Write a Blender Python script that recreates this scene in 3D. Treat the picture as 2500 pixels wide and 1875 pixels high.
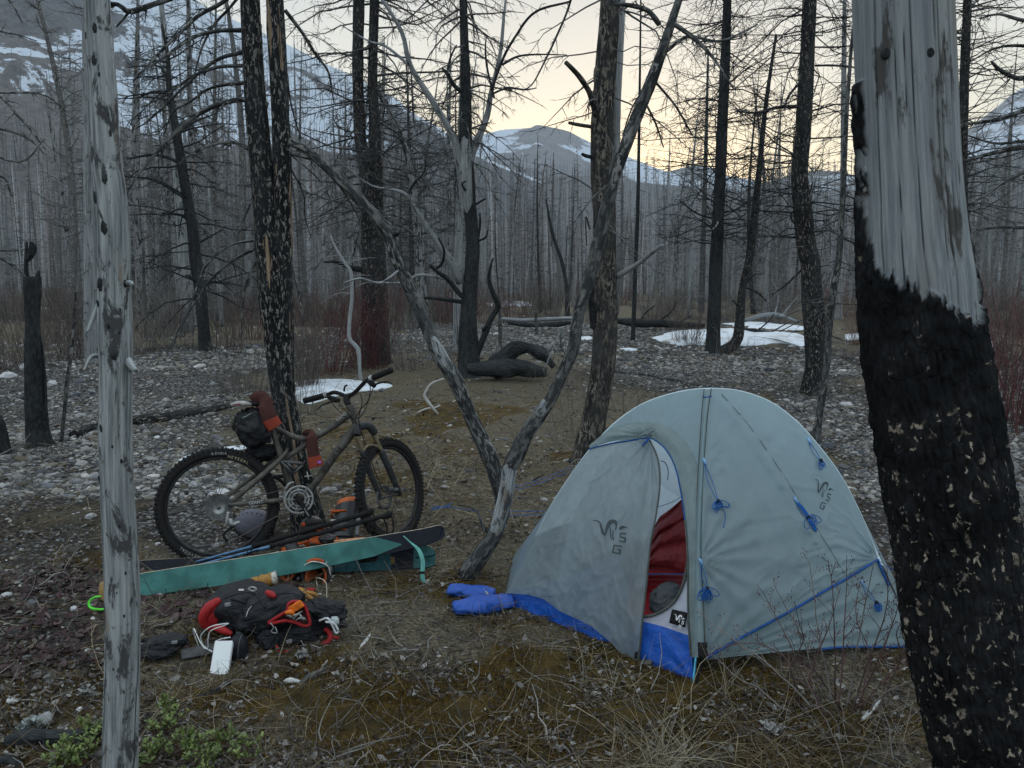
import bpy, math, random
import numpy as np
from mathutils import Vector, Matrix

S = bpy.context.scene
for _o in list(bpy.data.objects):
    bpy.data.objects.remove(_o)
COL = S.collection
PI = math.pi
rng = np.random.default_rng(7)
random.seed(7)

# ------------------------------------------------------------------ camera
FPX = 1880.0                      # focal length in photo pixels (2500 wide)
PITCH = math.radians(7.5)
CAMH = 1.6
cam_data = bpy.data.cameras.new('camera')
cam = bpy.data.objects.new('camera', cam_data)
COL.objects.link(cam)
cam_data.sensor_width = 36.0
cam_data.lens = 36.0 * FPX / 2500.0
cam_data.clip_start = 0.05
cam_data.clip_end = 9000.0
cam.location = (0, 0, CAMH)
cam.rotation_euler = (math.radians(90) - PITCH, 0, 0)
S.camera = cam

# ------------------------------------------------------------------ world: dusk sky, thin high cloud, glow low in front
SUN_EL = math.radians(3.0)
SUN_AZ = math.radians(8.0)        # clockwise from +Y (the view direction)
world = bpy.data.worlds.new('World')
S.world = world
world.use_nodes = True
wn, wl = world.node_tree.nodes, world.node_tree.links
wn.clear()
w_out = wn.new('ShaderNodeOutputWorld')
sky = wn.new('ShaderNodeTexSky')
sky.sky_type = 'NISHITA'
sky.sun_disc = False
sky.sun_elevation = SUN_EL
sky.sun_rotation = SUN_AZ
sky.altitude = 900
sky.dust_density = 2.0
bg1 = wn.new('ShaderNodeBackground'); bg1.inputs[1].default_value = 0.06
wl.new(sky.outputs[0], bg1.inputs[0])
tcw = wn.new('ShaderNodeTexCoord')
sep = wn.new('ShaderNodeSeparateXYZ'); wl.new(tcw.outputs['Generated'], sep.inputs[0])
ramp = wn.new('ShaderNodeValToRGB')
wl.new(sep.outputs[2], ramp.inputs[0])
cr = ramp.color_ramp
cr.elements[0].position = 0.0; cr.elements[0].color = (1.25, 1.02, 0.52, 1)
cr.elements[1].position = 1.0; cr.elements[1].color = (0.98, 1.13, 1.26, 1)
for p_, c_ in ((0.07, (1.24, 1.06, 0.64)), (0.16, (0.98, 0.87, 0.60)), (0.26, (0.70, 0.67, 0.57)), (0.36, (0.50, 0.50, 0.485)), (0.6, (0.92, 1.03, 1.12))):
    e = cr.elements.new(p_); e.color = (*c_, 1)
# away from the glow the low sky turns to a plain cool grey
rampc = wn.new('ShaderNodeValToRGB')
wl.new(sep.outputs[2], rampc.inputs[0])
rc = rampc.color_ramp
rc.elements[0].position = 0.0; rc.elements[0].color = (0.40, 0.45, 0.49, 1)
rc.elements[1].position = 1.0; rc.elements[1].color = (0.98, 1.13, 1.26, 1)
e = rc.elements.new(0.3); e.color = (0.50, 0.57, 0.63, 1)
e = rc.elements.new(0.6); e.color = (0.92, 1.03, 1.12, 1)
mr = wn.new('ShaderNodeMapRange'); mr.interpolation_type = 'SMOOTHSTEP'
dotn = wn.new('ShaderNodeVectorMath'); dotn.operation = 'DOT_PRODUCT'
dotn.inputs[1].default_value = (math.sin(SUN_AZ), math.cos(SUN_AZ), 0)
wl.new(tcw.outputs['Generated'], dotn.inputs[0])
wl.new(dotn.outputs['Value'], mr.inputs[0])
mr.inputs[1].default_value = 0.45; mr.inputs[2].default_value = 0.97
mixw = wn.new('ShaderNodeMixRGB')
wl.new(mr.outputs[0], mixw.inputs[0]); wl.new(rampc.outputs[0], mixw.inputs[1]); wl.new(ramp.outputs[0], mixw.inputs[2])
# faint cloud streaks
nz = wn.new('ShaderNodeTexNoise'); nz.inputs['Scale'].default_value = 2.2; nz.inputs['Detail'].default_value = 5
mpw = wn.new('ShaderNodeMapping'); mpw.inputs['Scale'].default_value = (1, 1, 4.5)
wl.new(tcw.outputs['Generated'], mpw.inputs[0]); wl.new(mpw.outputs[0], nz.inputs['Vector'])
cl = wn.new('ShaderNodeMapRange'); cl.inputs[1].default_value = 0.3; cl.inputs[2].default_value = 0.7
cl.inputs[3].default_value = 0.97; cl.inputs[4].default_value = 1.03
wl.new(nz.outputs[0], cl.inputs[0])
mulw = wn.new('ShaderNodeVectorMath'); mulw.operation = 'SCALE'
wl.new(mixw.outputs[0], mulw.inputs[0]); wl.new(cl.outputs[0], mulw.inputs['Scale'])
bg2 = wn.new('ShaderNodeBackground'); bg2.inputs[1].default_value = 1.0
wl.new(mulw.outputs[0], bg2.inputs[0])
addw = wn.new('ShaderNodeAddShader')
wl.new(bg1.outputs[0], addw.inputs[0]); wl.new(bg2.outputs[0], addw.inputs[1])
wl.new(addw.outputs[0], w_out.inputs[0])

sun_d = bpy.data.lights.new('sun', 'SUN')
sun_d.energy = 0.35; sun_d.angle = math.radians(35); sun_d.color = (1.0, 0.93, 0.82)
sun = bpy.data.objects.new('sun', sun_d); COL.objects.link(sun)
_sd = Vector((math.sin(SUN_AZ) * math.cos(math.radians(22)), math.cos(SUN_AZ) * math.cos(math.radians(22)), math.sin(math.radians(22))))
sun.rotation_euler = _sd.to_track_quat('Z', 'Y').to_euler()

S.view_settings.view_transform = 'Standard'
S.view_settings.look = 'None'
S.view_settings.exposure = 0.34
S.view_settings.gamma = 1.0
S.render.engine = 'CYCLES'
S.cycles.use_denoising = True
S.cycles.max_bounces = 6
S.cycles.transparent_max_bounces = 8
S.cycles.volume_bounces = 0
S.cycles.volume_step_rate = 10
S.cycles.caustics_reflective = False
S.cycles.caustics_refractive = False

# ------------------------------------------------------------------ numbers
def _hash(i, j, k):
    h = (i.astype(np.int64) * 374761393 + j.astype(np.int64) * 668265263 + k.astype(np.int64) * 2147483647 + 1013904223) & 0xffffffff
    h = ((h ^ (h >> 13)) * 1274126177) & 0xffffffff
    h = h ^ (h >> 16)
    return (h & 0xffffff) / float(0xffffff)

def vnoise(x, y, z=0.0):
    """value noise in 0..1, numpy arrays"""
    x, y, z = np.broadcast_arrays(np.asarray(x, float), np.asarray(y, float), np.asarray(z, float))
    xi, yi, zi = np.floor(x), np.floor(y), np.floor(z)
    fx, fy, fz = x - xi, y - yi, z - zi
    fx = fx * fx * (3 - 2 * fx); fy = fy * fy * (3 - 2 * fy); fz = fz * fz * (3 - 2 * fz)
    r = 0
    for a in (0, 1):
        for b in (0, 1):
            for c in (0, 1):
                w = (fx if a else 1 - fx) * (fy if b else 1 - fy) * (fz if c else 1 - fz)
                r = r + w * _hash(xi + a, yi + b, zi + c)
    return r

def fbm(x, y, z=0.0, o=4):
    r = 0; a = 0.5; t = 0
    x = np.asarray(x, float); y = np.asarray(y, float); z = np.asarray(z, float)
    for k in range(o):
        r = r + a * vnoise(x * 2 ** k + 17 * k, y * 2 ** k - 9 * k, z * 2 ** k + 5 * k); t += a; a *= 0.5
    return r / t

def sstep(a, b, x):
    t = np.clip((np.asarray(x, float) - a) / (b - a), 0, 1)
    return t * t * (3 - 2 * t)

def ground_z(x, y):
    x = np.asarray(x, float); y = np.asarray(y, float)
    r = np.sqrt(x * x + y * y)
    near = (vnoise(x * 0.9, y * 0.9) - 0.5) * 0.07 + (vnoise(x * 2.7 + 9, y * 2.7) - 0.5) * 0.022
    far = (vnoise(x * 0.13 + 3, y * 0.13 + 8) - 0.5) * 0.55 + (vnoise(x * 0.4, y * 0.4 + 5) - 0.5) * 0.2
    return near * sstep(1.2, 2.6, r) * (1 - sstep(60, 200, r)) + far * sstep(7, 16, r) * (1 - sstep(120, 260, r))

# ------------------------------------------------------------------ photo pixel -> world
_cp, _sp = math.cos(PITCH), math.sin(PITCH)
def ray(px, py):
    a = (px - 1250.0) / FPX; b = -(py - 937.5) / FPX
    return Vector((a, _cp + b * _sp, -_sp + b * _cp))
def P(px, py, Y):
    d = ray(px, py)
    return Vector((0, 0, CAMH)) + d * (Y / d.y)
def G(px, py, lift=0.0):
    """where the line of sight through a photo pixel meets the ground"""
    d = ray(px, py)
    t = CAMH / max(-d.z, 1e-4)
    for _ in range(25):
        q = d * t
        t = t * 0.5 + 0.5 * (CAMH - float(ground_z(q.x, q.y)) - lift) / max(-d.z, 1e-4)
    q = d * t
    return Vector((q.x, q.y, CAMH + q.z))
def on_plane(px, py, o, n):
    d = ray(px, py); c = Vector((0, 0, CAMH))
    return c + d * ((o - c).dot(n) / d.dot(n))
def project(x, y, z):
    """world -> photo pixel (numpy)"""
    z = z - CAMH
    f = y * _cp - z * _sp
    u = y * _sp + z * _cp
    f = np.where(np.abs(f) < 1e-3, 1e-3, f)
    return 1250 + FPX * x / f, 937.5 - FPX * u / f, f

# ------------------------------------------------------------------ meshes
def cat(l, w, t=float):
    return np.concatenate(l).reshape(-1, w) if l else np.zeros((0, w), t)

class Geo:
    def __init__(self):
        self.v = []; self.q = []; self.t = []; self.tc = []; self.c = []; self.m = []; self.mt = []; self.n = 0
    def add(self, v, q=None, t=None, tc=None, col=None, mat=0):
        v = np.asarray(v, float).reshape(-1, 3); k = len(v)
        self.v.append(v)
        self.tc.append(np.asarray(tc, float).reshape(-1, 3) if tc is not None else v.copy())
        if col is None: col = np.ones((k, 3))
        col = np.asarray(col, float)
        if col.ndim == 1: col = np.tile(col, (k, 1))
        self.c.append(col)
        if q is not None and len(q):
            q = np.asarray(q, np.int64).reshape(-1, 4) + self.n; self.q.append(q); self.m.append(np.full(len(q), mat))
        if t is not None and len(t):
            t = np.asarray(t, np.int64).reshape(-1, 3) + self.n; self.t.append(t); self.mt.append(np.full(len(t), mat))
        self.n += k
    def build(self, name, mats=None, parent=None, smooth=True):
        v = cat(self.v, 3); q = cat(self.q, 4, int); t = cat(self.t, 3, int)
        me = bpy.data.meshes.new(name)
        nq, nt = len(q), len(t)
        me.vertices.add(len(v)); me.vertices.foreach_set('co', v.astype(np.float32).ravel())
        me.loops.add(nq * 4 + nt * 3)
        me.loops.foreach_set('vertex_index', np.concatenate([q.ravel(), t.ravel()]).astype(np.int32))
        me.polygons.add(nq + nt)
        ls = np.concatenate([np.arange(nq) * 4, nq * 4 + np.arange(nt) * 3]).astype(np.int32)
        me.polygons.foreach_set('loop_start', ls)
        me.polygons.foreach_set('use_smooth', np.full(nq + nt, smooth))
        if mats is not None:
            if not isinstance(mats, (list, tuple)): mats = [mats]
            for m in mats: me.materials.append(m)
            if len(mats) > 1:
                mi = np.concatenate((self.m or [np.zeros(0)]) + (self.mt or [np.zeros(0)])).astype(np.int32)
                me.polygons.foreach_set('material_index', mi)
        me.update(calc_edges=True)
        a = me.attributes.new('tc', 'FLOAT_VECTOR', 'POINT'); a.data.foreach_set('vector', cat(self.tc, 3).astype(np.float32).ravel())
        c3 = cat(self.c, 3); c4 = np.concatenate([c3, np.ones((len(c3), 1))], 1)
        a = me.attributes.new('col', 'FLOAT_COLOR', 'POINT'); a.data.foreach_set('color', c4.astype(np.float32).ravel())
        o = bpy.data.objects.new(name, me); COL.objects.link(o)
        if parent is not None: o.parent = parent
        return o

def empty(name, loc=(0, 0, 0)):
    o = bpy.data.objects.new(name, None); COL.objects.link(o); o.location = loc; o.empty_display_size = 0.1
    return o
def keep(child, parent):
    """parent without moving (children are built in world coordinates)"""
    child.parent = parent
    child.matrix_parent_inverse = Matrix.Translation(-Vector(parent.location))
    return child
def tag(o, label=None, cat_=None, group=None, kind=None):
    if label: o['label'] = label
    if cat_: o['category'] = cat_
    if group: o['group'] = group
    if kind: o['kind'] = kind
    return o
def thing(name, loc, label, cat_, group=None):
    return tag(empty(name, loc), label, cat_, group)
def part(geo, name, mats, parent, smooth=True, label=None):
    o = geo.build(name, mats, None, smooth)
    keep(o, parent)
    if label: o['label'] = label
    return o
def subpart(geo, name, mats, parent, smooth=True, label=None):
    """parent is itself a kept child: both in world coordinates"""
    o = geo.build(name, mats, None, smooth)
    o.parent = parent
    if label: o['label'] = label
    return o

def norm(a):
    return a / np.maximum(np.linalg.norm(a, axis=-1, keepdims=True), 1e-9)

def tubes(geo, Pn, R, n=4, col=None, mat=0, off=None, rough=0.0, cap=True):
    """Pn (N,K,3), R (N,K): N tubes at once"""
    Pn = np.asarray(Pn, float); R = np.asarray(R, float)
    if Pn.ndim == 2: Pn = Pn[None]; R = R.reshape(1, -1)
    N, K, _ = Pn.shape
    if N == 0: return
    T = norm(np.gradient(Pn, axis=1))
    mean = norm(T.mean(1))
    ref = np.where(np.abs(mean[:, 2:3]) < 0.8, np.array([[0, 0, 1.0]]), np.array([[1.0, 0.13, 0]]))
    U = norm(np.cross(T, ref[:, None, :])); V = np.cross(T, U)
    th = np.arange(n) * 2 * PI / n
    c, s = np.cos(th), np.sin(th)
    rad = R[:, :, None] * np.ones(n)
    L = np.concatenate([np.zeros((N, 1)), np.cumsum(np.linalg.norm(np.diff(Pn, axis=1), axis=2), 1)], 1)
    if off is None: off = rng.random(N) * 20
    Ls = L + np.asarray(off).reshape(-1, 1) * np.ones((N, 1))
    if rough:
        nn = fbm(c[None, None] * 2.5 + 7, s[None, None] * 2.5, Ls[:, :, None] / (R.max() * 2.2), 3) - 0.5
        rad = rad * (1 + rough * nn * 2)
    ring = Pn[:, :, None] + rad[..., None] * (c[:, None] * U[:, :, None] + s[:, None] * V[:, :, None])
    tcv = np.stack([rad * c, rad * s, np.repeat(Ls[:, :, None], n, 2)], -1)
    idx = np.arange(N * K * n).reshape(N, K, n)
    a = idx[:, :-1]; b = idx[:, 1:]
    q = np.stack([a, np.roll(a, -1, 2), np.roll(b, -1, 2), b], -1).reshape(-1, 4)
    if col is not None:
        col = np.asarray(col, float)
        if col.ndim == 2 and len(col) == N: col = np.repeat(col, K * n, 0)
    tri = None
    vv = ring.reshape(-1, 3); tcv = tcv.reshape(-1, 3)
    if cap and n >= 5:
        c0 = Pn[:, 0]; c1 = Pn[:, -1]
        i0 = N * K * n + np.arange(N); i1 = i0 + N
        vv = np.concatenate([vv, c0, c1]); tcv = np.concatenate([tcv, tcv[idx[:, 0, 0]] * 0.3, tcv[idx[:, -1, 0]] * 0.3])
        if col is not None and col.ndim == 2: col = np.concatenate([col, col[idx[:, 0, 0]], col[idx[:, -1, 0]]])
        t0 = np.stack([np.repeat(i0[:, None], n, 1), np.roll(idx[:, 0], -1, 1), idx[:, 0]], -1).reshape(-1, 3)
        t1 = np.stack([np.repeat(i1[:, None], n, 1), idx[:, -1], np.roll(idx[:, -1], -1, 1)], -1).reshape(-1, 3)
        tri = np.concatenate([t0, t1])
    geo.add(vv, q, tri, tcv, col, mat)

def smooth_path(pts, n):
    """Catmull-Rom through rows of pts (any width), n samples"""
    pts = np.asarray([list(p) for p in pts], float)
    if len(pts) == 2:
        t = np.linspace(0, 1, n)[:, None]
        return pts[0] * (1 - t) + pts[1] * t
    e = np.concatenate([[2 * pts[0] - pts[1]], pts, [2 * pts[-1] - pts[-2]]])
    seg = np.linalg.norm(np.diff(pts[:, :3], axis=0), axis=1) + 1e-9
    cs = np.concatenate([[0], np.cumsum(seg)]) / seg.sum()
    t = np.linspace(0, 1, n)
    i = np.clip(np.searchsorted(cs, t, side='right') - 1, 0, len(pts) - 2)
    u = ((t - cs[i]) / (cs[i + 1] - cs[i]))[:, None]
    a, b, c, d = e[i], e[i + 1], e[i + 2], e[i + 3]
    return 0.5 * ((2 * b) + (-a + c) * u + (2 * a - 5 * b + 4 * c - d) * u * u + (-a + 3 * b - 3 * c + d) * u ** 3)

def cord(geo, pts, r, n=6, k=40, col=None, mat=0):
    p = smooth_path(pts, k)
    rr = np.full(k, r) if np.isscalar(r) else np.interp(np.linspace(0, 1, k), np.linspace(0, 1, len(r)), r)
    tubes(geo, p[:, :3], rr, n, col, mat)

def grid_faces(nu, nv):
    i = np.arange(nu * nv).reshape(nv, nu)
    return np.stack([i[:-1, :-1], i[:-1, 1:], i[1:, 1:], i[1:, :-1]], -1).reshape(-1, 4)

def sheet(geo, pts, col=None, mat=0, tc=None):
    """pts (nv,nu,3)"""
    nv, nu = pts.shape[:2]
    geo.add(pts.reshape(-1, 3), grid_faces(nu, nv), None, tc if tc is None else tc.reshape(-1, 3), col, mat)

def rbox(geo, c, ax, ay, az, hx, hy, hz, rb=0.2, col=None, mat=0, n=4):
    """rounded box: centre, three axes, half sizes; rb = corner roundness 0..1"""
    m = 2 * n + 1
    t = np.linspace(-1, 1, m)
    vs = []; qs = []; o = 0
    for a in range(3):
        for s in (-1, 1):
            A, B = np.meshgrid(t, t)
            p = np.zeros((m, m, 3)); p[..., a] = s; p[..., (a + 1) % 3] = A; p[..., (a + 2) % 3] = B
            vs.append(p.reshape(-1, 3)); f = grid_faces(m, m)
            qs.append((f if s > 0 else f[:, ::-1]) + o); o += m * m
    p = np.concatenate(vs)
    h = np.array([hx, hy, hz]); r = rb * h.min()
    inner = np.clip(p * h, -(h - r), h - r)
    d = p * h - inner
    p = inner + norm(d) * r * (np.linalg.norm(d, axis=1, keepdims=True) > 1e-9)
    ax, ay, az = [np.asarray(v, float) for v in (ax, ay, az)]
    w = np.asarray(c, float) + p[:, :1] * ax + p[:, 1:2] * ay + p[:, 2:] * az
    geo.add(w, np.concatenate(qs), None, None, col, mat)

_ico = {}
def ico(sub):
    if sub in _ico: return _ico[sub]
    g = (1 + 5 ** 0.5) / 2
    v = [(-1, g, 0), (1, g, 0), (-1, -g, 0), (1, -g, 0), (0, -1, g), (0, 1, g), (0, -1, -g), (0, 1, -g), (g, 0, -1), (g, 0, 1), (-g, 0, -1), (-g, 0, 1)]
    f = [(0, 11, 5), (0, 5, 1), (0, 1, 7), (0, 7, 10), (0, 10, 11), (1, 5, 9), (5, 11, 4), (11, 10, 2), (10, 7, 6), (7, 1, 8), (3, 9, 4), (3, 4, 2), (3, 2, 6), (3, 6, 8), (3, 8, 9), (4, 9, 5), (2, 4, 11), (6, 2, 10), (8, 6, 7), (9, 8, 1)]
    v = [list(norm(np.array(a, float))) for a in v]
    for _ in range(sub):
        mid = {}; nf = []
        def m(a, b):
            k = (min(a, b), max(a, b))
            if k not in mid:
                v.append(list(norm(np.array(v[a]) + np.array(v[b])))); mid[k] = len(v) - 1
            return mid[k]
        for a, b, c in f:
            x, y, z = m(a, b), m(b, c), m(c, a)
            nf += [(a, x, z), (b, y, x), (c, z, y), (x, y, z)]
        f = nf
    _ico[sub] = (np.array(v), np.array(f)); return _ico[sub]

def blob(geo, c, ax, ay, az, sx, sy, sz, sub=3, amp=0.0, freq=2.0, seed=0, col=None, mat=0, power=1.0):
    v, f = ico(sub)
    v = v.copy()
    if power != 1.0:
        v = np.sign(v) * np.abs(v) ** power
    if amp:
        v = v * (1 + amp * 2 * (fbm(v[:, 0] * freq + seed, v[:, 1] * freq + 3 * seed, v[:, 2] * freq, 3) - 0.5))[:, None]
    ax, ay, az = [np.asarray(q, float) for q in (ax, ay, az)]
    w = np.asarray(c, float) + v[:, :1] * sx * ax + v[:, 1:2] * sy * ay + v[:, 2:] * sz * az
    geo.add(w, None, f, None, col, mat)

# ------------------------------------------------------------------ materials
class NT:
    def __init__(self, name):
        self.m = bpy.data.materials.new(name); self.m.use_nodes = True
        self.t = self.m.node_tree; self.b = self.t.nodes['Principled BSDF']; self.out = self.t.nodes['Material Output']
        self.b.inputs['Specular IOR Level'].default_value = 0.3
    def n(self, typ, **kw):
        x = self.t.nodes.new('ShaderNode' + typ)
        for k, v in kw.items(): setattr(x, k, v)
        return x
    def l(self, a, b): self.t.links.new(a, b)
    def attr(self, name='tc'):
        a = self.n('Attribute', attribute_name=name); return a
    def noise(self, vec, scale, detail=4, rough=0.55, stretch=None, dist=0.0, off=None):
        if stretch is not None or off is not None:
            mp = self.n('Mapping'); mp.inputs['Scale'].default_value = stretch or (1, 1, 1)
            if off: mp.inputs['Location'].default_value = off
            self.l(vec, mp.inputs[0]); vec = mp.outputs[0]
        x = self.n('TexNoise'); x.inputs['Scale'].default_value = scale; x.inputs['Detail'].default_value = detail
        x.inputs['Roughness'].default_value = rough; x.inputs['Distortion'].default_value = dist
        self.l(vec, x.inputs['Vector']); return x.outputs[0]
    def voro(self, vec, scale, stretch=None, feature='F1', rand=1.0):
        if stretch:
            mp = self.n('Mapping'); mp.inputs['Scale'].default_value = stretch; self.l(vec, mp.inputs[0]); vec = mp.outputs[0]
        x = self.n('TexVoronoi', feature=feature); x.inputs['Scale'].default_value = scale; x.inputs['Randomness'].default_value = rand
        self.l(vec, x.inputs['Vector']); return x
    def step(self, val, a, b, lo=0.0, hi=1.0):
        x = self.n('MapRange', interpolation_type='SMOOTHSTEP')
        x.inputs[1].default_value = a; x.inputs[2].default_value = b; x.inputs[3].default_value = lo; x.inputs[4].default_value = hi
        self.l(val, x.inputs[0]); return x.outputs[0]
    def math(self, op, a, b=None):
        x = self.n('Math', operation=op)
        for i, v in enumerate((a, b)):
            if v is None: continue
            if isinstance(v, (int, float)): x.inputs[i].default_value = v
            else: self.l(v, x.inputs[i])
        return x.outputs[0]
    def mix(self, f, a, b, mode='MIX'):
        x = self.n('MixRGB', blend_type=mode)
        for i, v in enumerate((f, a, b)):
            if isinstance(v, (int, float)): x.inputs[i].default_value = v
            elif isinstance(v, tuple): x.inputs[i].default_value = (*v, 1)
            else: self.l(v, x.inputs[i])
        return x.outputs[0]
    def ramp(self, val, stops):
        x = self.n('ValToRGB'); e = x.color_ramp.elements
        e[0].position = stops[0][0]; e[0].color = (*stops[0][1], 1)
        e[1].position = stops[-1][0]; e[1].color = (*stops[-1][1], 1)
        for p, c in stops[1:-1]:
            q = e.new(p); q.color = (*c, 1)
        self.l(val, x.inputs[0]); return x.outputs[0]
    def color(self, c):
        if isinstance(c, tuple): self.b.inputs['Base Color'].default_value = (*c, 1)
        else: self.l(c, self.b.inputs['Base Color'])
    def rough(self, r):
        if isinstance(r, (int, float)): self.b.inputs['Roughness'].default_value = r
        else: self.l(r, self.b.inputs['Roughness'])
    def bump(self, h, strength=0.5, dist=0.01):
        x = self.n('Bump'); x.inputs['Strength'].default_value = strength; x.inputs['Distance'].default_value = dist
        self.l(h, x.inputs['Height']); self.l(x.outputs[0], self.b.inputs['Normal'])
    def sep(self, v):
        x = self.n('SeparateXYZ'); self.l(v, x.inputs[0]); return x.outputs
    def pos(self):
        return self.n('NewGeometry').outputs['Position']

def simple(name, c, rough=0.6, metal=0.0, var=0.25, scale=30, bump=0.0, spec=0.14):
    m = NT(name)
    n = m.noise(m.pos(), scale, 4)
    m.color(m.mix(m.step(n, 0.3, 0.7), tuple(x * (1 - var) for x in c), tuple(min(1, x * (1 + var)) for x in c)))
    m.rough(rough); m.b.inputs['Metallic'].default_value = metal; m.b.inputs['Specular IOR Level'].default_value = spec
    if bump: m.bump(n, bump, 0.004)
    return m.m

def bark_mat(name, base=(0.016, 0.017, 0.018), fleck=(0.24, 0.22, 0.19), fleck_lo=0.60, scale=1.0, scar=None, scar_lo=0.66, grey=0.0, fl2=0.36, greycol=(0.16, 0.165, 0.17)):
    """charred bark with pale flecks where it spalled; optional long bare scars"""
    m = NT(name); v = m.attr().outputs['Vector']
    big = m.noise(v, 5 * scale, 5, 0.6, (1, 1, 0.35))
    fine = m.noise(v, 42 * scale, 3, 0.6, (1, 1, 0.38), dist=0.8)
    plates = m.voro(v, 30 * scale, (1, 1, 0.33)).outputs['Distance']
    c = m.mix(m.step(big, 0.35, 0.7), base, tuple(x * 2.4 for x in base))
    if grey:
        c = m.mix(m.math('MULTIPLY', m.step(fine, 0.42, 0.62), grey), c, greycol)
    fl = m.math('MULTIPLY', m.step(fine, fleck_lo, fleck_lo + 0.05), m.step(m.noise(v, 9 * scale, 3, 0.5, (1, 1, 0.6), off=(3, 1, 7)), fl2, fl2 + 0.2))
    c = m.mix(fl, c, m.mix(m.step(big, 0.4, 0.6), fleck, tuple(x * 0.55 for x in fleck)))
    if scar:
        sc = m.step(m.noise(v, 15 * scale, 3, 0.45, (1, 1, 0.075), off=(11, 4, 2)), scar_lo, scar_lo + 0.02)
        streak = m.noise(v, 60 * scale, 4, 0.6, (1, 1, 0.05))
        c = m.mix(sc, c, m.mix(m.step(streak, 0.35, 0.65), scar, tuple(x * 0.5 for x in scar)))
    m.color(c); m.rough(0.9); m.b.inputs['Specular IOR Level'].default_value = 0.06
    h = m.math('ADD', m.math('MULTIPLY', plates, 1.2), fine)
    m.bump(h, 0.9, 0.012 / max(scale, 0.5))
    return m.m

def silver_mat(name, c1=(0.30, 0.33, 0.34), c2=(0.16, 0.18, 0.19), stain=(0.045, 0.05, 0.055), stain_lo=0.60, tan=None, scale=1.0, cracks=0.5):
    """bare weathered wood: long grain, drying cracks, dark patches"""
    m = NT(name); v = m.attr().outputs['Vector']
    g = m.noise(v, 70 * scale, 5, 0.65, (1, 1, 0.035))
    g2 = m.noise(v, 16 * scale, 4, 0.6, (1, 1, 0.12))
    c = m.mix(m.step(g, 0.3, 0.7), c2, c1)
    c = m.mix(m.math('MULTIPLY', m.step(g2, 0.45, 0.65), 0.5), c, tuple(x * 1.25 for x in c1))
    if tan:
        c = m.mix(m.math('MULTIPLY', m.step(m.noise(v, 8 * scale, 4, 0.6, (1, 1, 0.3), off=(5, 5, 5)), 0.56, 0.68), 0.75), c, tan)
    st = m.step(m.noise(v, 15 * scale, 7, 0.72, (1, 1, 0.36), dist=0.6, off=(1, 9, 3)), stain_lo, stain_lo + 0.07)
    c = m.mix(st, c, stain)
    cr_ = m.noise(v, 10 * scale, 2, 0.4, (1, 1, 0.012), off=(2, 2, 0))
    ck = m.step(m.math('ABSOLUTE', m.math('SUBTRACT', cr_, 0.5)), 0.0, 0.012, 1.0, 0.0)
    c = m.mix(m.math('MULTIPLY', ck, cracks + 0.4), c, (0.02, 0.022, 0.025))
    m.color(c); m.rough(0.85); m.b.inputs['Specular IOR Level'].default_value = 0.12
    h = m.math('SUBTRACT', g, m.math('MULTIPLY', ck, 1.5))
    m.bump(h, 0.5, 0.004)
    return m.m
# ================================================================== LAND
# ---- where the cobble bars, moss and litter lie (soft blobs in plan, given through the photo's pixels)
def _blobs(px, py, l):
    r = np.zeros_like(px)
    for cx, cy, sx, sy, a in l:
        r = np.maximum(r, a * np.exp(-((px - cx) / sx) ** 2 - ((py - cy) / sy) ** 2))
    return r
def zones(x, y):
    px, py, f = project(x, y, ground_z(x, y))
    px = np.where(f > 0, px, 1250); py = np.where(f > 0, py, 2400)
    n = fbm(x * 1.1, y * 1.1, 0, 3) - 0.5
    gravel = _blobs(px, py, [(230, 960, 460, 130, 1), (200, 1140, 470, 130, .95), (520, 1240, 240, 130, .9), (2350, 1150, 330, 330, 1), (1800, 900, 420, 70, 1),
                             (2000, 1000, 160, 120, 1), (1330, 820, 500, 55, .85), (100, 1500, 240, 330, .62), (560, 880, 300, 50, .8), (2450, 1000, 300, 120, 1), (900, 830, 200, 40, .7), (560, 1340, 200, 60, .8)])
    gravel = np.clip(gravel * 1.1 + n * 0.8 - 0.06, 0, 1)
    gravel = np.where(py < 790, 0.35 + n, gravel)
    moss = _blobs(px, py, [(700, 1650, 600, 160, .9), (1250, 1700, 600, 160, .8), (1130, 1010, 220, 45, .8), (900, 1170, 260, 70, .5), (200, 1370, 160, 60, .8), (1900, 1800, 400, 120, .9), (60, 1700, 300, 200, .8), (1000, 1100, 420, 120, .55), (1300, 1740, 800, 190, .95), (700, 1640, 600, 150, .9), (1450, 1130, 160, 80, .6), (900, 1240, 160, 60, .7), (1000, 1480, 300, 120, .55)])
    moss = np.clip(moss + (fbm(x * 2.3 + 7, y * 2.3, 0, 3) - 0.5) * 1.5 - 0.05, 0, 1)
    return gravel, moss

gm = NT('ground_soil')
gp = gm.pos()
zc = gm.attr('col').outputs['Color']
zs = gm.n('SeparateColor'); gm.l(zc, zs.inputs[0])
n1 = gm.noise(gp, 60, 5, 0.7); n2 = gm.noise(gp, 9, 5, 0.65); n3 = gm.noise(gp, 260, 3, 0.6)
soil = gm.mix(gm.step(n1, 0.33, 0.66), (0.028, 0.023, 0.015), (0.175, 0.150, 0.105))
soil = gm.mix(gm.math('MULTIPLY', gm.step(n2, 0.45, 0.65), 0.5), soil, (0.055, 0.052, 0.046))
mossc = gm.mix(gm.step(n2, 0.35, 0.68), (0.048, 0.036, 0.012), (0.155, 0.098, 0.024))
mossc = gm.mix(gm.step(n3, 0.3, 0.7), mossc, (0.028, 0.022, 0.010))
mfac = gm.step(gm.math('ADD', zs.outputs[1], gm.math('MULTIPLY', gm.math('SUBTRACT', n2, 0.5), 0.9)), 0.38, 0.62)
c_ = gm.mix(mfac, soil, mossc)
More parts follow.
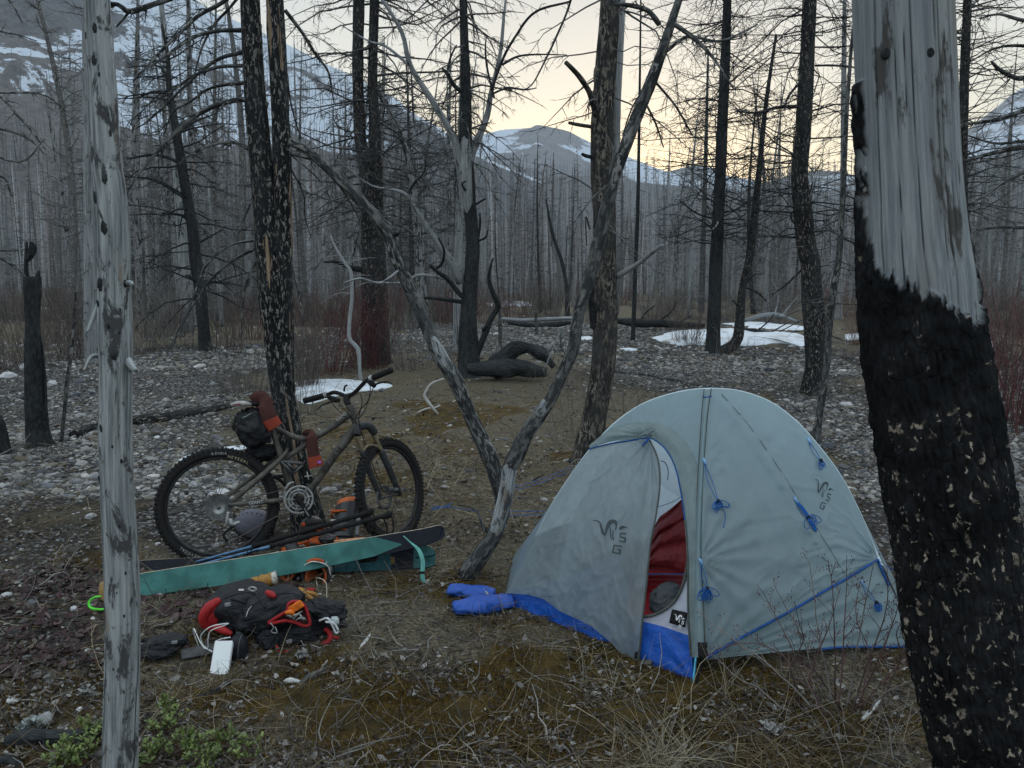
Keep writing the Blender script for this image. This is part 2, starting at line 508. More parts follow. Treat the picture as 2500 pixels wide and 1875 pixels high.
vor = gm.voro(gp, 24); vor2 = gm.voro(gp, 9)
cob = gm.mix(gm.n('SeparateColor').outputs[0], (0, 0, 0), (0, 0, 0))
vs = gm.n('SeparateColor'); gm.l(vor.outputs['Color'], vs.inputs[0])
stone = gm.mix(vs.outputs[0], (0.06, 0.06, 0.06), (0.22, 0.225, 0.225))
stone = gm.mix(gm.step(vor.outputs['Distance'], 0.30, 0.55), stone, (0.035, 0.032, 0.03))
gfac = gm.step(gm.math('ADD', zs.outputs[0], gm.math('MULTIPLY', gm.math('SUBTRACT', n1, 0.5), 0.8)), 0.35, 0.6)
c_ = gm.mix(gfac, c_, stone)
gm.color(c_); gm.rough(0.95); gm.b.inputs['Specular IOR Level'].default_value = 0.12
gm.bump(gm.math('ADD', n1, gm.math('MULTIPLY', gm.math('MULTIPLY', gm.math('SUBTRACT', 1.0, vor.outputs['Distance']), gfac), 1.5)), 0.9, 0.02)

def build_ground():
    rad = np.concatenate([[0.25], 0.5 * (1.028 ** np.arange(150)), 31.8 * (1.06 ** np.arange(1, 62))])
    A = 720
    th = np.arange(A) * 2 * PI / A
    Rr, Th = np.meshgrid(rad, th, indexing='ij')
    x = Rr * np.sin(Th); y = Rr * np.cos(Th)
    z = ground_z(x, y)
    # small relief of litter and stones close by
    z = z + (fbm(x * 14, y * 14, 0, 3) - 0.5) * 0.022 * (1 - sstep(6, 12, Rr))
    g_, m_ = zones(x, y)
    z = z + (fbm(x * 6 + 3, y * 6, 2, 3) - .42) * .05 * m_ * (1 - sstep(5, 9, Rr)) * sstep(1.5, 2.2, Rr)
    col = np.stack([g_, m_, np.zeros_like(g_)], -1).reshape(-1, 3)
    K = len(rad)
    idx = np.arange(K * A).reshape(K, A)
    a = idx[:-1]; b = idx[1:]
    q = np.stack([a, b, np.roll(b, -1, 1), np.roll(a, -1, 1)], -1).reshape(-1, 4)
    v = np.stack([x, y, z], -1).reshape(-1, 3)
    v = np.concatenate([v, [[0, 0, 0]]]); col = np.concatenate([col, [[0, 1, 0]]])
    t = np.stack([np.full(A, K * A), np.roll(idx[0], -1), idx[0]][::-1], -1)[:, ::-1]
    geo = Geo(); geo.add(v, q[:, ::-1], t, None, col)
    o = geo.build('ground', gm.m); tag(o, kind='structure')
    return o
build_ground()

# ---- hills and mountains: ridge line traced, real distance and depth
def snow_rock(name, snow=(0.50, 0.57, 0.65), rock=(0.06, 0.065, 0.07), lo=0.48, sc=0.012, tree=(0.085, 0.082, 0.080), flip=0):
    m = NT(name); p = m.pos(); c = m.attr('col').outputs['Color']
    s = m.n('SeparateColor'); m.l(c, s.inputs[0])
    n = m.noise(p, sc, 7, 0.68, (1, 1, 0.6), dist=0.5)
    f = m.noise(p, sc * 14, 5, 0.7, (1, 1, 0.25))
    sn = m.step(m.math('ADD', m.math('ADD', n, m.math('MULTIPLY', m.math('SUBTRACT', f, 0.5), 0.22)), m.math('MULTIPLY', m.math('SUBTRACT', s.outputs[0], 0.5), 1.0)), lo, lo + 0.03)
    rc_ = m.mix(m.step(f, 0.35, 0.65), rock, tuple(x * 2.0 for x in rock))
    lowc = m.mix(m.step(f, 0.3, 0.7), tuple(x * 0.6 for x in tree), tuple(x * 1.5 for x in tree))
    base = m.mix(s.outputs[1], rc_, lowc)
    m.color(m.mix(sn, base, snow)); m.rough(0.9)
    m.bump(m.math('ADD', n, f), 0.6, 6.0)
    return m.m

HILL = {}
def hill(name, ridge, Dr, Df, mat, nu=160, nv=60, amp=0.05, snow=lambda u, v: 0.5 + 0 * u, prof=1.4, seed=0, forest=None):
    """ridge: photo pixels along the crest; Dr crest distance (start,end); Df foot distance"""
    rp = smooth_path([(a, b, 0) for a, b in ridge], nu)
    u = np.linspace(0, 1, nu)
    D = np.interp(u, np.linspace(0, 1, len(Dr)), Dr)
    top = np.array([P(rp[i, 0], rp[i, 1], D[i]) for i in range(nu)])
    ks = np.concatenate([np.linspace(0, 1, nv), 1 + np.linspace(0.05, 1, nv // 3)])
    V, U = np.meshgrid(ks, u, indexing='ij')
    Y = np.where(V <= 1, Df + (D[None] - Df) * V, D[None] + (V - 1) * (D[None] - Df) * 0.8)
    X = top[None, :, 0] * Y / D[None]
    h = np.where(V <= 1, V ** prof, 1 - ((V - 1)) ** 1.3)
    Z = top[None, :, 2] * h - 1.0
    sc = D.mean()
    nn = fbm(X / sc * 14 + seed, Y / sc * 14, 0, 5) - 0.5
    edge = np.sin(np.clip(V, 0, 1) * PI) * 1.0 + np.where(V > 0.93, 0.12, 0)
    Z = Z + nn * amp * sc * edge
    Xs = X + (fbm(Y / sc * 10, X / sc * 10, 3 + seed, 4) - 0.5) * amp * sc * 0.5 * edge
    s = snow(U, V)
    lowf = 1 - sstep(0.35, 0.6, V)
    col = np.stack([s, lowf, 0 * s], -1)
    geo = Geo(); geo.add(np.stack([Xs, Y, Z], -1).reshape(-1, 3), grid_faces(nu, len(ks)), None, None, col.reshape(-1, 3))
    o = geo.build(name, mat); tag(o, kind='structure')
    HILL[name] = (Xs, Y, Z, len(ks))
    return np.stack([Xs, Y, Z], -1)[:nv]

M_hl = snow_rock('hillside_left', lo=0.50, sc=0.022, rock=(.045, .048, .055))
M_pk = snow_rock('peak_rock', lo=0.50, sc=0.008, snow=(.42, .49, .58), rock=(0.05, 0.055, 0.065))
def snow_left(u, v):
    # snow high up, thinning into burnt forest below; more to the left
    lo_ = np.where(u < .62, .20, .20 + (u - .62) * 1.6)
    return np.clip(0.30 + (sstep(lo_, lo_ + .14, v) * (.18 + .09 * sstep(.44, .52, u)) + .05 * sstep(.8, .95, v)) * (1 - sstep(.80, .88, u) * (1 - sstep(.9, .97, v))), 0, 1)
HL = hill('mountain_left', [(-900, -700), (-500, -560), (-100, -380), (200, -200), (400, -70), (500, 12), (580, 50), (700, 105), (800, 152), (863, 184), (922, 218), (970, 240), (1011, 274), (1070, 305), (1130, 350), (1210, 395), (1320, 440)],
          (620, 600, 560, 520, 470), 170, M_hl, nu=260, nv=110, amp=0.045, snow=snow_left, prof=1.15, seed=3)
def snow_peak(u, v):
    return 0.26 + 0.36 * sstep(0.68, 0.82, v) - 0.16 * np.exp(-((u - 0.52) / 0.10) ** 2) * sstep(.6, 1, v)
HP = hill('mountain_peak', [(900, 420), (1040, 380), (1120, 345), (1180, 328), (1230, 316), (1290, 312), (1312, 304), (1345, 309), (1385, 318), (1420, 335), (1470, 358), (1530, 380), (1600, 408), (1680, 430), (1760, 455)],
          (1350, 1350), 650, M_pk, nu=200, nv=80, amp=0.02, snow=snow_peak, prof=1.0, seed=5)
HF = hill('mountain_far', [(1480, 440), (1600, 425), (1650, 412), (1690, 403), (1730, 406), (1780, 428), (1830, 437), (1900, 455), (2000, 470)],
          (1450, 1450), 1000, M_pk, nu=80, nv=40, amp=0.01, snow=lambda u, v: 0.56 + 0 * u, prof=1.0, seed=8)
HR = hill('hill_right', [(1820, 455), (1880, 440), (1930, 425), (1985, 415), (2050, 417), (2110, 432), (2180, 440), (2260, 425), (2350, 400), (2450, 375), (2600, 340), (2900, 260), (3300, 200)],
          (640, 560, 480, 420), 180, snow_rock('hillside_right', lo=0.56, sc=0.02), nu=160, nv=60, amp=0.02, snow=lambda u, v: 0.38 + 0.14 * sstep(.55, .8, v) * (u < .35), prof=1.2, seed=11)
HM = hill('mountain_right', [(2180, 440), (2300, 370), (2370, 310), (2430, 262), (2480, 222), (2530, 196), (2600, 170), (2750, 90), (3000, -60), (3400, -200)],
          (1250, 1150), 560, M_pk, nu=120, nv=60, amp=0.03, snow=lambda u, v: 0.50 + 0 * u, prof=1.0, seed=14)
HC = hill('hill_centre', [(700, 560), (860, 500), (1080, 440), (1180, 425), (1300, 430), (1420, 425), (1500, 432), (1600, 445), (1720, 455), (1850, 470), (2000, 500)],
          (520, 500), 200, snow_rock('hillside_centre', lo=0.62, sc=0.02), nu=120, nv=40, amp=0.015, snow=lambda u, v: 0.40 + 0 * u, prof=1.2, seed=21)
# ================================================================== TREES
M_char = bark_mat('charred_bark', fleck_lo=0.565, fl2=.32)
M_charsm = bark_mat('charred_smooth', base=(0.013, 0.015, 0.016), fleck_lo=0.72, grey=0.15)
M_charscar = bark_mat('charred_bark_scarred', scale=1.5, fleck_lo=0.545, fl2=.2, base=(.012, .013, .014), fleck=(0.22, 0.21, 0.19), scar=(0.30, 0.225, 0.155), scar_lo=0.635)
M_greybark = bark_mat('grey_bark', base=(0.022, 0.024, 0.025), fleck=(0.22, 0.22, 0.21), fleck_lo=0.52, grey=0.8, greycol=(0.12, 0.122, 0.12))
M_lichen = bark_mat('flaking_bark', base=(0.02, 0.02, 0.02), fleck=(0.19, 0.17, 0.14), fleck_lo=0.50, grey=0.5, greycol=(0.07, 0.068, 0.062))
M_twig = bark_mat('dead_twig', base=(0.05, 0.05, 0.05), fleck_lo=0.9, grey=0.8, greycol=(0.17, 0.17, 0.17))
M_silver = silver_mat('bare_silver_wood', c1=(0.33, 0.355, 0.36), c2=(0.085, 0.095, 0.10), stain=(.06, .062, .065), stain_lo=0.52, tan=(0.19, 0.14, 0.095), scale=1.5)
M_silverfar = silver_mat('bare_grey_wood', c1=(0.28, 0.295, 0.30), c2=(0.12, 0.13, 0.135), stain_lo=0.57, scale=0.8)
M_halfburnt = silver_mat('half_burnt_wood', c1=(0.25, 0.26, 0.26), c2=(0.12, 0.125, 0.13), stain=(0.018, 0.019, 0.02), stain_lo=0.50, tan=(0.22, 0.12, 0.06), scale=0.6)

def grow(base, d, L, r, K=6, droop=0.1, crook=0.12, tip=0.2, upturn=0.0):
    N = len(base); Pn = np.zeros((N, K, 3)); Pn[:, 0] = base
    d = norm(np.asarray(d, float)); st = (np.asarray(L) / (K - 1))[:, None]
    for k in range(1, K):
        t = k / (K - 1)
        d = norm(d + rng.normal(0, crook, (N, 3)) + np.array([0, 0, -droop + upturn * t]))
        Pn[:, k] = Pn[:, k - 1] + d * st
    R = np.asarray(r)[:, None] * np.linspace(1, tip, K)[None] * np.ones((N, 1))
    return Pn, R

def side_shoots(Pn, R, M, Ls, rs, K=4, spread=0.9, droop=0.12, crook=0.15, tmin=0.2, flat=0.5, tip=0.3):
    """M shoots from each parent tube"""
    N, Kp, _ = Pn.shape
    t = tmin + (1 - tmin) * rng.random((N, M)) ** 0.9
    f = t * (Kp - 1); i = np.minimum(f.astype(int), Kp - 2); u = (f - i)[..., None]
    ar = np.arange(N)[:, None]
    a, b = Pn[ar, i], Pn[ar, i + 1]
    base = a * (1 - u) + b * u
    tan = norm(b - a)
    perp = rng.normal(0, 1, (N, M, 3)); perp[..., 2] *= flat
    perp = norm(perp - (perp * tan).sum(-1, keepdims=True) * tan)
    d = norm(tan * 0.75 + perp * spread)
    L = Ls * (0.35 + 0.8 * rng.random((N, M))) * (1.15 - 0.75 * t)
    r = np.minimum(rs, R[ar, i] * 0.8)
    return grow(base.reshape(-1, 3), d.reshape(-1, 3), L.ravel(), r.ravel(), K, droop, crook, tip)

def at_path(Pn, R, t):
    K = len(Pn); f = t * (K - 1); i = np.minimum(f.astype(int), K - 2); u = (f - i)[:, None]
    return Pn[i] * (1 - u) + Pn[i + 1] * u, R[i] * (1 - u[:, 0]) + R[i + 1] * u[:, 0], norm(Pn[i + 1] - Pn[i])

def whorl(tp, tr, n, t0, t1, L0, L1, r0, M=6, M2=0, K=6, droop=0.12, upturn=0.10, el=0.15, crook=0.10, tw=0.28, sides=3, geo=None, azc=None, azs=None, rt=0.006):
    """n dead branches up a trunk with fine twigs; L0 at t0 -> L1 at t1"""
    t = t0 + (t1 - t0) * rng.random(n)
    b, r, tan = at_path(tp, tr, t)
    az = rng.random(n) * 2 * PI if azc is None else rng.normal(azc, azs, n)
    f = (t - t0) / max(t1 - t0, 1e-6)
    L = (L0 + (L1 - L0) * f) * (0.45 + 0.75 * rng.random(n))
    e = rng.normal(el, 0.16, n)
    d = np.stack([np.cos(az), np.sin(az), e], -1)
    Pb, Rb = grow(b, d, L, np.minimum(r0 * (0.5 + 0.7 * rng.random(n)), r * 0.6), K, droop, crook, 0.22, upturn)
    tubes(geo, Pb, Rb, sides + 1)
    if M:
        Ps, Rs = side_shoots(Pb, Rb, M, tw * L.mean(), rt, 4, droop=droop * 1.2, crook=crook * 1.3)
        tubes(geo, Ps, Rs, sides)
        if M2:
            P3, R3 = side_shoots(Ps, Rs, M2, tw * 0.4 * L.mean(), rt * 0.6, 3, droop=droop, crook=0.2)
            tubes(geo, P3, R3, 3)
    return Pb, Rb

def trace(pts, Y, n=60, dY=0.0, jit=0.0):
    """centre line and radius from photo pixels (x, y, width) at depth Y"""
    p = smooth_path([(a, b, c) for a, b, c in pts], n)
    t = np.linspace(0, 1, n)
    W = np.array([P(p[i, 0], p[i, 1], Y + dY * t[i] + jit * math.sin(5 * t[i])) for i in range(n)])
    R = p[:, 2] * 0.5 / FPX * (Y + dY * t)
    return W, np.maximum(R, 0.0015)

TOFF = {293: 3.0}
def trunk_geo(pts, Y, n=60, sides=16, rough=0.10, dY=0, flare=True, jag=0.0, top_taper=None):
    W, R = trace(pts, Y, n, dY)      # first point = base
    gz = float(ground_z(W[0, 0], W[0, 1]))
    if flare:
        W = np.concatenate([[W[0] + (W[0] - W[1]) * 0 + np.array([0, 0, min(0, gz - W[0, 2]) - 0.25])], W])
        R = np.concatenate([[R[0] * 1.5], R]); R[1] *= 1.18
    g = Geo(); tubes(g, W, R, sides, rough=rough, off=[TOFF.get(pts[0][0], abs(pts[0][0]) % 13)])
    return g, W, R

LIMBSCALE = 1.0
def hero(name, label, cat_, pts, Y, mat, limbs=(), limb_mat=None, auto=(), twig_mat=None, sides=16, n=60, rough=0.10, group=None, tw=(10, 0.22, 3), flare=True, extra=None):
    base = P(pts[0][0], pts[0][1], Y)
    t = thing(name, base, label, cat_, group)
    g, W, R = trunk_geo(pts, Y, n, sides, rough, flare=flare)
    part(g, 'trunk', mat, t)
    limb_mat = limb_mat or mat; twig_mat = twig_mat or limb_mat
    gt = Geo(); any_t = False
    for lm in limbs:
        lp, dY = lm[0], lm[1]; lmat = lm[2] if len(lm) > 2 and lm[2] is not None else limb_mat
        m = lm[3] if len(lm) > 3 else 1.0
        Wl, Rl = trace(lp, Y, 26, dY, 0.01 * Y / 5)
        gl = Geo(); tubes(gl, Wl, Rl, 8, rough=0.12)
        part(gl, 'limb', lmat, t)
        M = int(tw[0] * m)
        if M:
            Ls = np.linalg.norm(np.diff(Wl, axis=0), axis=1).sum()
            Ps, Rs = side_shoots(Wl[None], Rl[None] * 0.6, M, Ls * tw[1], 0.0075, 6, droop=0.14, crook=0.14)
            tubes(gt, Ps, Rs, 4)
            P3, R3 = side_shoots(Ps, Rs, tw[2], Ls * tw[1] * 0.4, 0.004, 4, droop=0.12, crook=0.2)
            tubes(gt, P3, R3, 3); any_t = True
    for a in auto:
        whorl(W, R, geo=gt, **a); any_t = True
    if extra: extra(t, W, R, gt)
    if any_t: part(gt, 'branches', twig_mat, t)
    return t, W, R

# ---------------------------------------------------------------- background forest, far: one mass nobody could count
def forest_mass(name, X, Y_, Z, H, nbr, colf, label=None, rr=0.010):
    N = len(X)
    g = Geo()
    lean = rng.normal(0, 0.03, (N, 2)) * np.where(rng.random(N) < .12, 4.5, 1)[:, None]
    K = 3
    Pn = np.zeros((N, K, 3)); ts = np.linspace(0, 1, K)
    for k in range(K):
        Pn[:, k, 0] = X + lean[:, 0] * H * ts[k]; Pn[:, k, 1] = Y_ + lean[:, 1] * H * ts[k]; Pn[:, k, 2] = Z + H * ts[k] - 0.3
    R0 = H * rr * (0.7 + 0.6 * rng.random(N))
    snap = rng.random(N) < .22; H = np.where(snap, H * (.35 + .4 * rng.random(N)), H); Pn[..., 2] = np.where(snap[:, None], Z[:, None] - .3 + H[:, None] * ts, Pn[..., 2])
    R = R0[:, None] * np.where(snap[:, None], np.linspace(1, .55, K)[None], np.linspace(1, 0.18, K)[None])
    c = colf(N)
    tubes(g, Pn, R, 3, col=c)
    if nbr:
        t = rng.random((N, nbr)) ** 0.8 * 0.85 + 0.13
        az = rng.random((N, nbr)) * 2 * PI
        L = (0.3 + 1.3 * rng.random((N, nbr))) * (1.1 - t) * (H[:, None] / 11)
        b = np.stack([X[:, None] + lean[:, :1] * H[:, None] * t, Y_[:, None] + lean[:, 1:] * H[:, None] * t, Z[:, None] + H[:, None] * t], -1)
        d = np.stack([np.cos(az), np.sin(az), rng.normal(-0.15, 0.3, (N, nbr))], -1)
        w = 0.028 + 0.03 * rng.random((N, nbr))
        wv = np.stack([-np.sin(az) * 0.2, np.cos(az) * 0.2, np.ones_like(az)], -1) * w[..., None]
        v = np.stack([b - wv, b + wv, b + d * L[..., None]], 2).reshape(-1, 3)
        g.add(v, None, np.arange(len(v)).reshape(-1, 3), None, np.repeat(c, nbr * 3, 0) * 0.8)
    m = NT(name + '_wood'); m.color(m.attr('col').outputs['Color']); m.rough(0.9); m.b.inputs['Specular IOR Level'].default_value = 0.1
    o = g.build(name, m.m, smooth=False); tag(o, kind='stuff')
    return o
def greys(lo=0.05, hi=0.26):
    def f(N):
        v = lo + (hi - lo) * rng.random(N) ** 1.6
        w = rng.normal(0, 0.012, N)
        return np.stack([v * 0.97 + w, v * 0.98, v * 1.0 - w * 0.4], -1).clip(0.012, 1)
    return f
def _floor():
    N = 4300
    Y_ = 75 + 190 * rng.random(N) ** 1.15
    X = (rng.random(N) * 1.75 - 0.875) * Y_
    px = 1250 + FPX * X / Y_
    keepm = rng.random(N) < np.where(px < 1100, 1.0, 0.85)
    X, Y_ = X[keepm], Y_[keepm]; px = px[keepm]; N = len(X)
    H = 9 + 9 * rng.random(N)
    cap = 0.150 * Y_ + 2.0 + 1.5 * rng.random(N)
    H = np.where((px > 1060) & (px < 1480), np.minimum(H, cap), H)
    H = np.where((px >= 1480) & (px < 2200), np.minimum(H, 0.150 * Y_ + 3 + 4 * rng.random(N) ** 3), H)
    forest_mass('valley_forest', X, Y_, ground_z(X, Y_), H, 56, greys(0.08, 0.42))
_floor()
def _onhill(name, g, N, v0, v1, H0, H1, nbr, dens=None, lo=0.06, hi=0.25):
    nv, nu = g.shape[:2]
    v = v0 + (v1 - v0) * rng.random(N); u = rng.random(N)
    if dens is not None:
        k = rng.random(N) < dens(u, v); u, v = u[k], v[k]; N = len(u)
    fi = v * (nv - 1); fj = u * (nu - 1)
    i = np.minimum(fi.astype(int), nv - 2); j = np.minimum(fj.astype(int), nu - 2); a = (fi - i)[:, None]; b = (fj - j)[:, None]
    p = g[i, j] * (1 - a) * (1 - b) + g[i + 1, j] * a * (1 - b) + g[i, j + 1] * (1 - a) * b + g[i + 1, j + 1] * a * b
    H = H0 + (H1 - H0) * rng.random(N)
    forest_mass(name, p[:, 0], p[:, 1], p[:, 2], H, nbr, greys(lo * 1.3, hi * 1.4), rr=0.013)
_onhill('mountain_forest', HL, 9000, 0.0, 1.0, 6, 13, 9, lambda u, v: (u > .3) * np.where((u < .62) & (v > .22), .14, 1) * np.clip(1.3 - 1.15 * v + 0.35 * sstep(.55, .9, u), 0.05, 1) * np.where(fbm(u * 9, v * 6, 2, 3) > 0.42, 1, 0.25), 0.03, 0.15)
_onhill('hill_forest', HC, 2600, 0.0, 1.0, 8, 15, 12, None, 0.05, 0.22)
_onhill('ridge_forest', HR, 3600, 0.0, 1.0, 6, 13, 12, None, 0.045, 0.2)

# ---------------------------------------------------------------- background forest, nearer: every trunk an object
def template(kind, H, r, nb, M, M2=0, seed=0):
    g = Geo()
    K = 12
    t = np.linspace(0, 1, K)
    lean = rng.normal(0, 0.03, 2); bend = rng.normal(0, 0.02, 2)
    W = np.stack([(lean[0] * t + bend[0] * np.sin(t * 4)) * H, (lean[1] * t + bend[1] * np.sin(t * 3)) * H, t * H - 0.4], -1)
    R = r * (1 - 0.88 * t ** 1.1); R[0] *= 1.3
    if kind == 'snag':
        W = W[:9]; R = R[:9]; R[-1] *= 0.4
    tubes(g, W, R, 8, rough=0.12)
    if kind == 'spruce':
        whorl(W, R, nb, 0.06, 0.97, 1.5 * H / 12, 0.25, 0.016, M=M, M2=M2, droop=0.14, upturn=0.16, el=0.05, geo=g, crook=0.12, tw=0.34, rt=0.008)
    elif kind == 'pine':
        whorl(W, R, nb, 0.25, 0.98, 1.7 * H / 12, 0.5, 0.03, M=M, M2=M2, droop=-0.02, upturn=0.14, el=0.1, geo=g, crook=0.2, tw=0.42, rt=0.010)
    else:
        whorl(W, R, nb, 0.15, 0.95, 0.9, 0.3, 0.018, M=M, droop=0.1, el=0.1, geo=g, crook=0.2, rt=0.008)
    return g
M_greymid = bark_mat('grey_bark_pale', base=(0.05, 0.05, 0.05), fleck=(0.3, 0.3, 0.29), fleck_lo=0.5, grey=0.9, greycol=(0.14, 0.14, 0.137))
MATS_MID = [M_silverfar, M_halfburnt, M_greymid, M_char]
TPL = []
for kind, H, r, nb, M, M2 in (('spruce', 13, .13, 130, 5, 0), ('spruce', 15, .15, 150, 5, 0), ('spruce', 11, .10, 110, 5, 0), ('pine', 14, .17, 60, 8, 2), ('pine', 16, .2, 64, 8, 2), ('snag', 11, .15, 16, 2, 0), ('snag', 14, .17, 14, 2, 0), ('spruce', 17, .16, 100, 5, 0), ('snag', 9, .11, 22, 3, 0)):
    g = template(kind, H, r, nb, M, M2)
    for mi, mt_ in enumerate(MATS_MID if kind != 'snag' else MATS_MID[:3]):
        if kind == 'spruce' and mi == 1: continue
        o = g.build('dead_tree', mt_)
        TPL.append([o, kind, H, mi, False])
def plant(name, tpl, x, y, s, label, cat_, group, sink=0.0, sx=None):
    o0, used = tpl[0], tpl[-1]
    if used:
        o = o0.copy(); COL.objects.link(o)
    else:
        o = o0; tpl[-1] = True
    o.name = name
    o.location = (x, y, float(ground_z(x, y)) - sink)
    o.rotation_euler = (rng.normal(0, 0.02), rng.normal(0, 0.02), rng.random() * 6.28)
    o.scale = (s if sx is None else sx,) * 2 + (s,)
    tag(o, label, cat_, group)
    return o
KINDLAB = {('spruce', 0): 'bare grey spire', ('spruce', 2): 'dull barked spire', ('spruce', 3): 'black charred spire', ('pine', 0): 'bleached limby dead tree', ('pine', 1): 'half burnt limby dead tree',
           ('pine', 2): 'dull grey limby dead tree', ('pine', 3): 'black limby dead tree', ('snag', 0): 'pale limbless snag', ('snag', 1): 'patchy burnt snag', ('snag', 2): 'rough grey snag'}
LM = [(98, 'the tall charred stump'), (240, 'the slim grey snag'), (340, 'the nearest snag'), (490, 'the crooked dark tree'), (620, 'the double trunk tree'), (720, 'the double trunk tree'), (870, 'the white sapling'), (950, 'the two-stemmed black tree'), (1130, 'the forked tree'), (1300, 'the arched log'), (1450, 'the flaking trunk'),
      (1600, 'the leaning tree top'), (1740, 'the smooth black trunk'), (1840, 'the curved-foot tree'), (1970, 'the flecked black trunk'), (2110, 'the huge trunk'), (2330, 'the huge trunk'), (2430, 'the right-edge shrubs')]
def where(px):
    if px < LM[0][0]: return 'left of ' + LM[0][1]
    for (a, n1), (b, n2) in zip(LM, LM[1:]):
        if px < b: return ('behind ' + n1) if n1 == n2 else 'between %s and %s' % (n1, n2.replace('the ', '', 1))
    return 'right of ' + LM[-1][1]
def _mid():
    placed = []
    tries = 0
    while len(placed) < 262 and tries < 20000:
        tries += 1
        Y_ = 24 + 55 * rng.random() ** 0.8
        px = rng.random() * 2700 - 100
        if px > 2360 and Y_ < 30 or 25 < px < 135: continue
        if 1160 < px < 1500 and rng.random() < 0.45: continue
        if px > 1160 and Y_ < 33: continue
        if 560 < px <= 1160 and Y_ < 23: continue
        x = (px - 1250) / FPX * Y_
        if any((x - a) ** 2 + (Y_ - b) ** 2 < 0.8 for a, b in placed): continue
        w = [0.26, 0, 0, 0]
        T = TPL[int(rng.random() * len(TPL))]
        s = 0.75 + 0.5 * rng.random()
        if 1160 < px < 1470:
            if T[1] == 'snag': continue
            s = min(s, (0.155 * Y_ + 1.6 + rng.random() * 1.2) / T[2])
        elif px >= 1470:
            cap_ = (0.16 * Y_ + 1.6 + rng.random() ** 4 * 9) / T[2]
            s = min(s, cap_)
            if s > .7 and T[3] == 3 and rng.random() < .5: continue
        if T[3] == 3 and (rng.random() < .5 or (px < 1000 and Y_ < 48)): continue
        elif px > 640:
            s = min(s, (0.30 * Y_ + 2) / T[2])
        if s < 0.28: continue
        placed.append((x, Y_))
        plant('dead_tree', T, x, Y_, s, ('nearer ' if Y_ < 42 else 'distant ') + KINDLAB[(T[1], T[3])] + ' ' + where(px), 'dead tree', 'burnt trees of the forest behind the clearing', sx=max(s, 0.5))
_mid()
for T in TPL:
    if not T[-1]: bpy.data.objects.remove(T[0])
# ---------------------------------------------------------------- the trees around the camp, traced
def gy(px, py): return G(px, py).y
TW = (12, 0.20, 3)
# nearest pale snag, left
def _knots(spots, Y, r=0.006):
    def f(t, W, R, gt):
        for (px, py, w) in spots:
            g = Geo()
            i = int(np.argmin([abs(project(*q)[1] - py) for q in W])); c = W[i]
            q = P(px, py, Y); off = (q - Vector(c)); off.y = 0; off = off.length
            dx = q.x - c[0]; dx = max(-R[i] * .98, min(R[i] * .98, dx))
            y = c[1] - math.sqrt(max(R[i] ** 2 - dx * dx, 0))
            n = norm(np.array([dx, y - c[1], 0.05])); up = np.array([0, 0, 1.0]); tx = np.cross(up, n)
            s = w / FPX * Y * .5
            blob(g, (c[0] + dx, y, q.z), tx, up, n, s, s * 1.25, s * 0.55, 2, 0.55, 3.5, px)
            part(g, 'knot', M_charsm, t)
    return f
T1Y = 2.05
hero('snag_tree', 'bleached bare snag with dark knots nearest the camera at the left', 'dead tree',
     [(293, 2060, 92), (293, 1875, 88), (299, 1600, 84), (299, 1450, 83), (294, 1340, 82), (286, 1200, 78), (282, 1050, 77), (283, 880, 77), (281, 820, 80), (279, 700, 74), (277, 550, 72), (268, 450, 68), (261, 400, 66), (253, 260, 62), (245, 120, 58), (237, 0, 55), (232, -120, 50)], T1Y, M_silver,
     sides=40, n=190, rough=0.05, limb_mat=M_silver, tw=(0, 0, 0),
     limbs=[([(262, 735, 12), (240, 748, 14), (213, 808, 8), (208, 812, 4)], -0.05), ([(262, 860, 16), (245, 868, 14), (222, 872, 10), (205, 905, 6)], -0.06),
            ([(300, 860, 20), (322, 895, 18), (332, 905, 10)], -0.04), ([(300, 695, 14), (318, 690, 12), (324, 696, 9)], -0.04)],
     extra=_knots([(247, 78, 17), (246, 157, 17), (258, 190, 9), (222, 95, 14), (277, 285, 8), (281, 330, 12), (273, 440, 20), (246, 485, 22), (273, 560, 24), (262, 697, 24), (313, 692, 14), (285, 795, 11), (255, 742, 16), (297, 865, 18), (236, 855, 14), (330, 905, 11), (264, 1040, 14), (307, 755, 6), (306, 810, 6), (310, 1120, 9), (293, 1083, 7), (253, 1165, 14), (309, 1275, 6), (322, 1388, 7), (320, 1490, 7), (297, 1615, 6), (309, 1274, 5), (305, 1432, 5)], T1Y))
hero('snag_tree', 'slim smooth grey snag right behind the nearest bleached snag', 'dead tree',
     [(226, 886, 33), (222, 800, 32), (221, 550, 30), (217, 250, 26), (212, 0, 22), (208, -200, 18)], gy(226, 886), M_silverfar, sides=14,
     auto=[dict(n=90, t0=.12, t1=.98, L0=.9, L1=1.2, r0=.012, M=5, el=.1, droop=.14, crook=.14, rt=.006)], twig_mat=M_twig)
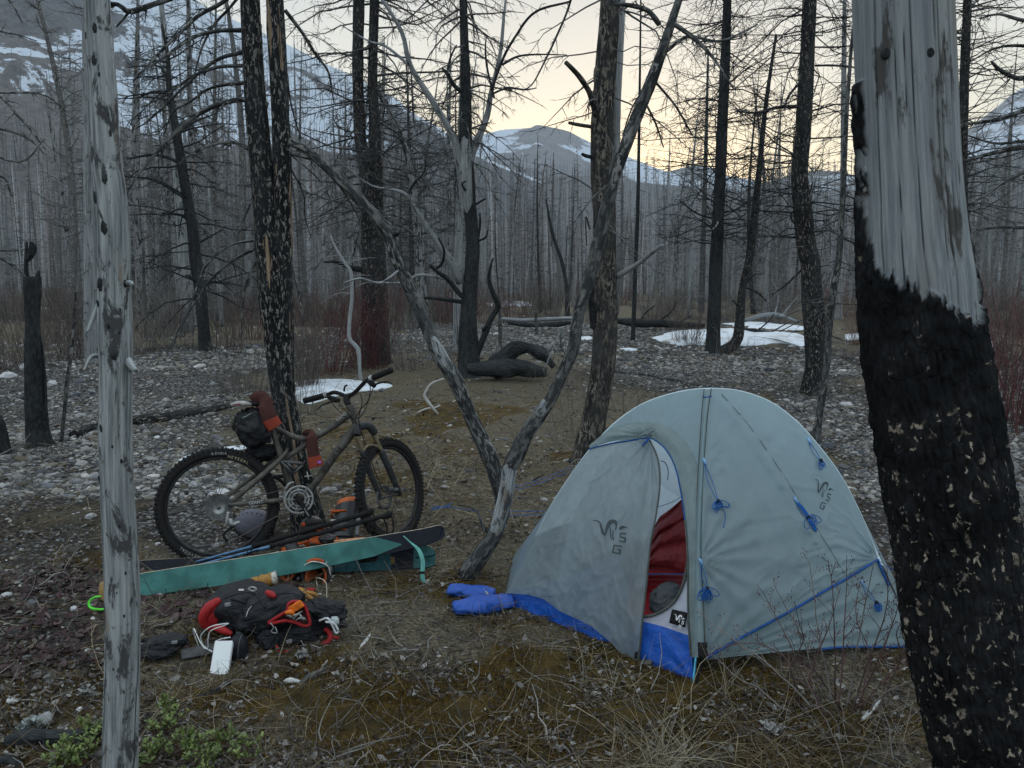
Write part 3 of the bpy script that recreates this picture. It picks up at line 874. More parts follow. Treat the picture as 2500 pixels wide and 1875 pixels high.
# charred stump with hollow top, left
def stump(name, label, pts, Y, jagpts, mat, sides=18, rough=.16):
    base = P(pts[0][0], pts[0][1], Y)
    t = thing(name, base, label, 'stump')
    g, W, R = trunk_geo(pts, Y, 60, sides, rough); part(g, 'trunk', mat, t)
    for j in jagpts:
        gl = Geo(); Wl, Rl = trace(j, Y, 14); tubes(gl, Wl, Rl, 7, rough=.25); part(gl, 'splinter', mat, t)
    return t
stump('burnt_stump', 'tall charred broken stump with a jagged hollow top at the left', [(98, 1085, 58), (90, 1030, 50), (84, 940, 44), (82, 860, 42), (80, 790, 30), (79, 760, 34), (79, 700, 38), (79, 675, 38)], gy(98, 1088),
      [[(66, 700, 14), (64, 650, 10), (64, 620, 8), (66, 590, 4)], [(64, 640, 8), (74, 625, 16), (80, 605, 18), (76, 590, 8)], [(90, 700, 16), (93, 672, 10), (95, 660, 4)], [(98, 1080, 20), (112, 1000, 8), (108, 900, 6), (100, 820, 4)]], M_charsm)
stump('burnt_stump', 'low charred stump cut by the left edge of the photo', [(-6, 1112, 66), (-8, 1070, 50), (-10, 1030, 34), (-14, 1010, 18)], gy(-6, 1112), [], M_charsm)
hero('sapling', 'thin leaning dead sapling just right of the tall charred stump', 'dead tree',
     [(150, 1078, 9), (158, 1000, 9), (164, 930, 9), (172, 880, 9), (180, 800, 7), (184, 740, 5), (186, 700, 3)], gy(150, 1078), M_greybark, sides=7, n=24,
     auto=[dict(n=14, t0=.2, t1=.95, L0=.25, L1=.15, r0=.004, M=2, rt=.002)], twig_mat=M_twig)
# dark crooked tree between the snag and the double trunk
hero('dead_tree', 'dark crooked burnt tree between the nearest snag and the double trunk', 'dead tree',
     [(501, 856, 32), (497, 800, 28), (490, 720, 28), (478, 640, 27), (470, 560, 26), (455, 470, 24), (440, 380, 22), (425, 290, 18), (412, 210, 13), (410, 140, 9), (395, 60, 5)], gy(501, 858), M_charsm, sides=14,
     limbs=[([(440, 400, 8), (410, 385, 8), (370, 378, 7), (310, 388, 4)], 0), ([(470, 500, 8), (430, 470, 7), (370, 438, 5), (300, 430, 3)], -.5), ([(425, 250, 8), (405, 228, 8), (370, 225, 6), (335, 240, 3)], .4),
            ([(478, 600, 6), (500, 585, 5), (545, 560, 3)], .4), ([(470, 545, 8), (440, 525, 7), (395, 520, 5)], -.4), ([(435, 330, 6), (470, 300, 6), (520, 280, 3)], .6), ([(412, 200, 7), (400, 175, 7), (380, 160, 4), (310, 165, 2)], .3), ([(485, 690, 6), (462, 675, 5), (452, 672, 3)], 0)],
     auto=[dict(n=60, t0=.15, t1=.98, L0=2.4, L1=1.6, r0=.022, M=9, M2=3, el=.1, droop=.12, crook=.17, rt=.009)], tw=(8, .3, 3), twig_mat=M_charsm)
# double trunk behind the bicycle
TDY = gy(757, 1292)
sock_tree = hero('double_trunk_tree', 'charred double-trunk tree with tan scars that the bicycle leans on', 'dead tree',
     [(757, 1296, 92), (742, 1230, 76), (722, 1150, 66), (707, 1064, 60), (694, 980, 56), (682, 900, 56), (672, 820, 56), (662, 727, 58), (655, 600, 60), (648, 500, 58), (636, 380, 54), (624, 250, 50), (615, 100, 46), (611, 0, 43), (606, -150, 38)], TDY, M_charscar, sides=26, n=120, rough=.13,
     limbs=[([(700, 960, 40), (696, 860, 44), (692, 727, 46), (690, 600, 46), (690, 480, 45), (689, 380, 44), (684, 270, 43), (680, 169, 42), (673, 60, 41), (670, -30, 40), (666, -150, 36)], -.03, None, 0),
            ([(591, 74, 11), (527, 76, 9), (464, 95, 8), (401, 139, 6), (338, 181, 3)], -.5), ([(595, 127, 10), (536, 143, 9), (490, 175, 7), (443, 219, 6), (367, 291, 4), (330, 315, 2)], .3),
            ([(596, 160, 9), (527, 165, 8), (464, 190, 6), (413, 228, 4), (346, 262, 3)], -.3), ([(600, 203, 9), (550, 207, 8), (506, 219, 6), (464, 249, 5), (422, 274, 4), (400, 330, 2)], .4),
            ([(655, 257, 14), (620, 246, 13), (591, 243, 12), (540, 253, 12), (485, 278, 11), (439, 312, 10), (401, 354, 8), (354, 405, 7), (325, 443, 6), (306, 480, 4)], -.35),
            ([(615, 368, 9), (570, 348, 8), (515, 354, 7), (470, 375, 5), (430, 405, 3)], -.2), ([(630, 586, 7), (561, 599, 6), (506, 645, 6), (485, 690, 5), (455, 770, 4), (418, 855, 2)], -.4),
            ([(630, 603, 8), (561, 641, 7), (506, 692, 6), (485, 727, 5), (443, 790, 4), (418, 850, 2)], .2), ([(625, 455, 6), (608, 506, 5), (582, 570, 4), (575, 660, 2)], -.2), ([(635, 625, 6), (603, 684, 5), (592, 760, 4), (589, 825, 2)], -.1),
            ([(696, 25, 9), (738, 80, 8), (772, 135, 7), (802, 177, 5), (815, 250, 3)], .3), ([(600, -40, 9), (540, 8, 9), (485, 38, 9), (435, 84, 8), (380, 139, 6), (325, 200, 3)], -.5), ([(600, -30, 7), (560, 20, 6), (523, 60, 6), (494, 114, 5), (477, 175, 3)], .2),
            ([(560, -80, 12), (450, -18, 12), (367, 13, 12), (316, 28, 13), (290, 12, 11), (262, 8, 8)], -.3, None, .5), ([(316, 28, 6), (300, 48, 5), (284, 65, 4)], 0, None, .3),
            ([(615, 452, 8), (590, 452, 6), (575, 452, 5)], 0, None, 0), ([(700, 370, 5), (760, 420, 4), (800, 470, 3), (830, 560, 2)], -.3), ([(703, 400, 5), (740, 470, 4), (745, 530, 3), (760, 580, 2)], .3), ([(705, 620, 4), (725, 700, 4), (742, 800, 3), (738, 860, 2)], -.2),
            ([(700, 180, 5), (712, 260, 4), (735, 340, 3)], .2)],
     tw=(17, .16, 4), limb_mat=M_greybark, twig_mat=M_greybark)
# fix: second stem shares the scarred bark
for c in sock_tree[0].children:
    if c.name.startswith('limb'):
        c.data.materials[0] = M_charscar; c.name = 'second_trunk'; break
# the two leaning stems that cross in front
hero('leaning_tree', 'leaning curved burnt trunk reaching up-left against the double trunk tree', 'dead tree',
     [(1205, 1306, 34), (1222, 1240, 26), (1209, 1161, 36), (1192, 1106, 42), (1171, 1064, 38), (1138, 992, 34), (1112, 929, 38), (1070, 862, 34), (1036, 781, 34), (1003, 710, 32), (969, 634, 29), (939, 560, 32), (884, 494, 28), (834, 442, 28), (790, 400, 24), (745, 366, 20), (706, 345, 16)], 4.62, M_greybark, sides=22, n=110, rough=.10,
     limbs=[([(1040, 790, 14), (1046, 776, 10), (1050, 768, 5)], 0, None, 0), ([(955, 575, 16), (966, 572, 12), (976, 568, 3)], -.05, M_charsm, 0), ([(706, 375, 6), (780, 400, 6), (840, 470, 5), (880, 540, 3)], .3), ([(1100, 905, 8), (1120, 925, 8)], 0, None, 0),
            ([(980, 655, 6), (930, 690, 6), (880, 680, 5), (840, 690, 3)], -.5, M_silverfar), ([(850, 470, 5), (800, 540, 4), (790, 600, 3)], -.2)], tw=(9, .22, 3), flare=False)
hero('leaning_tree', 'leaning trunk with bare silver lower part between the bicycle and the tent', 'dead tree',
     [(1134, 1408, 46), (1174, 1355, 46), (1213, 1295, 36), (1233, 1216, 36), (1243, 1147, 35), (1263, 1108, 42), (1282, 1063, 38), (1317, 1014, 35), (1347, 969, 30), (1367, 925, 28), (1399, 853, 30), (1410, 781, 28), (1429, 710, 29), (1446, 650, 31), (1473, 540, 33), (1500, 435, 29), (1526, 359, 29), (1559, 274, 29), (1593, 190, 27), (1627, 93, 22), (1657, 0, 17), (1690, -110, 12)], gy(1134, 1412), M_greybark, sides=24, n=140, rough=.12,
     limbs=[([(1185, 1300, 12), (1168, 1255, 6), (1150, 1240, 4), (1118, 1232, 2)], 0, M_greybark, .3), ([(1620, 130, 10), (1680, 90, 8), (1760, 100, 6), (1850, 60, 3)], .3), ([(1610, 60, 12), (1580, 25, 12), (1530, 12, 10), (1500, 10, 6)], 0),
            ([(1640, 55, 11), (1690, 90, 10), (1740, 140, 7), (1790, 215, 4)], -.2), ([(1600, 200, 6), (1650, 260, 5), (1690, 330, 4)], .3), ([(1500, 440, 5), (1450, 480, 4), (1400, 545, 2)], -.3), ([(1590, 190, 5), (1545, 260, 4), (1520, 330, 3)], .2),
            ([(1570, 240, 5), (1600, 300, 5), (1620, 360, 3)], .3), ([(1385, 870, 6), (1370, 840, 6), (1372, 800, 4)], 0, M_silverfar), ([(1372, 800, 3), (1350, 850, 3), (1330, 900, 2)], -.1, M_silverfar)], tw=(12, .25, 3), flare=False)
# thin bare-wood face on that stem
def wood_face(parent, pts, Y, off=0.012):
    g = Geo(); W, R = trace(pts, Y, 40)
    W[:, 1] -= R * 0.10
    tubes(g, W, R * 1.0, 18, rough=.16); part(g, 'bare_wood', M_silver, parent)
for o_ in list(bpy.data.objects):
    if o_.get('label', '').startswith('leaning trunk with bare'):
        wood_face(o_, [(1196, 1325, 12), (1212, 1296, 34), (1224, 1250, 38), (1234, 1210, 39), (1240, 1170, 38), (1245, 1140, 34), (1255, 1118, 20), (1262, 1100, 8)], gy(1134, 1412))
        wood_face(o_, [(1300, 1036, 8), (1316, 1012, 32), (1332, 988, 29), (1350, 962, 16), (1362, 940, 6)], gy(1134, 1412))
    if o_.get('label', '').startswith('leaning curved burnt'):
        wood_face(o_, [(1050, 806, 6), (1066, 845, 26), (1084, 880, 28), (1100, 905, 24), (1120, 935, 8)], 4.60)
# trunk right of them
T9Y = gy(1435, 1128)
hero('dead_tree', 'thick flaking burnt trunk rising behind the left side of the tent', 'dead tree',
     [(1432, 1132, 84), (1447, 1043, 64), (1462, 959, 58), (1474, 874, 60), (1479, 769, 58), (1476, 642, 58), (1475, 548, 56), (1471, 422, 55), (1471, 295, 53), (1479, 169, 50), (1488, 40, 46), (1494, -120, 42)], T9Y, M_lichen, sides=24, n=110, rough=.13,
     limbs=[([(1500, 470, 14), (1505, 380, 16), (1507, 250, 18), (1512, 150, 18), (1518, 0, 18), (1522, -120, 16)], .35, M_silverfar, 0),
            ([(1466, 310, 16), (1450, 262, 15), (1437, 222, 13), (1410, 182, 12), (1381, 152, 10)], -.4, None, 0), ([(1455, 311, 9), (1420, 306, 9), (1390, 300, 8)], -.3, None, 0), ([(1450, 385, 10), (1432, 381, 9), (1422, 377, 8)], -.2, M_charsm, 0),
            ([(1508, 675, 14), (1560, 642, 12), (1600, 610, 9), (1618, 598, 8)], -.4, M_silverfar, 0), ([(1458, 240, 7), (1452, 190, 7), (1455, 165, 5), (1462, 200, 3)], 0, None, 0), ([(1450, 800, 18), (1444, 730, 16), (1446, 690, 8)], -.2, M_charsm, 0),
            ([(1440, 560, 5), (1430, 530, 4), (1432, 600, 3)], 0)],
     auto=[dict(n=22, t0=.45, t1=.99, L0=.9, L1=1.1, r0=.010, M=6, M2=2, el=-.1, droop=.16, crook=.2, rt=.004)], tw=(3, .2, 2), twig_mat=M_twig)
# forked dark and silver tree
T10Y = gy(1146, 918)
hero('forked_tree', 'forked tree, black below and silver above, right of the red willow', 'dead tree',
     [(1146, 922, 78), (1146, 895, 56), (1143, 811, 46), (1146, 727, 38), (1152, 650, 35), (1154, 600, 33), (1149, 527, 32), (1141, 470, 36), (1137, 422, 38), (1136, 338, 32), (1137, 211, 25), (1133, 84, 20), (1131, 0, 18), (1129, -120, 14)], T10Y, M_charsm, sides=20, n=90,
     limbs=[([(1138, 470, 26), (1124, 400, 24), (1110, 345, 18), (1095, 312, 16), (1057, 249, 14), (1002, 160, 12), (985, 90, 10), (960, 40, 9), (926, -10, 6)], -.6, M_silverfar), ([(1000, 160, 8), (943, 114, 6), (900, 100, 4), (830, 60, 2)], .4, M_silverfar),
            ([(1145, 400, 18), (1160, 355, 17), (1188, 287, 14), (1197, 236, 12), (1205, 200, 10), (1222, 127, 9), (1230, 42, 7), (1238, -30, 4)], .4, M_silverfar), ([(1200, 220, 7), (1226, 148, 7), (1256, 93, 6), (1306, 30, 6), (1391, 4, 5)], -.3), ([(1395, -6, 6), (1384, 30, 5), (1361, 84, 5), (1327, 156, 4), (1300, 205, 3), (1281, 219, 3)], -.2), ([(1200, 230, 5), (1239, 215, 5), (1281, 219, 4), (1310, 215, 2)], -.2),
            ([(1226, 158, 6), (1264, 138, 5), (1310, 133, 4), (1384, 134, 2)], .3), ([(1207, 240, 5), (1190, 170, 5), (1185, 120, 4), (1188, 85, 2)], .1),
            ([(1125, 690, 24), (1095, 632, 20), (1053, 572, 16), (1019, 519, 13), (994, 477, 10), (960, 463, 7), (900, 450, 5), (800, 371, 3)], -1.2, M_silverfar, 1.0), ([(994, 477, 8), (1010, 450, 6), (1035, 420, 4), (1040, 380, 3)], 0, None),
            ([(1145, 735, 15), (1120, 715, 13), (1095, 684, 12), (1070, 665, 10), (1050, 648, 7)], -.5, None, .3), ([(1062, 660, 7), (1080, 640, 7), (1084, 610, 6), (1070, 580, 4)], -.5, None, 0), ([(1132, 738, 11), (1100, 733, 10), (1060, 728, 8), (1036, 727, 6)], -.5, None, .3), ([(1065, 675, 8), (1020, 672, 7), (980, 690, 5), (900, 690, 3), (870, 700, 2)], -.8, M_silverfar),
            ([(1160, 870, 22), (1172, 845, 16), (1190, 800, 16), (1200, 775, 15), (1216, 748, 14), (1205, 718, 12), (1194, 684, 10), (1198, 650, 7), (1204, 630, 4)], -.4, None, .3), ([(1185, 810, 10), (1180, 805, 8), (1190, 795, 6)], -.4, None, 0),
            ([(1158, 590, 10), (1160, 540, 9), (1158, 494, 8), (1156, 440, 7), (1154, 398, 5)], -.3, None, 0), ([(1158, 494, 7), (1140, 470, 6), (1128, 450, 5), (1138, 442, 3)], -.3, None, 0), ([(1160, 500, 5), (1185, 485, 4)], -.3, None, 0), ([(1165, 590, 8), (1172, 550, 6), (1172, 520, 4)], -.2, None, 0), ([(1168, 588, 6), (1185, 580, 5), (1192, 560, 3)], -.3, None, 0),
            ([(1136, 230, 10), (1110, 210, 10), (1092, 180, 9), (1080, 168, 6)], -.3, None, .5), ([(1092, 180, 6), (1100, 140, 5), (1115, 110, 3)], 0)],
     auto=[dict(n=70, t0=.5, t1=.99, L0=1.6, L1=1.4, r0=.016, M=8, M2=3, el=-.05, droop=.2, crook=.16, rt=.006)], tw=(10, .18, 3), limb_mat=M_charsm, twig_mat=M_greybark)
def _silverskin(g0, pts, Y, parent, mat, k=1.12):
    g = Geo(); W, R = trace(pts, Y, 50); W[:, 1] -= R * .35; tubes(g, W, R * k * .9, 16, rough=.1); part(g, 'bare_wood', mat, parent)
for o_ in list(bpy.data.objects):
    if o_.get('label', '').startswith('forked tree'):
        _silverskin(None, [(1150, 560, 6), (1145, 520, 22), (1140, 460, 36), (1137, 400, 36), (1137, 320, 20), (1139, 230, 6)], T10Y, o_, M_silverfar)
        _silverskin(None, [(1144, 650, 4), (1145, 620, 14), (1147, 590, 14), (1149, 572, 4)], T10Y, o_, simple('red_rotten_wood', (0.16, 0.07, 0.035), .9))
hero('dead_tree', 'straight silver pole standing directly behind the forked tree', 'dead tree',
     [(1118, 850, 24), (1118, 700, 21), (1122, 480, 18), (1128, 230, 14), (1130, 60, 9)], gy(1118, 850), M_silverfar, sides=12, auto=[dict(n=40, t0=.2, t1=.95, L0=.5, L1=.6, r0=.012, M=3, rt=.006)], twig_mat=M_twig)
# two dark stems left of it
T11Y = gy(918, 884)
hero('dead_tree', 'thick black tree splitting into two stems behind the red willow', 'dead tree',
     [(918, 888, 74), (914, 727, 62), (914, 642, 58), (918, 549, 38), (918, 422, 30), (914, 295, 26), (910, 169, 22), (914, 0, 22), (914, -120, 18)], T11Y, M_char, sides=20, n=80,
     limbs=[([(910, 650, 50), (901, 591, 40), (897, 464, 30), (880, 338, 28), (874, 169, 26), (876, 0, 26), (876, -120, 20)], -.1, None, 0), ([(905, 660, 20), (860, 655, 12), (820, 640, 7), (790, 640, 4)], -.6, M_charsm, .5)],
     auto=[dict(n=120, t0=.32, t1=.99, L0=2.6, L1=2.2, r0=.022, M=10, M2=3, el=.05, droop=.10, crook=.16, rt=.008)], twig_mat=M_greybark, tw=(5, .2, 2))
hero('dead_tree', 'half burnt tree with a patch of bare orange wood between two black trunks', 'dead tree',
     [(1035, 800, 28), (1030, 720, 26), (1024, 640, 24), (1020, 560, 22), (1010, 480, 20), (995, 380, 18), (965, 300, 15), (935, 240, 12), (905, 200, 9)], gy(1035, 800), M_halfburnt, sides=14,
     auto=[dict(n=90, t0=.22, t1=.99, L0=2.6, L1=2, r0=.025, M=9, M2=3, el=.15, droop=.03, crook=.2, rt=.011)], twig_mat=M_greybark)
# right-hand group
T12Y = gy(1740, 862)
hero('dead_tree', 'smooth black trunk standing in the right-hand snow patch', 'dead tree',
     [(1740, 866, 40), (1742, 800, 33), (1746, 700, 31), (1750, 600, 30), (1757, 464, 27), (1764, 295, 25), (1771, 127, 22), (1776, 0, 19), (1780, -140, 14)], T12Y, M_charsm, sides=16,
     limbs=[([(1744, 535, 5), (1700, 520, 4), (1660, 490, 3)], -.5), ([(1760, 545, 3), (1790, 548, 2), (1820, 546, 2)], 0), ([(1745, 530, 5), (1752, 545, 4), (1740, 560, 3)], -.4, M_silverfar, 0)],
     auto=[dict(n=190, t0=.28, t1=.99, L0=2.5, L1=2.5, r0=.014, M=8, M2=2, el=.12, droop=.07, upturn=.06, crook=.28, rt=.007, tw=.34)], twig_mat=M_charsm)
hero('dead_tree', 'burnt tree with a curved foot beside the smooth black trunk in snow', 'dead tree',
     [(1762, 858, 30), (1786, 846, 27), (1802, 822, 26), (1807, 769, 23), (1813, 705, 18), (1829, 634, 20), (1840, 549, 19), (1853, 422, 14), (1870, 253, 10), (1895, 84, 6)], T12Y + .2, M_char, sides=16,
     limbs=[([(1818, 700, 6), (1850, 715, 5), (1872, 735, 3)], 0), ([(1820, 695, 6), (1832, 680, 4), (1845, 668, 3)], 0), ([(1805, 760, 4), (1792, 735, 3), (1785, 738, 2)], 0)],
     auto=[dict(n=60, t0=.4, t1=.99, L0=2.0, L1=1.0, r0=.011, M=7, el=.1, droop=.05, crook=.2, rt=.006)], twig_mat=M_charsm)
hero('dead_tree', 'slim grey trunk behind and left of the smooth black trunk', 'dead tree',
     [(1712, 762, 15), (1716, 620, 13), (1722, 422, 10), (1727, 211, 6), (1729, 120, 4)], gy(1712, 762), M_greybark, sides=10,
     auto=[dict(n=120, t0=.1, t1=.99, L0=2.8, L1=1.0, r0=.018, M=5, el=.0, droop=.05, rt=.011)], twig_mat=M_greybark)
T13Y = gy(1984, 962)
hero('dead_tree', 'flecked black trunk behind the tent, left of the huge scorched trunk', 'dead tree',
     [(1984, 968, 66), (1991, 895, 50), (1991, 811, 52), (1983, 727, 49), (1978, 642, 45), (1967, 591, 43), (1959, 506, 42), (1952, 422, 39), (1959, 338, 37), (1967, 211, 35), (1973, 84, 32), (1976, 0, 30), (1980, -130, 26)], T13Y, M_char, sides=24, n=110, rough=.14,
     limbs=[([(1955, 260, 9), (1900, 262, 8), (1850, 275, 6), (1800, 272, 4)], -.5), ([(1990, 160, 5), (2040, 160, 5), (2095, 165, 3)], 0), ([(1990, 115, 4), (2040, 115, 4), (2090, 110, 3)], 0), ([(1962, 190, 6), (1925, 235, 5), (1915, 270, 4)], -.2), ([(1950, 505, 6), (1932, 520, 6), (1935, 540, 5), (1950, 548, 4)], -.2, None, 0), ([(1975, 480, 6), (1980, 460, 4), (1984, 445, 3)], 0, None, 0),
            ([(1955, 580, 5), (1900, 578, 4), (1850, 578, 3)], .3), ([(1975, 640, 5), (1925, 690, 4), (1885, 720, 2)], .3)],
     auto=[dict(n=110, t0=.36, t1=.99, L0=2.2, L1=2.3, r0=.011, M=8, M2=2, el=.05, droop=.07, upturn=.05, crook=.28, rt=.005)], tw=(9, .25, 3), twig_mat=M_charsm)
hero('leaning_tree', 'thin grey leaning stem just right of the flecked black trunk', 'dead tree',
     [(1990, 1080, 30), (1996, 1043, 19), (2006, 980, 18), (2018, 895, 17), (2023, 811, 17), (2035, 705, 16), (2047, 642, 15), (2058, 480, 13), (2066, 295, 10), (2080, 100, 7), (2092, 0, 4)], gy(1990, 1082), M_greybark, sides=14,
     limbs=[([(2020, 815, 5), (2060, 832, 4)], 0, None, 0), ([(2023, 800, 4), (2015, 770, 3), (1985, 740, 2)], 0)], auto=[dict(n=60, t0=.3, t1=.98, L0=.8, L1=.5, r0=.006, M=5, el=-.1, droop=.1, rt=.003)], twig_mat=M_greybark)
hero('dead_tree', 'tall silver pole with drooping twigs left of the huge scorched trunk', 'dead tree',
     [(2048, 772, 17), (2052, 591, 15), (2058, 422, 13), (2060, 211, 12), (2062, 0, 9), (2063, -120, 7)], gy(2048, 772), M_silverfar, sides=10,
     auto=[dict(n=170, t0=.2, t1=.98, L0=2.0, L1=1.8, r0=.014, M=4, el=.05, droop=.17, rt=.009)], twig_mat=M_twig)
hero('dead_tree', 'slim dark straight pole to the right of the leaning tree above the tent', 'dead tree',
     [(1545, 832, 11), (1551, 675, 10), (1557, 506, 9), (1560, 338, 7), (1564, 42, 4), (1564, -60, 3)], gy(1545, 832), M_charsm, sides=10, auto=[dict(n=14, t0=.4, t1=.9, L0=.5, L1=.3, r0=.008, M=2)], twig_mat=M_charsm)
hero('dead_tree', 'thin black broken stem leaning left in front of the far forest', 'dead tree',
     [(1385, 772, 13), (1384, 705, 10), (1372, 640, 9), (1349, 570, 8), (1333, 485, 4)], gy(1385, 772), M_charsm, sides=10, n=30)
hero('sapling', 'crooked white bare sapling in front of the red willow', 'dead tree',
     [(880, 925, 10), (878, 895, 9), (874, 853, 11), (854, 828, 10), (853, 790, 9), (859, 727, 9), (857, 667, 9), (842, 642, 7), (817, 600, 5), (808, 575, 3)], gy(880, 925), simple('bleached_stem', (0.26, 0.275, 0.28), .8, scale=60), sides=10, n=50,
     auto=[dict(n=12, t0=.5, t1=.98, L0=.9, L1=.5, r0=.007, M=3, rt=.004)])
hero('dead_tree', 'dark trunk thick with fine branches behind the huge scorched trunk', 'dead tree',
     [(2362, 860, 24), (2358, 700, 18), (2355, 549, 17), (2350, 380, 22), (2355, 169, 20), (2362, 0, 18), (2366, -140, 14)], gy(2362, 860) - 3, M_char, sides=14,
     auto=[dict(n=210, t0=.35, t1=.99, L0=2.4, L1=1.8, r0=.013, M=8, M2=0, el=.05, droop=.02, upturn=.03, crook=.2, rt=.007, tw=.3)], twig_mat=M_greybark)
TE = 6.0
hero('dead_tree', 'burnt tree just outside the right edge whose grey limbs reach in', 'dead tree',
     [(2640, 1230, 110), (2636, 900, 84), (2620, 500, 74), (2600, 200, 66), (2590, -150, 58)], TE, M_greybark, sides=16,
     limbs=[([(2610, 230, 15), (2520, 262, 12), (2440, 290, 10), (2380, 300, 7), (2336, 308, 5)], -.3), ([(2610, 330, 15), (2520, 355, 13), (2430, 372, 10), (2337, 400, 6)], .3), ([(2610, 380, 14), (2520, 412, 11), (2450, 445, 8), (2400, 480, 6), (2343, 512, 3)], -.2), ([(2610, 560, 10), (2500, 556, 8), (2440, 555, 6), (2385, 562, 4)], .2),
            ([(2610, 240, 14), (2520, 195, 13), (2480, 190, 11), (2440, 170, 9), (2420, 150, 5)], -.5), ([(2600, 60, 12), (2500, 50, 9), (2440, 35, 6), (2390, 45, 3)], .2), ([(2600, 130, 11), (2500, 112, 8), (2430, 118, 5), (2370, 150, 3)], .4), ([(2610, 350, 10), (2500, 345, 8), (2430, 350, 6), (2360, 330, 3)], -.1)],
     tw=(15, .17, 3), twig_mat=M_greybark)
hero('dead_tree', 'burnt tree just outside the left edge whose thin limbs reach in', 'dead tree',
     [(-150, 1180, 90), (-140, 800, 70), (-130, 400, 62), (-120, -100, 52)], 6.6, M_greybark, sides=14,
     limbs=[([(-125, 120, 8), (-20, 215, 6), (60, 300, 5), (112, 365, 3)], -.2), ([(-125, 200, 7), (-20, 225, 5), (100, 230, 4), (165, 275, 2)], .2), ([(-125, 290, 6), (0, 315, 5), (70, 340, 4), (130, 400, 2)], -.2), ([(-125, 420, 6), (0, 430, 5), (30, 480, 3)], 0), ([(-120, -80, 7), (10, -10, 5), (55, 55, 3)], 0),
            ([(-130, 560, 8), (0, 630, 6), (40, 655, 5), (62, 675, 3)], .2), ([(-130, 600, 6), (0, 612, 4), (60, 610, 2)], 0), ([(-125, 60, 6), (20, 80, 4), (90, 100, 2)], .3), ([(-120, 330, 5), (40, 395, 4), (110, 340, 2)], .3)],
     tw=(12, .17, 3), twig_mat=M_greybark)
# upper part of the forest at the left: two nearer bare trees
hero('dead_tree', 'grey spire with a tan streaked trunk behind the crooked dark tree', 'dead tree',
     [(478, 800, 18), (474, 600, 16), (470, 420, 14), (465, 300, 13), (462, 120, 11), (460, 0, 9), (458, -100, 7)], gy(478, 800), M_halfburnt, sides=12,
     auto=[dict(n=110, t0=.2, t1=.98, L0=1.6, L1=1.4, r0=.015, M=5, el=.0, droop=.14, rt=.009)], twig_mat=M_greybark)

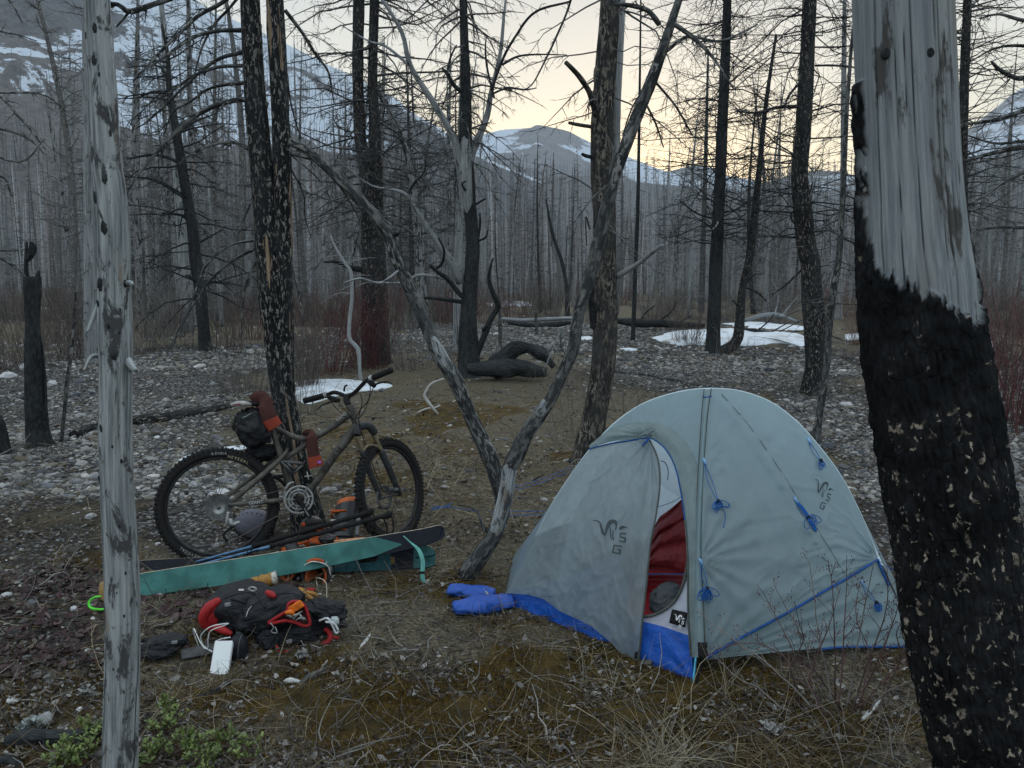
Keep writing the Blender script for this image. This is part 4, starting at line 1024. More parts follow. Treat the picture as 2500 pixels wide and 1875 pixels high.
# ---- the huge scorched trunk, nearest right
CRK = ((-.64, .006), (-.32, .010), (.10, .006), (.20, .011), (.52, .006), (.80, .009), (-.86, .006), (-.48, .004), (.36, .004))
def big_trunk():
    Y = 2.05
    pts = [(2500, 2130, 330), (2442, 1875, 298), (2398, 1700, 290), (2366, 1560, 285), (2345, 1420, 281), (2328, 1292, 279), (2309, 1190, 277), (2291, 1064, 275), (2268, 937, 268), (2249, 811, 262), (2240, 684, 256), (2232, 600, 244), (2221, 422, 228), (2211, 211, 225), (2202, 0, 222), (2194, -200, 216)]
    W, R = trace(pts, Y, 380)
    base = P(2442, 2000, Y); base.z = 0
    t = thing('scorched_tree', base, 'huge trunk nearest the camera at the right, black bark below, bare grey wood above', 'dead tree')
    n = 280
    T = norm(np.gradient(W, axis=0)); ref = np.array([0, 1.0, 0])
    U = norm(np.cross(T, ref)); V = np.cross(T, U)      # U to the side, V toward/away
    th = np.arange(n) * 2 * PI / n
    L = np.concatenate([[0], np.cumsum(np.linalg.norm(np.diff(W, axis=0), axis=1))])
    c, s = np.cos(th), np.sin(th)
    # height (photo y on the centre line) where the bark ends, by angle: facing the camera it runs 700..760, climbs at the left to 520
    py = np.array([project(*w)[1] for w in W])
    sgn = np.sign((U[:, 0]).mean())
    side = c * sgn                                     # +1 right, -1 left
    front = -(V[:, 1].mean()) * s
    edge = np.interp(side, [-1, -.985, -.90, -.66, -.35, 0.0, .3, .55, .78, .93, .985, 1], [480, 560, 650, 685, 705, 745, 765, 780, 785, 770, 660, 420])
    edge = np.where(front < -.15, 520 + 60 * np.sin(th * 3), edge)
    edge = edge + (fbm(th * 5, 3, 0, 4) - .5) * 50 + (fbm(th * 20, 8, 0, 2) - .5) * 60
    A, B = np.meshgrid(py, th, indexing='ij')
    bark = sstep(-5, 5, A - edge[None])
    # loose bark slab left on the far left edge higher up
    slab = ((side[None] < -.975) & (A > 190) & (A < 460) & (fbm(B * 4, A / 60, 1, 3) > .42)).astype(float)
    bark = np.maximum(bark, slab)
    Lg = L[:, None] * np.ones((1, n))
    cx, sx = c[None] * 1.0, s[None] * 1.0
    wood = (fbm(cx * 9, sx * 9, Lg * 1.2, 3) - .5) * .012
    plates = fbm(cx * 11, sx * 11, Lg * 26, 4) - .5
    crag = (1 - np.abs(fbm(cx * 16 + 9, sx * 16, Lg * 12, 3) - .5) * 2) ** 4
    r = R[:, None] * (0.955 + wood) + bark * (R[:, None] * 0.045 + plates * .016 + .012 - crag * .011)
    # drying cracks
    for a0, w0 in CRK:
        wob = a0 + .03 * np.sin(Lg * 3 + a0 * 9) + .05 * (Lg - 1.6) * .3 + .02 * (fbm(Lg * 9, a0 * 20, 0, 3) - .5)
        dd = np.abs(cx * sgn - wob) * (sx * -np.sign(V[:, 1].mean()) < 0 if False else 1)
        r = r - (1 - bark) * .006 * np.exp(-(dd / w0) ** 2)
    ring = W[:, None] + r[..., None] * (c[:, None] * U[:, None] + s[:, None] * V[:, None])
    tcv = np.stack([R[:, None] * cx, R[:, None] * sx, Lg], -1)
    K = len(W); idx = np.arange(K * n).reshape(K, n)
    a, b = idx[:-1], idx[1:]
    q = np.stack([a, np.roll(a, -1, 1), np.roll(b, -1, 1), b], -1).reshape(-1, 4)
    crk = np.zeros((K, n))
    for a0, w0 in CRK:
        wob = a0 + .03 * np.sin(Lg * 3 + a0 * 9) + .05 * (Lg - 1.6) * .3 + .02 * (fbm(Lg * 9, a0 * 20, 0, 3) - .5)
        crk = np.maximum(crk, np.exp(-((cx * sgn - wob) / w0) ** 2))
    fac = bark[:-1, :] > .5
    m = NT('scorched_trunk'); v = m.attr().outputs['Vector']; cs_ = m.n('SeparateColor'); m.l(m.attr('col').outputs['Color'], cs_.inputs[0])
    # bark
    fine = m.noise(v, 45, 5, .7, (1, 1, .55)); big = m.noise(v, 9, 4, .6, (1, 1, .6))
    pl = m.step(m.voro(v, 34, (1, 1, .55), feature='DISTANCE_TO_EDGE').outputs['Distance'], 0, .10)
    pl = m.mix(m.step(m.noise(v, 14, 3), .40, .70, .05, .6), (1, 1, 1), pl)
    bc = m.mix(pl, (.005, .005, .006), m.mix(m.step(big, .35, .7), (.008, .009, .010), (.022, .023, .025)))
    sp = m.math('MULTIPLY', m.step(m.noise(v, 46, 4, .62, (1, 1, .62), dist=.6, off=(4, 4, 4)), .60, .625), m.step(m.math('ADD', big, m.math('MULTIPLY', cs_.outputs[2], .36)), .52, .60))
    bc = m.mix(sp, bc, m.mix(m.step(fine, .4, .6), (.10, .085, .07), (.36, .31, .25)))
    # wood
    g = m.noise(v, 60, 5, .65, (1, 1, .03)); g2 = m.noise(v, 7, 3, .5, (1, 1, .10))
    wc = m.mix(m.step(g, .3, .7), (.15, .17, .185), (.30, .325, .335))
    wc = m.mix(m.math('MULTIPLY', m.step(g2, .42, .62), .8), wc, (.165, .14, .11))
    st = m.step(m.noise(v, 11, 6, .68, (1, 1, .22), dist=.4, off=(7, 2, 1)), .57, .63)
    wc = m.mix(m.math('MULTIPLY', st, .9), wc, (.06, .055, .05))
    wc = m.mix(m.math('MULTIPLY', cs_.outputs[1], 1.0), wc, (.02, .022, .026))
    m.color(m.mix(cs_.outputs[0], wc, bc)); m.rough(.85); m.b.inputs['Specular IOR Level'].default_value = .07
    m.bump(m.mix(cs_.outputs[0], g, m.math('ADD', m.math('MULTIPLY', pl, .7), fine)), .8, .008)
    low = sstep(900, 1500, A)
    col = np.stack([bark, crk, low], -1).reshape(-1, 3)
    g_ = Geo(); g_.add(ring.reshape(-1, 3), q, None, tcv.reshape(-1, 3), col)
    part(g_, 'trunk', m.m, t)
    # knot holes
    gk = Geo()
    for px, py_, w in ((2126, 131, 20), (2214, 128, 17)):
        i = int(np.argmin(np.abs(py - py_))); cc = W[i]; qx = P(px, py_, Y).x; dx = qx - cc[0]
        rr = R[i] * .955; y = cc[1] - math.sqrt(rr * rr - dx * dx); nn = norm(np.array([dx, y - cc[1], 0])); up = np.array([0, 0, 1.]); tx = np.cross(up, nn)
        s_ = w / FPX * Y * .5
        blob(gk, (qx, y, P(px, py_, y).z), tx, up, nn, s_, s_ * 1.25, s_ * .35, 2, .15, 2, px)
    part(gk, 'knot', M_charsm, t)
    return t
big_trunk()

# ---------------------------------------------------------------- logs and pieces on the ground
def log(name, label, pts, mat, Y=None, n=50, sides=14, rough=.15, cat_='log', stubs=(), lift=.5):
    if Y is None:
        W = []; R = []
        p = smooth_path(pts, n)
        for a, b, w in p:
            q = G(a, b + w * .35); r = w * .5 / FPX * q.y
            W.append([q.x, q.y + r * .3, float(ground_z(q.x, q.y)) + r * lift]); R.append(r)
        W = np.array(W); R = np.array(R)
    else:
        W, R = trace(pts, Y, n)
    t = thing(name, W[0], label, cat_)
    g = Geo(); tubes(g, W, R, sides, rough=rough); part(g, 'log_body', mat, t)
    for s in stubs:
        g = Geo(); Ws, Rs = trace(s, W[len(W) // 2][1] if Y is None else Y, 12); tubes(g, Ws, Rs, 7, rough=.1); part(g, 'stub', mat, t)
    return t
log('fallen_log', 'long charred fallen log between the nearest snag and the bicycle saddle', [(178, 1060, 22), (215, 1045, 26), (247, 1038, 26), (300, 1030, 30), (350, 1024, 30), (400, 1019, 30), (447, 1008, 26), (500, 1002, 22), (540, 993, 18), (590, 985, 16)], M_char, rough=.22)
log('arched_log', 'blackened arched root log beyond the clearing, right of the forked tree', [(1200, 915, 36), (1216, 892, 54), (1232, 872, 40), (1258, 851, 40), (1290, 850, 24), (1318, 862, 36), (1336, 876, 20), (1352, 896, 12)], M_charsm, Y=gy(1225, 925), rough=.38, n=70)
log('fallen_log', 'low black log lying at the foot of the forked tree', [(1140, 900, 26), (1180, 902, 38), (1220, 900, 46), (1260, 898, 46), (1300, 905, 36), (1335, 908, 20)], M_charsm, Y=gy(1180, 930), rough=.4, n=80)
log('fallen_log', 'long pale log lying flat across the far edge of the clearing', [(1215, 778, 9), (1280, 782, 10), (1340, 779, 9), (1395, 777, 9), (1410, 780, 5)], M_silverfar, Y=gy(1300, 800), n=30)
log('fallen_log', 'black log under the pale log at the far edge of the clearing', [(1240, 788, 8), (1300, 794, 13), (1360, 792, 14), (1400, 786, 6)], M_charsm, Y=gy(1300, 802), n=30, rough=.2)
log('fallen_log', 'dark tangled log at the far edge, above the tent roof', [(1500, 782, 12), (1545, 788, 20), (1600, 790, 20), (1660, 792, 16), (1720, 795, 10)], M_charsm, Y=gy(1600, 806), n=40, rough=.3, stubs=[[(1560, 790, 6), (1575, 765, 5), (1600, 745, 3)], [(1600, 790, 6), (1640, 760, 5), (1650, 735, 3)], [(1650, 792, 5), (1690, 770, 3)]])
log('fallen_log', 'pale fallen log lying beyond the right-hand snow patch', [(1818, 783, 8), (1860, 770, 10), (1900, 768, 8), (1950, 785, 4)], M_silverfar, Y=gy(1880, 800), n=30, stubs=[[(1890, 770, 4), (1900, 730, 3), (1890, 690, 2)], [(1905, 775, 4), (1950, 720, 2)]])
log('fallen_log', 'dark branchy log lying across the right-hand snow patch', [(1815, 803, 5), (1850, 808, 8), (1890, 813, 7), (1925, 812, 4), (1965, 806, 2)], M_charsm, Y=gy(1880, 818), n=30, stubs=[[(1850, 808, 4), (1880, 780, 3), (1890, 765, 2)], [(1880, 812, 4), (1930, 785, 2)], [(1900, 812, 3), (1960, 780, 2)]])
log('fallen_branch', 'short black branch on the right-hand snow near its front edge', [(1900, 826, 6), (1925, 829, 6), (1960, 836, 3)], M_charsm, n=14)
log('fallen_log', 'long dark branch on the gravel just above the left tent roof', [(1500, 905, 10), (1560, 912, 9), (1620, 922, 9), (1690, 935, 9), (1760, 948, 6)], M_greybark, n=40)
log('fallen_branch', 'grey branch lying on the gravel left of the rear bicycle wheel', [(325, 1210, 10), (370, 1195, 10), (410, 1180, 9), (450, 1150, 4)], M_greybark, n=26)
log('fallen_branch', 'grey weathered branch with bark beside the moss near the bottom left snag', [(560, 1665, 14), (520, 1690, 12), (480, 1700, 8)], M_greybark, n=20)
log('fallen_log', 'charred log lying at the bottom left corner under the silver leaved plant', [(12, 1812, 34), (60, 1800, 44), (120, 1800, 44), (180, 1800, 46), (258, 1785, 40), (300, 1780, 20)], M_charsm, n=60, rough=.25, sides=20)
log('fallen_log', 'black wood chunk cut by the bottom left corner', [(-20, 1862, 30), (15, 1858, 30), (45, 1866, 22), (58, 1870, 8)], M_charsm, n=30, rough=.3)
BL = simple('bleached_wood', (0.42, 0.42, 0.40), .8, scale=80, bump=.4)
log('fallen_branch', 'curved bleached branch standing on the moss left of the leaning trunks', [(1083, 925, 4), (1070, 929, 4), (1053, 937, 5), (1040, 955, 6), (1037, 968, 7), (1048, 985, 8), (1060, 1000, 6), (1071, 1013, 4)], BL, Y=gy(1060, 1010), n=40, stubs=[[(1055, 995, 5), (1035, 1000, 5), (1019, 1008, 4)], [(1055, 998, 5), (1075, 990, 4)]])
log('driftwood_stick', 'short bleached stick near the foot of the huge trunk', [(2105, 1760, 9), (2118, 1748, 12), (2130, 1735, 11), (2145, 1718, 13), (2150, 1712, 6)], BL, n=24, lift=1.2)
log('bark_piece', 'curled grey bark piece in the moss below the backpack', [(730, 1672, 12), (752, 1655, 20), (780, 1640, 16), (800, 1628, 8)], M_greybark, n=24, rough=.3)
log('bark_piece', 'flaky bleached bark flake left of the curled bark piece', [(690, 1665, 6), (705, 1662, 16), (725, 1664, 14), (738, 1668, 5)], BL, n=24, rough=.4)
log('bark_piece', 'pale splinter of wood right of the backpack', [(872, 1592, 3), (885, 1575, 9), (898, 1558, 8), (905, 1545, 3)], BL, n=18, rough=.3)
# small dark posts in the middle distance
for (px, y0, y1, w, lab) in ((1222, 850, 735, 9, 'short burnt post left of the pale far log'), (1310, 820, 760, 7, 'low burnt stub in front of the pale far log'), (405, 800, 580, 34, 'broad grey stump-like snag left of the crooked dark tree')):
    hero('burnt_stump', lab, 'stump', [(px, y0, w * 1.3), (px - 1, (y0 + y1) / 2, w), (px - 3, y1, w * .7)], gy(px, y0), M_greybark, sides=10, n=20, rough=.2)
hero('dead_tree', 'short dark pole between the double trunk tree and the willow, with stub arms', 'dead tree', [(357, 822, 9), (352, 700, 8), (349, 600, 5)], gy(357, 822), M_greybark, sides=8, n=20, auto=[dict(n=20, t0=.2, t1=.95, L0=.8, L1=.5, r0=.01, M=3, rt=.006)])
# ================================================================== GROUND COVER
def vcol_mat(name, rough=.85, bump=0.0, sc=120, sub=0.0, spec=.15):
    m = NT(name); c = m.attr('col').outputs['Color']; n = m.noise(m.pos(), sc, 3)
    m.color(m.mix(m.step(n, .3, .7), m.mix(1.0, c, (.72, .72, .72), 'MULTIPLY'), c)); m.rough(rough); m.b.inputs['Specular IOR Level'].default_value = spec
    if bump: m.bump(n, bump, .003)
    return m.m
M_peb = vcol_mat('pebbles', .8, .4, 90)
M_lit = vcol_mat('leaf_litter', .9)
M_straw = vcol_mat('dry_straw', .8)
M_mossf = vcol_mat('moss_fibre', .95)
M_stem = vcol_mat('shrub_stem', .8)

def screen_ground(N, x0, x1, y0, y1, pw=1.0):
    px = x0 + (x1 - x0) * rng.random(N); py = y0 + (y1 - y0) * rng.random(N) ** pw
    a = (px - 1250) / FPX; b = -(py - 937.5) / FPX
    dz = -_sp + b * _cp; t = CAMH / np.maximum(-dz, 1e-3)
    return a * t, (_cp + b * _sp) * t, px, py
def rotz(a):
    c, s = np.cos(a), np.sin(a); z = np.zeros_like(a); o = np.ones_like(a)
    return np.stack([np.stack([c, -s, z], -1), np.stack([s, c, z], -1), np.stack([z, z, o], -1)], -2)
def tilt(ax, ay):
    M = np.zeros((len(ax), 3, 3)); cx, sx, cy, sy = np.cos(ax), np.sin(ax), np.cos(ay), np.sin(ay)
    M[:, 0, 0] = cy; M[:, 0, 2] = sy; M[:, 1, 0] = sx * sy; M[:, 1, 1] = cx; M[:, 1, 2] = -sx * cy
    M[:, 2, 0] = -cx * sy; M[:, 2, 1] = sx; M[:, 2, 2] = cx * cy
    return M

def pebbles(geo, x, y, size, sub, flat=.5):
    N = len(x); v0, f0 = ico(sub)
    s = size[:, None] * np.stack([0.8 + .6 * rng.random(N), .6 + .5 * rng.random(N), flat * (.6 + .7 * rng.random(N))], -1)
    v = v0[None] * s[:, None] * (1 + .32 * (rng.random((N, len(v0), 1)) - .5))
    M = rotz(rng.random(N) * 6.28) @ tilt(rng.normal(0, .22, N), rng.normal(0, .22, N))
    v = np.einsum('nij,nkj->nki', M, v)
    z = ground_z(x, y) + s[:, 2] * .25
    v = v + np.stack([x, y, z], -1)[:, None]
    g = .055 + .27 * rng.random(N) ** 1.7; w = rng.normal(0, .008, N)
    g = np.where(rng.random(N) < .025, .5, g)
    col = np.stack([g * 1.02 + w, g + w * .3, g * .95 - w], -1).clip(.03, .8)
    col = np.where((rng.random(N) < .05)[:, None], np.array([.17, .15, .12]), col)
    f = (f0[None] + (np.arange(N) * len(v0))[:, None, None]).reshape(-1, 3)
    geo.add(v.reshape(-1, 3), None, f, None, np.repeat(col, len(v0), 0))

def gravel():
    g = Geo()
    for N, y0, y1, s0, s1, sub in ((26000, 1160, 1960, .005, .016, 1), (80000, 880, 1220, .009, .030, 1), (70000, 778, 900, .018, .058, 0)):
        x, y, px, py = screen_ground(N, -200, 2700, y0, y1)
        gz_, ms = zones(x, y)
        k = rng.random(N) < np.clip(gz_ * 1.7 - .3, np.where((py > 1250) & (px > 450), .008, .035), 1) * np.where(py < 790, .5, 1)
        x, y = x[k], y[k]; n = len(x)
        size = s0 + (s1 - s0) * rng.random(n) ** 2.2
        big = rng.random(n) < .035
        size = np.where(big, size * 2.3, size)
        pebbles(g, x, y, size, sub)
    o = g.build('gravel', M_peb, smooth=False); tag(o, kind='stuff')
gravel()

def rock(px, py, w, label, flat=.55, c=.42, seed=0):
    q = G(px, py); s = w / FPX * q.y * .5
    g = Geo(); blob(g, (0, 0, s * flat * .35), (1, 0, 0), (0, 1, 0), (0, 0, 1), s, s * .75, s * flat, 2, .3, 1.6, seed + px, (c, c, c * 1.01))
    o = g.build('rock', M_peb, smooth=False); o.location = q; o.rotation_euler = (.1, -.1, seed)
    tag(o, label, 'rock')
for i, (px, py, w, c, lab) in enumerate([(72, 902, 46, .5, 'large pale flat rock just left of the tall charred stump'), (20, 922, 40, .5, 'pale rock on the cobbles by the left edge of the photo'), (128, 940, 30, .42, 'grey rock at the right foot side of the tall charred stump'),
        (126, 1424, 20, .42, 'pale rock alone on the moss left of the nearest snag'), (16, 1455, 26, .45, 'grey blue rock near the left edge, level with the ski tips'), (222, 1265, 34, .34, 'pale flat grey rock against the left side of the nearest snag'),
        (383, 1070, 18, .55, 'small white rock right of the nearest snag, below the charred log'), (436, 1072, 12, .55, 'smallest white rock just below the charred log'), (180, 1488, 22, .45, 'angular white rock left of the nearest snag above the red leaves'),
        (196, 1735, 24, .55, 'white jagged stone left of the nearest snag near the bottom'), (715, 1680, 20, .38, 'rounded grey stone under the bleached bark flake'), (385, 1330, 16, .5, 'pale stone between the nearest snag and the rear wheel'),
        (2065, 992, 30, .45, 'grey rock on the cobbles between leaning stem and huge trunk'), (2160, 1015, 22, .5, 'white rock on the cobbles against the left side of the huge trunk'), (2440, 1190, 26, .45, 'pale rock right of the huge trunk'),
        (505, 1362, 22, .5, 'white stone beneath the rear wheel rim'), (30, 1715, 30, .55, 'long pale stone near the left edge at the bottom')]):
    rock(px, py, w, lab, c=c, seed=i)

def leaves(geo, x, y, size, col, lift=.006, curl=.6, z=None, pitch=.35):
    """bent leaf-shaped pieces"""
    N = len(x)
    base = np.array([[-1, 0, 0], [-.3, -.45, .08], [-.3, .45, .08], [.45, -.38, .10], [.45, .38, .10], [1.05, 0, 0], [0, 0, -.06]])
    f0 = np.array([[0, 1, 6], [0, 6, 2], [1, 3, 6], [2, 6, 4], [3, 5, 6], [4, 6, 5]])
    v = base[None] * size[:, None, None] * np.array([1, 1, 1])
    v = v.copy(); v[:, :, 2] += (np.abs(base[None, :, 0]) ** 1.5 * curl * size[:, None] * rng.normal(.3, .6, (N, 1)))
    v[:, :, 1] *= (.6 + .8 * rng.random((N, 1)))
    M = rotz(rng.random(N) * 6.28) @ tilt(rng.normal(0, pitch, N), rng.normal(0, pitch, N))
    v = np.einsum('nij,nkj->nki', M, v)
    zz = ground_z(x, y) + lift + size * .2 if z is None else z
    v = v + np.stack([x, y, zz], -1)[:, None]
    f = (f0[None] + (np.arange(N) * 7)[:, None, None]).reshape(-1, 3)
    geo.add(v.reshape(-1, 3), None, f, None, np.repeat(col, 7, 0))
def pal(N, cols, var=.3):
    cols = np.array(cols); c = cols[(rng.random(N) * len(cols)).astype(int)]
    return (c * (1 - var + 2 * var * rng.random((N, 1)))).clip(.005, .9)
def litter():
    g = Geo()
    N = 62000
    x, y, px, py = screen_ground(N, -150, 2650, 880, 1980, 1.0)
    gv, ms = zones(x, y); clump = fbm(x * 3, y * 3, 4, 3)
    k = rng.random(N) < np.clip(clump * 3.4 - 1.45, .03, 1) * np.where(gv > .6, .75, 1)
    x, y, px, py = x[k], y[k], px[k], py[k]; n = len(x)
    red = _blobs(px, py, [(120, 1510, 230, 110, 1), (430, 1480, 180, 60, .9), (60, 1580, 160, 80, .9)]) > rng.random(n) * .9 + .1
    col = pal(n, [(.10, .09, .08), (.06, .05, .042), (.17, .16, .145), (.042, .034, .028), (.30, .285, .265), (.08, .06, .042)])
    colr = pal(n, [(.075, .055, .054), (.055, .038, .038), (.11, .085, .08), (.045, .035, .034), (.10, .085, .07)])
    col = np.where(red[:, None], colr, col)
    size = np.where(red, .012 + .016 * rng.random(n), .005 + .013 * rng.random(n) ** 1.5) * (.7 + .12 * y)
    leaves(g, x, y, size, col)
    x, y, px, py = screen_ground(1100, -50, 700, 1380, 1640); r_ = _blobs(px, py, [(100, 1500, 200, 110, 1), (430, 1480, 190, 60, .9), (60, 1590, 160, 60, .9)])
    k = rng.random(1100) < r_; x, y = x[k], y[k]
    leaves(g, x, y, .014 + .020 * rng.random(len(x)), pal(len(x), [(.080, .048, .050), (.062, .038, .040), (.12, .085, .08), (.05, .033, .035)]), .008)
    o = g.build('leaf_litter', M_lit, smooth=False); tag(o, kind='stuff')
litter()

def straws(geo, x, y, L, r, col, up, K=4, n=3, crook=.25, droop=.0, z0=.004):
    N = len(x); az = rng.random(N) * 6.28
    e = up if not np.isscalar(up) else np.full(N, up)
    d = np.stack([np.cos(az) * np.cos(e), np.sin(az) * np.cos(e), np.sin(e)], -1)
    b = np.stack([x, y, ground_z(x, y) + z0], -1)
    Pn, R = grow(b, d, L, r, K, droop, crook, .4)
    gz_ = ground_z(Pn[..., 0], Pn[..., 1]); Pn[..., 2] = np.maximum(Pn[..., 2], gz_ + .003)
    tubes(geo, Pn, R, n, col=col)
def grass():
    g = Geo()
    # flat lying straw everywhere, denser in the meadow patches
    N = 46000
    x, y, px, py = screen_ground(N, -150, 2650, 900, 2000)
    dens = _blobs(px, py, [(950, 1180, 380, 150, .9), (1750, 1780, 520, 140, 1), (1300, 1600, 300, 140, .6), (1250, 1200, 200, 120, .6), (1000, 1340, 160, 80, .7), (2000, 1700, 300, 160, .9), (600, 1780, 320, 90, .7)])
    k = rng.random(N) < np.clip(dens * fbm(x * 4, y * 4, 1, 2) * 1.9, .09, .8) * np.where(py > 1450, .55, 1.7) * (.25 + 1.5 * sstep(.45, .62, fbm(x * 1.7, y * 1.7, 6, 3)))
    x, y, py = x[k], y[k], py[k]; n = len(x)
    col = pal(n, [(.23, .18, .105), (.15, .115, .065), (.34, .29, .20), (.07, .052, .034), (.15, .105, .055)])
    straws(g, x, y, (.06 + .20 * rng.random(n) ** 2) * (1 + .12 * y), (.0009 + .0010 * rng.random(n)) * (.75 + .13 * y), col, np.abs(rng.normal(.08, .2, n)), droop=.05)
    o = g.build('dry_grass', M_straw); tag(o, kind='stuff')
    # moss: short fibres
    g = Geo(); N = 210000
    x, y, px, py = screen_ground(N, -100, 2600, 1120, 1960, .85)
    gv, ms = zones(x, y); k = rng.random(N) < np.clip(ms * 1.6 - .30, 0, 1)
    x, y = x[k], y[k]; n = len(x)
    col = pal(n, [(.14, .082, .018), (.10, .062, .014), (.055, .040, .012), (.21, .13, .028), (.075, .052, .018)])
    h = .006 + .016 * rng.random(n); az = rng.random(n) * 6.28; w = .0012 + .0014 * rng.random(n)
    z = ground_z(x, y) + .0
    a = np.stack([x, y, z], -1); s = np.stack([np.cos(az) * w, np.sin(az) * w, 0 * w], -1)
    top = a + np.stack([rng.normal(0, .006, n), rng.normal(0, .006, n), h + .004], -1)
    v = np.stack([a - s, a + s, top], 1).reshape(-1, 3)
    g.add(v, None, np.arange(len(v)).reshape(-1, 3), None, np.repeat(col, 3, 0))
    o = g.build('moss', M_mossf, smooth=False); tag(o, kind='stuff')
    # twigs on the ground
    g = Geo(); N = 7500
    x, y, px, py = screen_ground(N, -150, 2650, 860, 1980)
    k = rng.random(N) < .25 + .75 * fbm(x * 2, y * 2, 8, 2); x, y = x[k], y[k]; n = len(x)
    L = .05 + .28 * rng.random(n) ** 2 ; L = np.where(y > 6, L * 2.2, L)
    straws(g, x, y, L, .0012 + .003 * rng.random(n) ** 2 * (1 + (y > 6)), pal(n, [(.13, .12, .11), (.06, .055, .05), (.24, .23, .21), (.09, .075, .065)]), np.abs(rng.normal(.03, .12, n)), K=5, n=4, crook=.28)
    o = g.build('fallen_twigs', M_straw); tag(o, kind='stuff')
grass()

# ---- snow lying between the trees
sm = NT('old_snow'); sn_ = sm.noise(sm.pos(), 2.5, 5, .6); sd_ = sm.noise(sm.pos(), 40, 3)
sm.color(sm.mix(sm.math('MULTIPLY', sm.step(sm.math('ADD', sn_, sm.math('MULTIPLY', sd_, .3)), .62, .80), .75), (.56, .61, .66), (.30, .30, .29))); sm.rough(.7); sm.bump(sn_, .6, .05)
def snow(outline, h=.06, n=120, nr=12):
    p = smooth_path([(a, b, 0) for a, b in outline + outline[:1]], n)[:-1]
    W = np.array([list(G(a, b)) for a, b, _ in p]); c = W.mean(0)
    rr = np.linspace(1, 0, nr) ** .8
    jitter = 1 + (fbm(np.cos(np.arange(len(W)) * .35) * 4, np.arange(len(W)) * .21, 0, 3) - .5)[:, None] * .10
    V = c[None, None] + (W - c)[None] * jitter[None] * rr[:, None, None]
    V[..., 2] = ground_z(V[..., 0], V[..., 1]) - .02 + (h + .02) * (1 - rr[:, None] ** 3) ** .5 + .02 * (vnoise(V[..., 0] * 3, V[..., 1] * 3) - .3) * (1 - rr[:, None])
    K, m = V.shape[:2]; idx = np.arange(K * m).reshape(K, m); a, b = idx[:-1], idx[1:]
    q = np.stack([a, np.roll(a, -1, 1), np.roll(b, -1, 1), b], -1).reshape(-1, 4)
    area = np.cross(W[10] - c, W[20] - c)[2]
    if area < 0: q = q[:, ::-1]
    g = Geo(); g.add(V.reshape(-1, 3), q); o = g.build('snow_patch', sm.m); tag(o, kind='structure')
snow([(1585, 826), (1630, 812), (1690, 806), (1780, 805), (1850, 809), (1950, 815), (1992, 838), (1960, 846), (1900, 838), (1840, 845), (1770, 846), (1700, 843), (1640, 842)], .10)
snow([(1760, 790), (1850, 786), (1960, 797), (1985, 808), (1900, 806), (1800, 799)], .08)
snow([(716, 934), (760, 926), (830, 925), (900, 931), (962, 940), (930, 952), (865, 958), (810, 972), (745, 990), (718, 972)], .05)
snow([(412, 1130), (450, 1114), (506, 1100), (560, 1090), (610, 1086), (600, 1098), (540, 1104), (480, 1120), (440, 1136)], .02)
snow([(1180, 742), (1240, 738), (1300, 741), (1290, 746), (1220, 748)], .12); snow([(1410, 826), (1430, 822), (1447, 824), (1440, 831), (1420, 832)], .05)
snow([(2060, 818), (2120, 814), (2125, 826), (2070, 830)], .06); snow([(2385, 838), (2420, 834), (2425, 846), (2395, 850)], .06); snow([(60, 752), (130, 748), (150, 753), (80, 758)], .12)
snow([(1508, 852), (1540, 850), (1560, 854), (1530, 857)], .03)

# ---------------------------------------------------------------- shrubs
def shrub_geo(H, n, spread, cols, r0=.004, M=4, base=.25, lean=.25, M2=0, crook=.10):
    g = Geo(); n = int(n * .55)
    a = rng.random(n) * 6.28; rad = base * rng.random(n) ** .6
    b = np.stack([np.cos(a) * rad, np.sin(a) * rad, np.zeros(n) - .05], -1)
    az = a + rng.normal(0, .6, n); sp_ = spread * rng.random(n)
    d = np.stack([np.cos(az) * sp_, np.sin(az) * sp_, np.ones(n)], -1)
    L = H * (.55 + .55 * rng.random(n)); col = pal(n, cols, .35)
    Pn, R = grow(b, d, L, r0 * 1.2 * (.6 + .8 * rng.random(n)), 6, -.03, crook * 1.3, .3)
    tubes(g, Pn, R, 3, col=col)
    if M:
        Ps, Rs = side_shoots(Pn, R, M, H * .38, r0 * .55, 4, spread=.6, droop=-.06, crook=.14, tmin=.3, flat=1)
        tubes(g, Ps, Rs, 3, col=np.repeat(col, M, 0))
        if M2:
            P3, R3 = side_shoots(Ps, Rs, M2, H * .16, r0 * .35, 3, spread=.6, droop=-.05, crook=.15, flat=1)
            tubes(g, P3, R3, 3, col=np.repeat(col, M * M2, 0))
    return g
RED = [(.125, .038, .043), (.09, .04, .042), (.15, .07, .068), (.10, .07, .066)]
BRN = [(.12, .102, .09), (.09, .076, .07), (.18, .155, .14), (.11, .09, .082)]
GRB = [(.16, .15, .14), (.095, .088, .08), (.24, .225, .21), (.12, .10, .09)]
def shrub(px, py, hpx, wpx, n, cols, label, M=4, group=None, M2=1, r0=.004):
    q = G(px, py); k = q.y / FPX
    H = hpx * k; base = wpx * k * .32
    g = shrub_geo(H, n, .55 * wpx / hpx, cols, r0, M, base, M2=M2)
    o = g.build('shrub', M_stem); o.location = q
    tag(o, label, 'shrub', group)
shrub(905, 900, 240, 150, 210, RED, 'dense maroon willow shrub in front of the thick black two-stemmed tree', 4)
shrub(800, 912, 210, 190, 190, RED, 'maroon willow shrub behind the white crooked sapling', 4)
shrub(745, 945, 190, 110, 190, BRN, 'brown red shrub just right of the double trunk tree', 4)
shrub(740, 1010, 130, 150, 80, GRB, 'sparse grey shrub over the snow behind the handlebar', 4, r0=.0025)
shrub(600, 960, 160, 150, 120, GRB, 'grey brown shrub left of the double trunk tree above the saddle', 4, r0=.003)
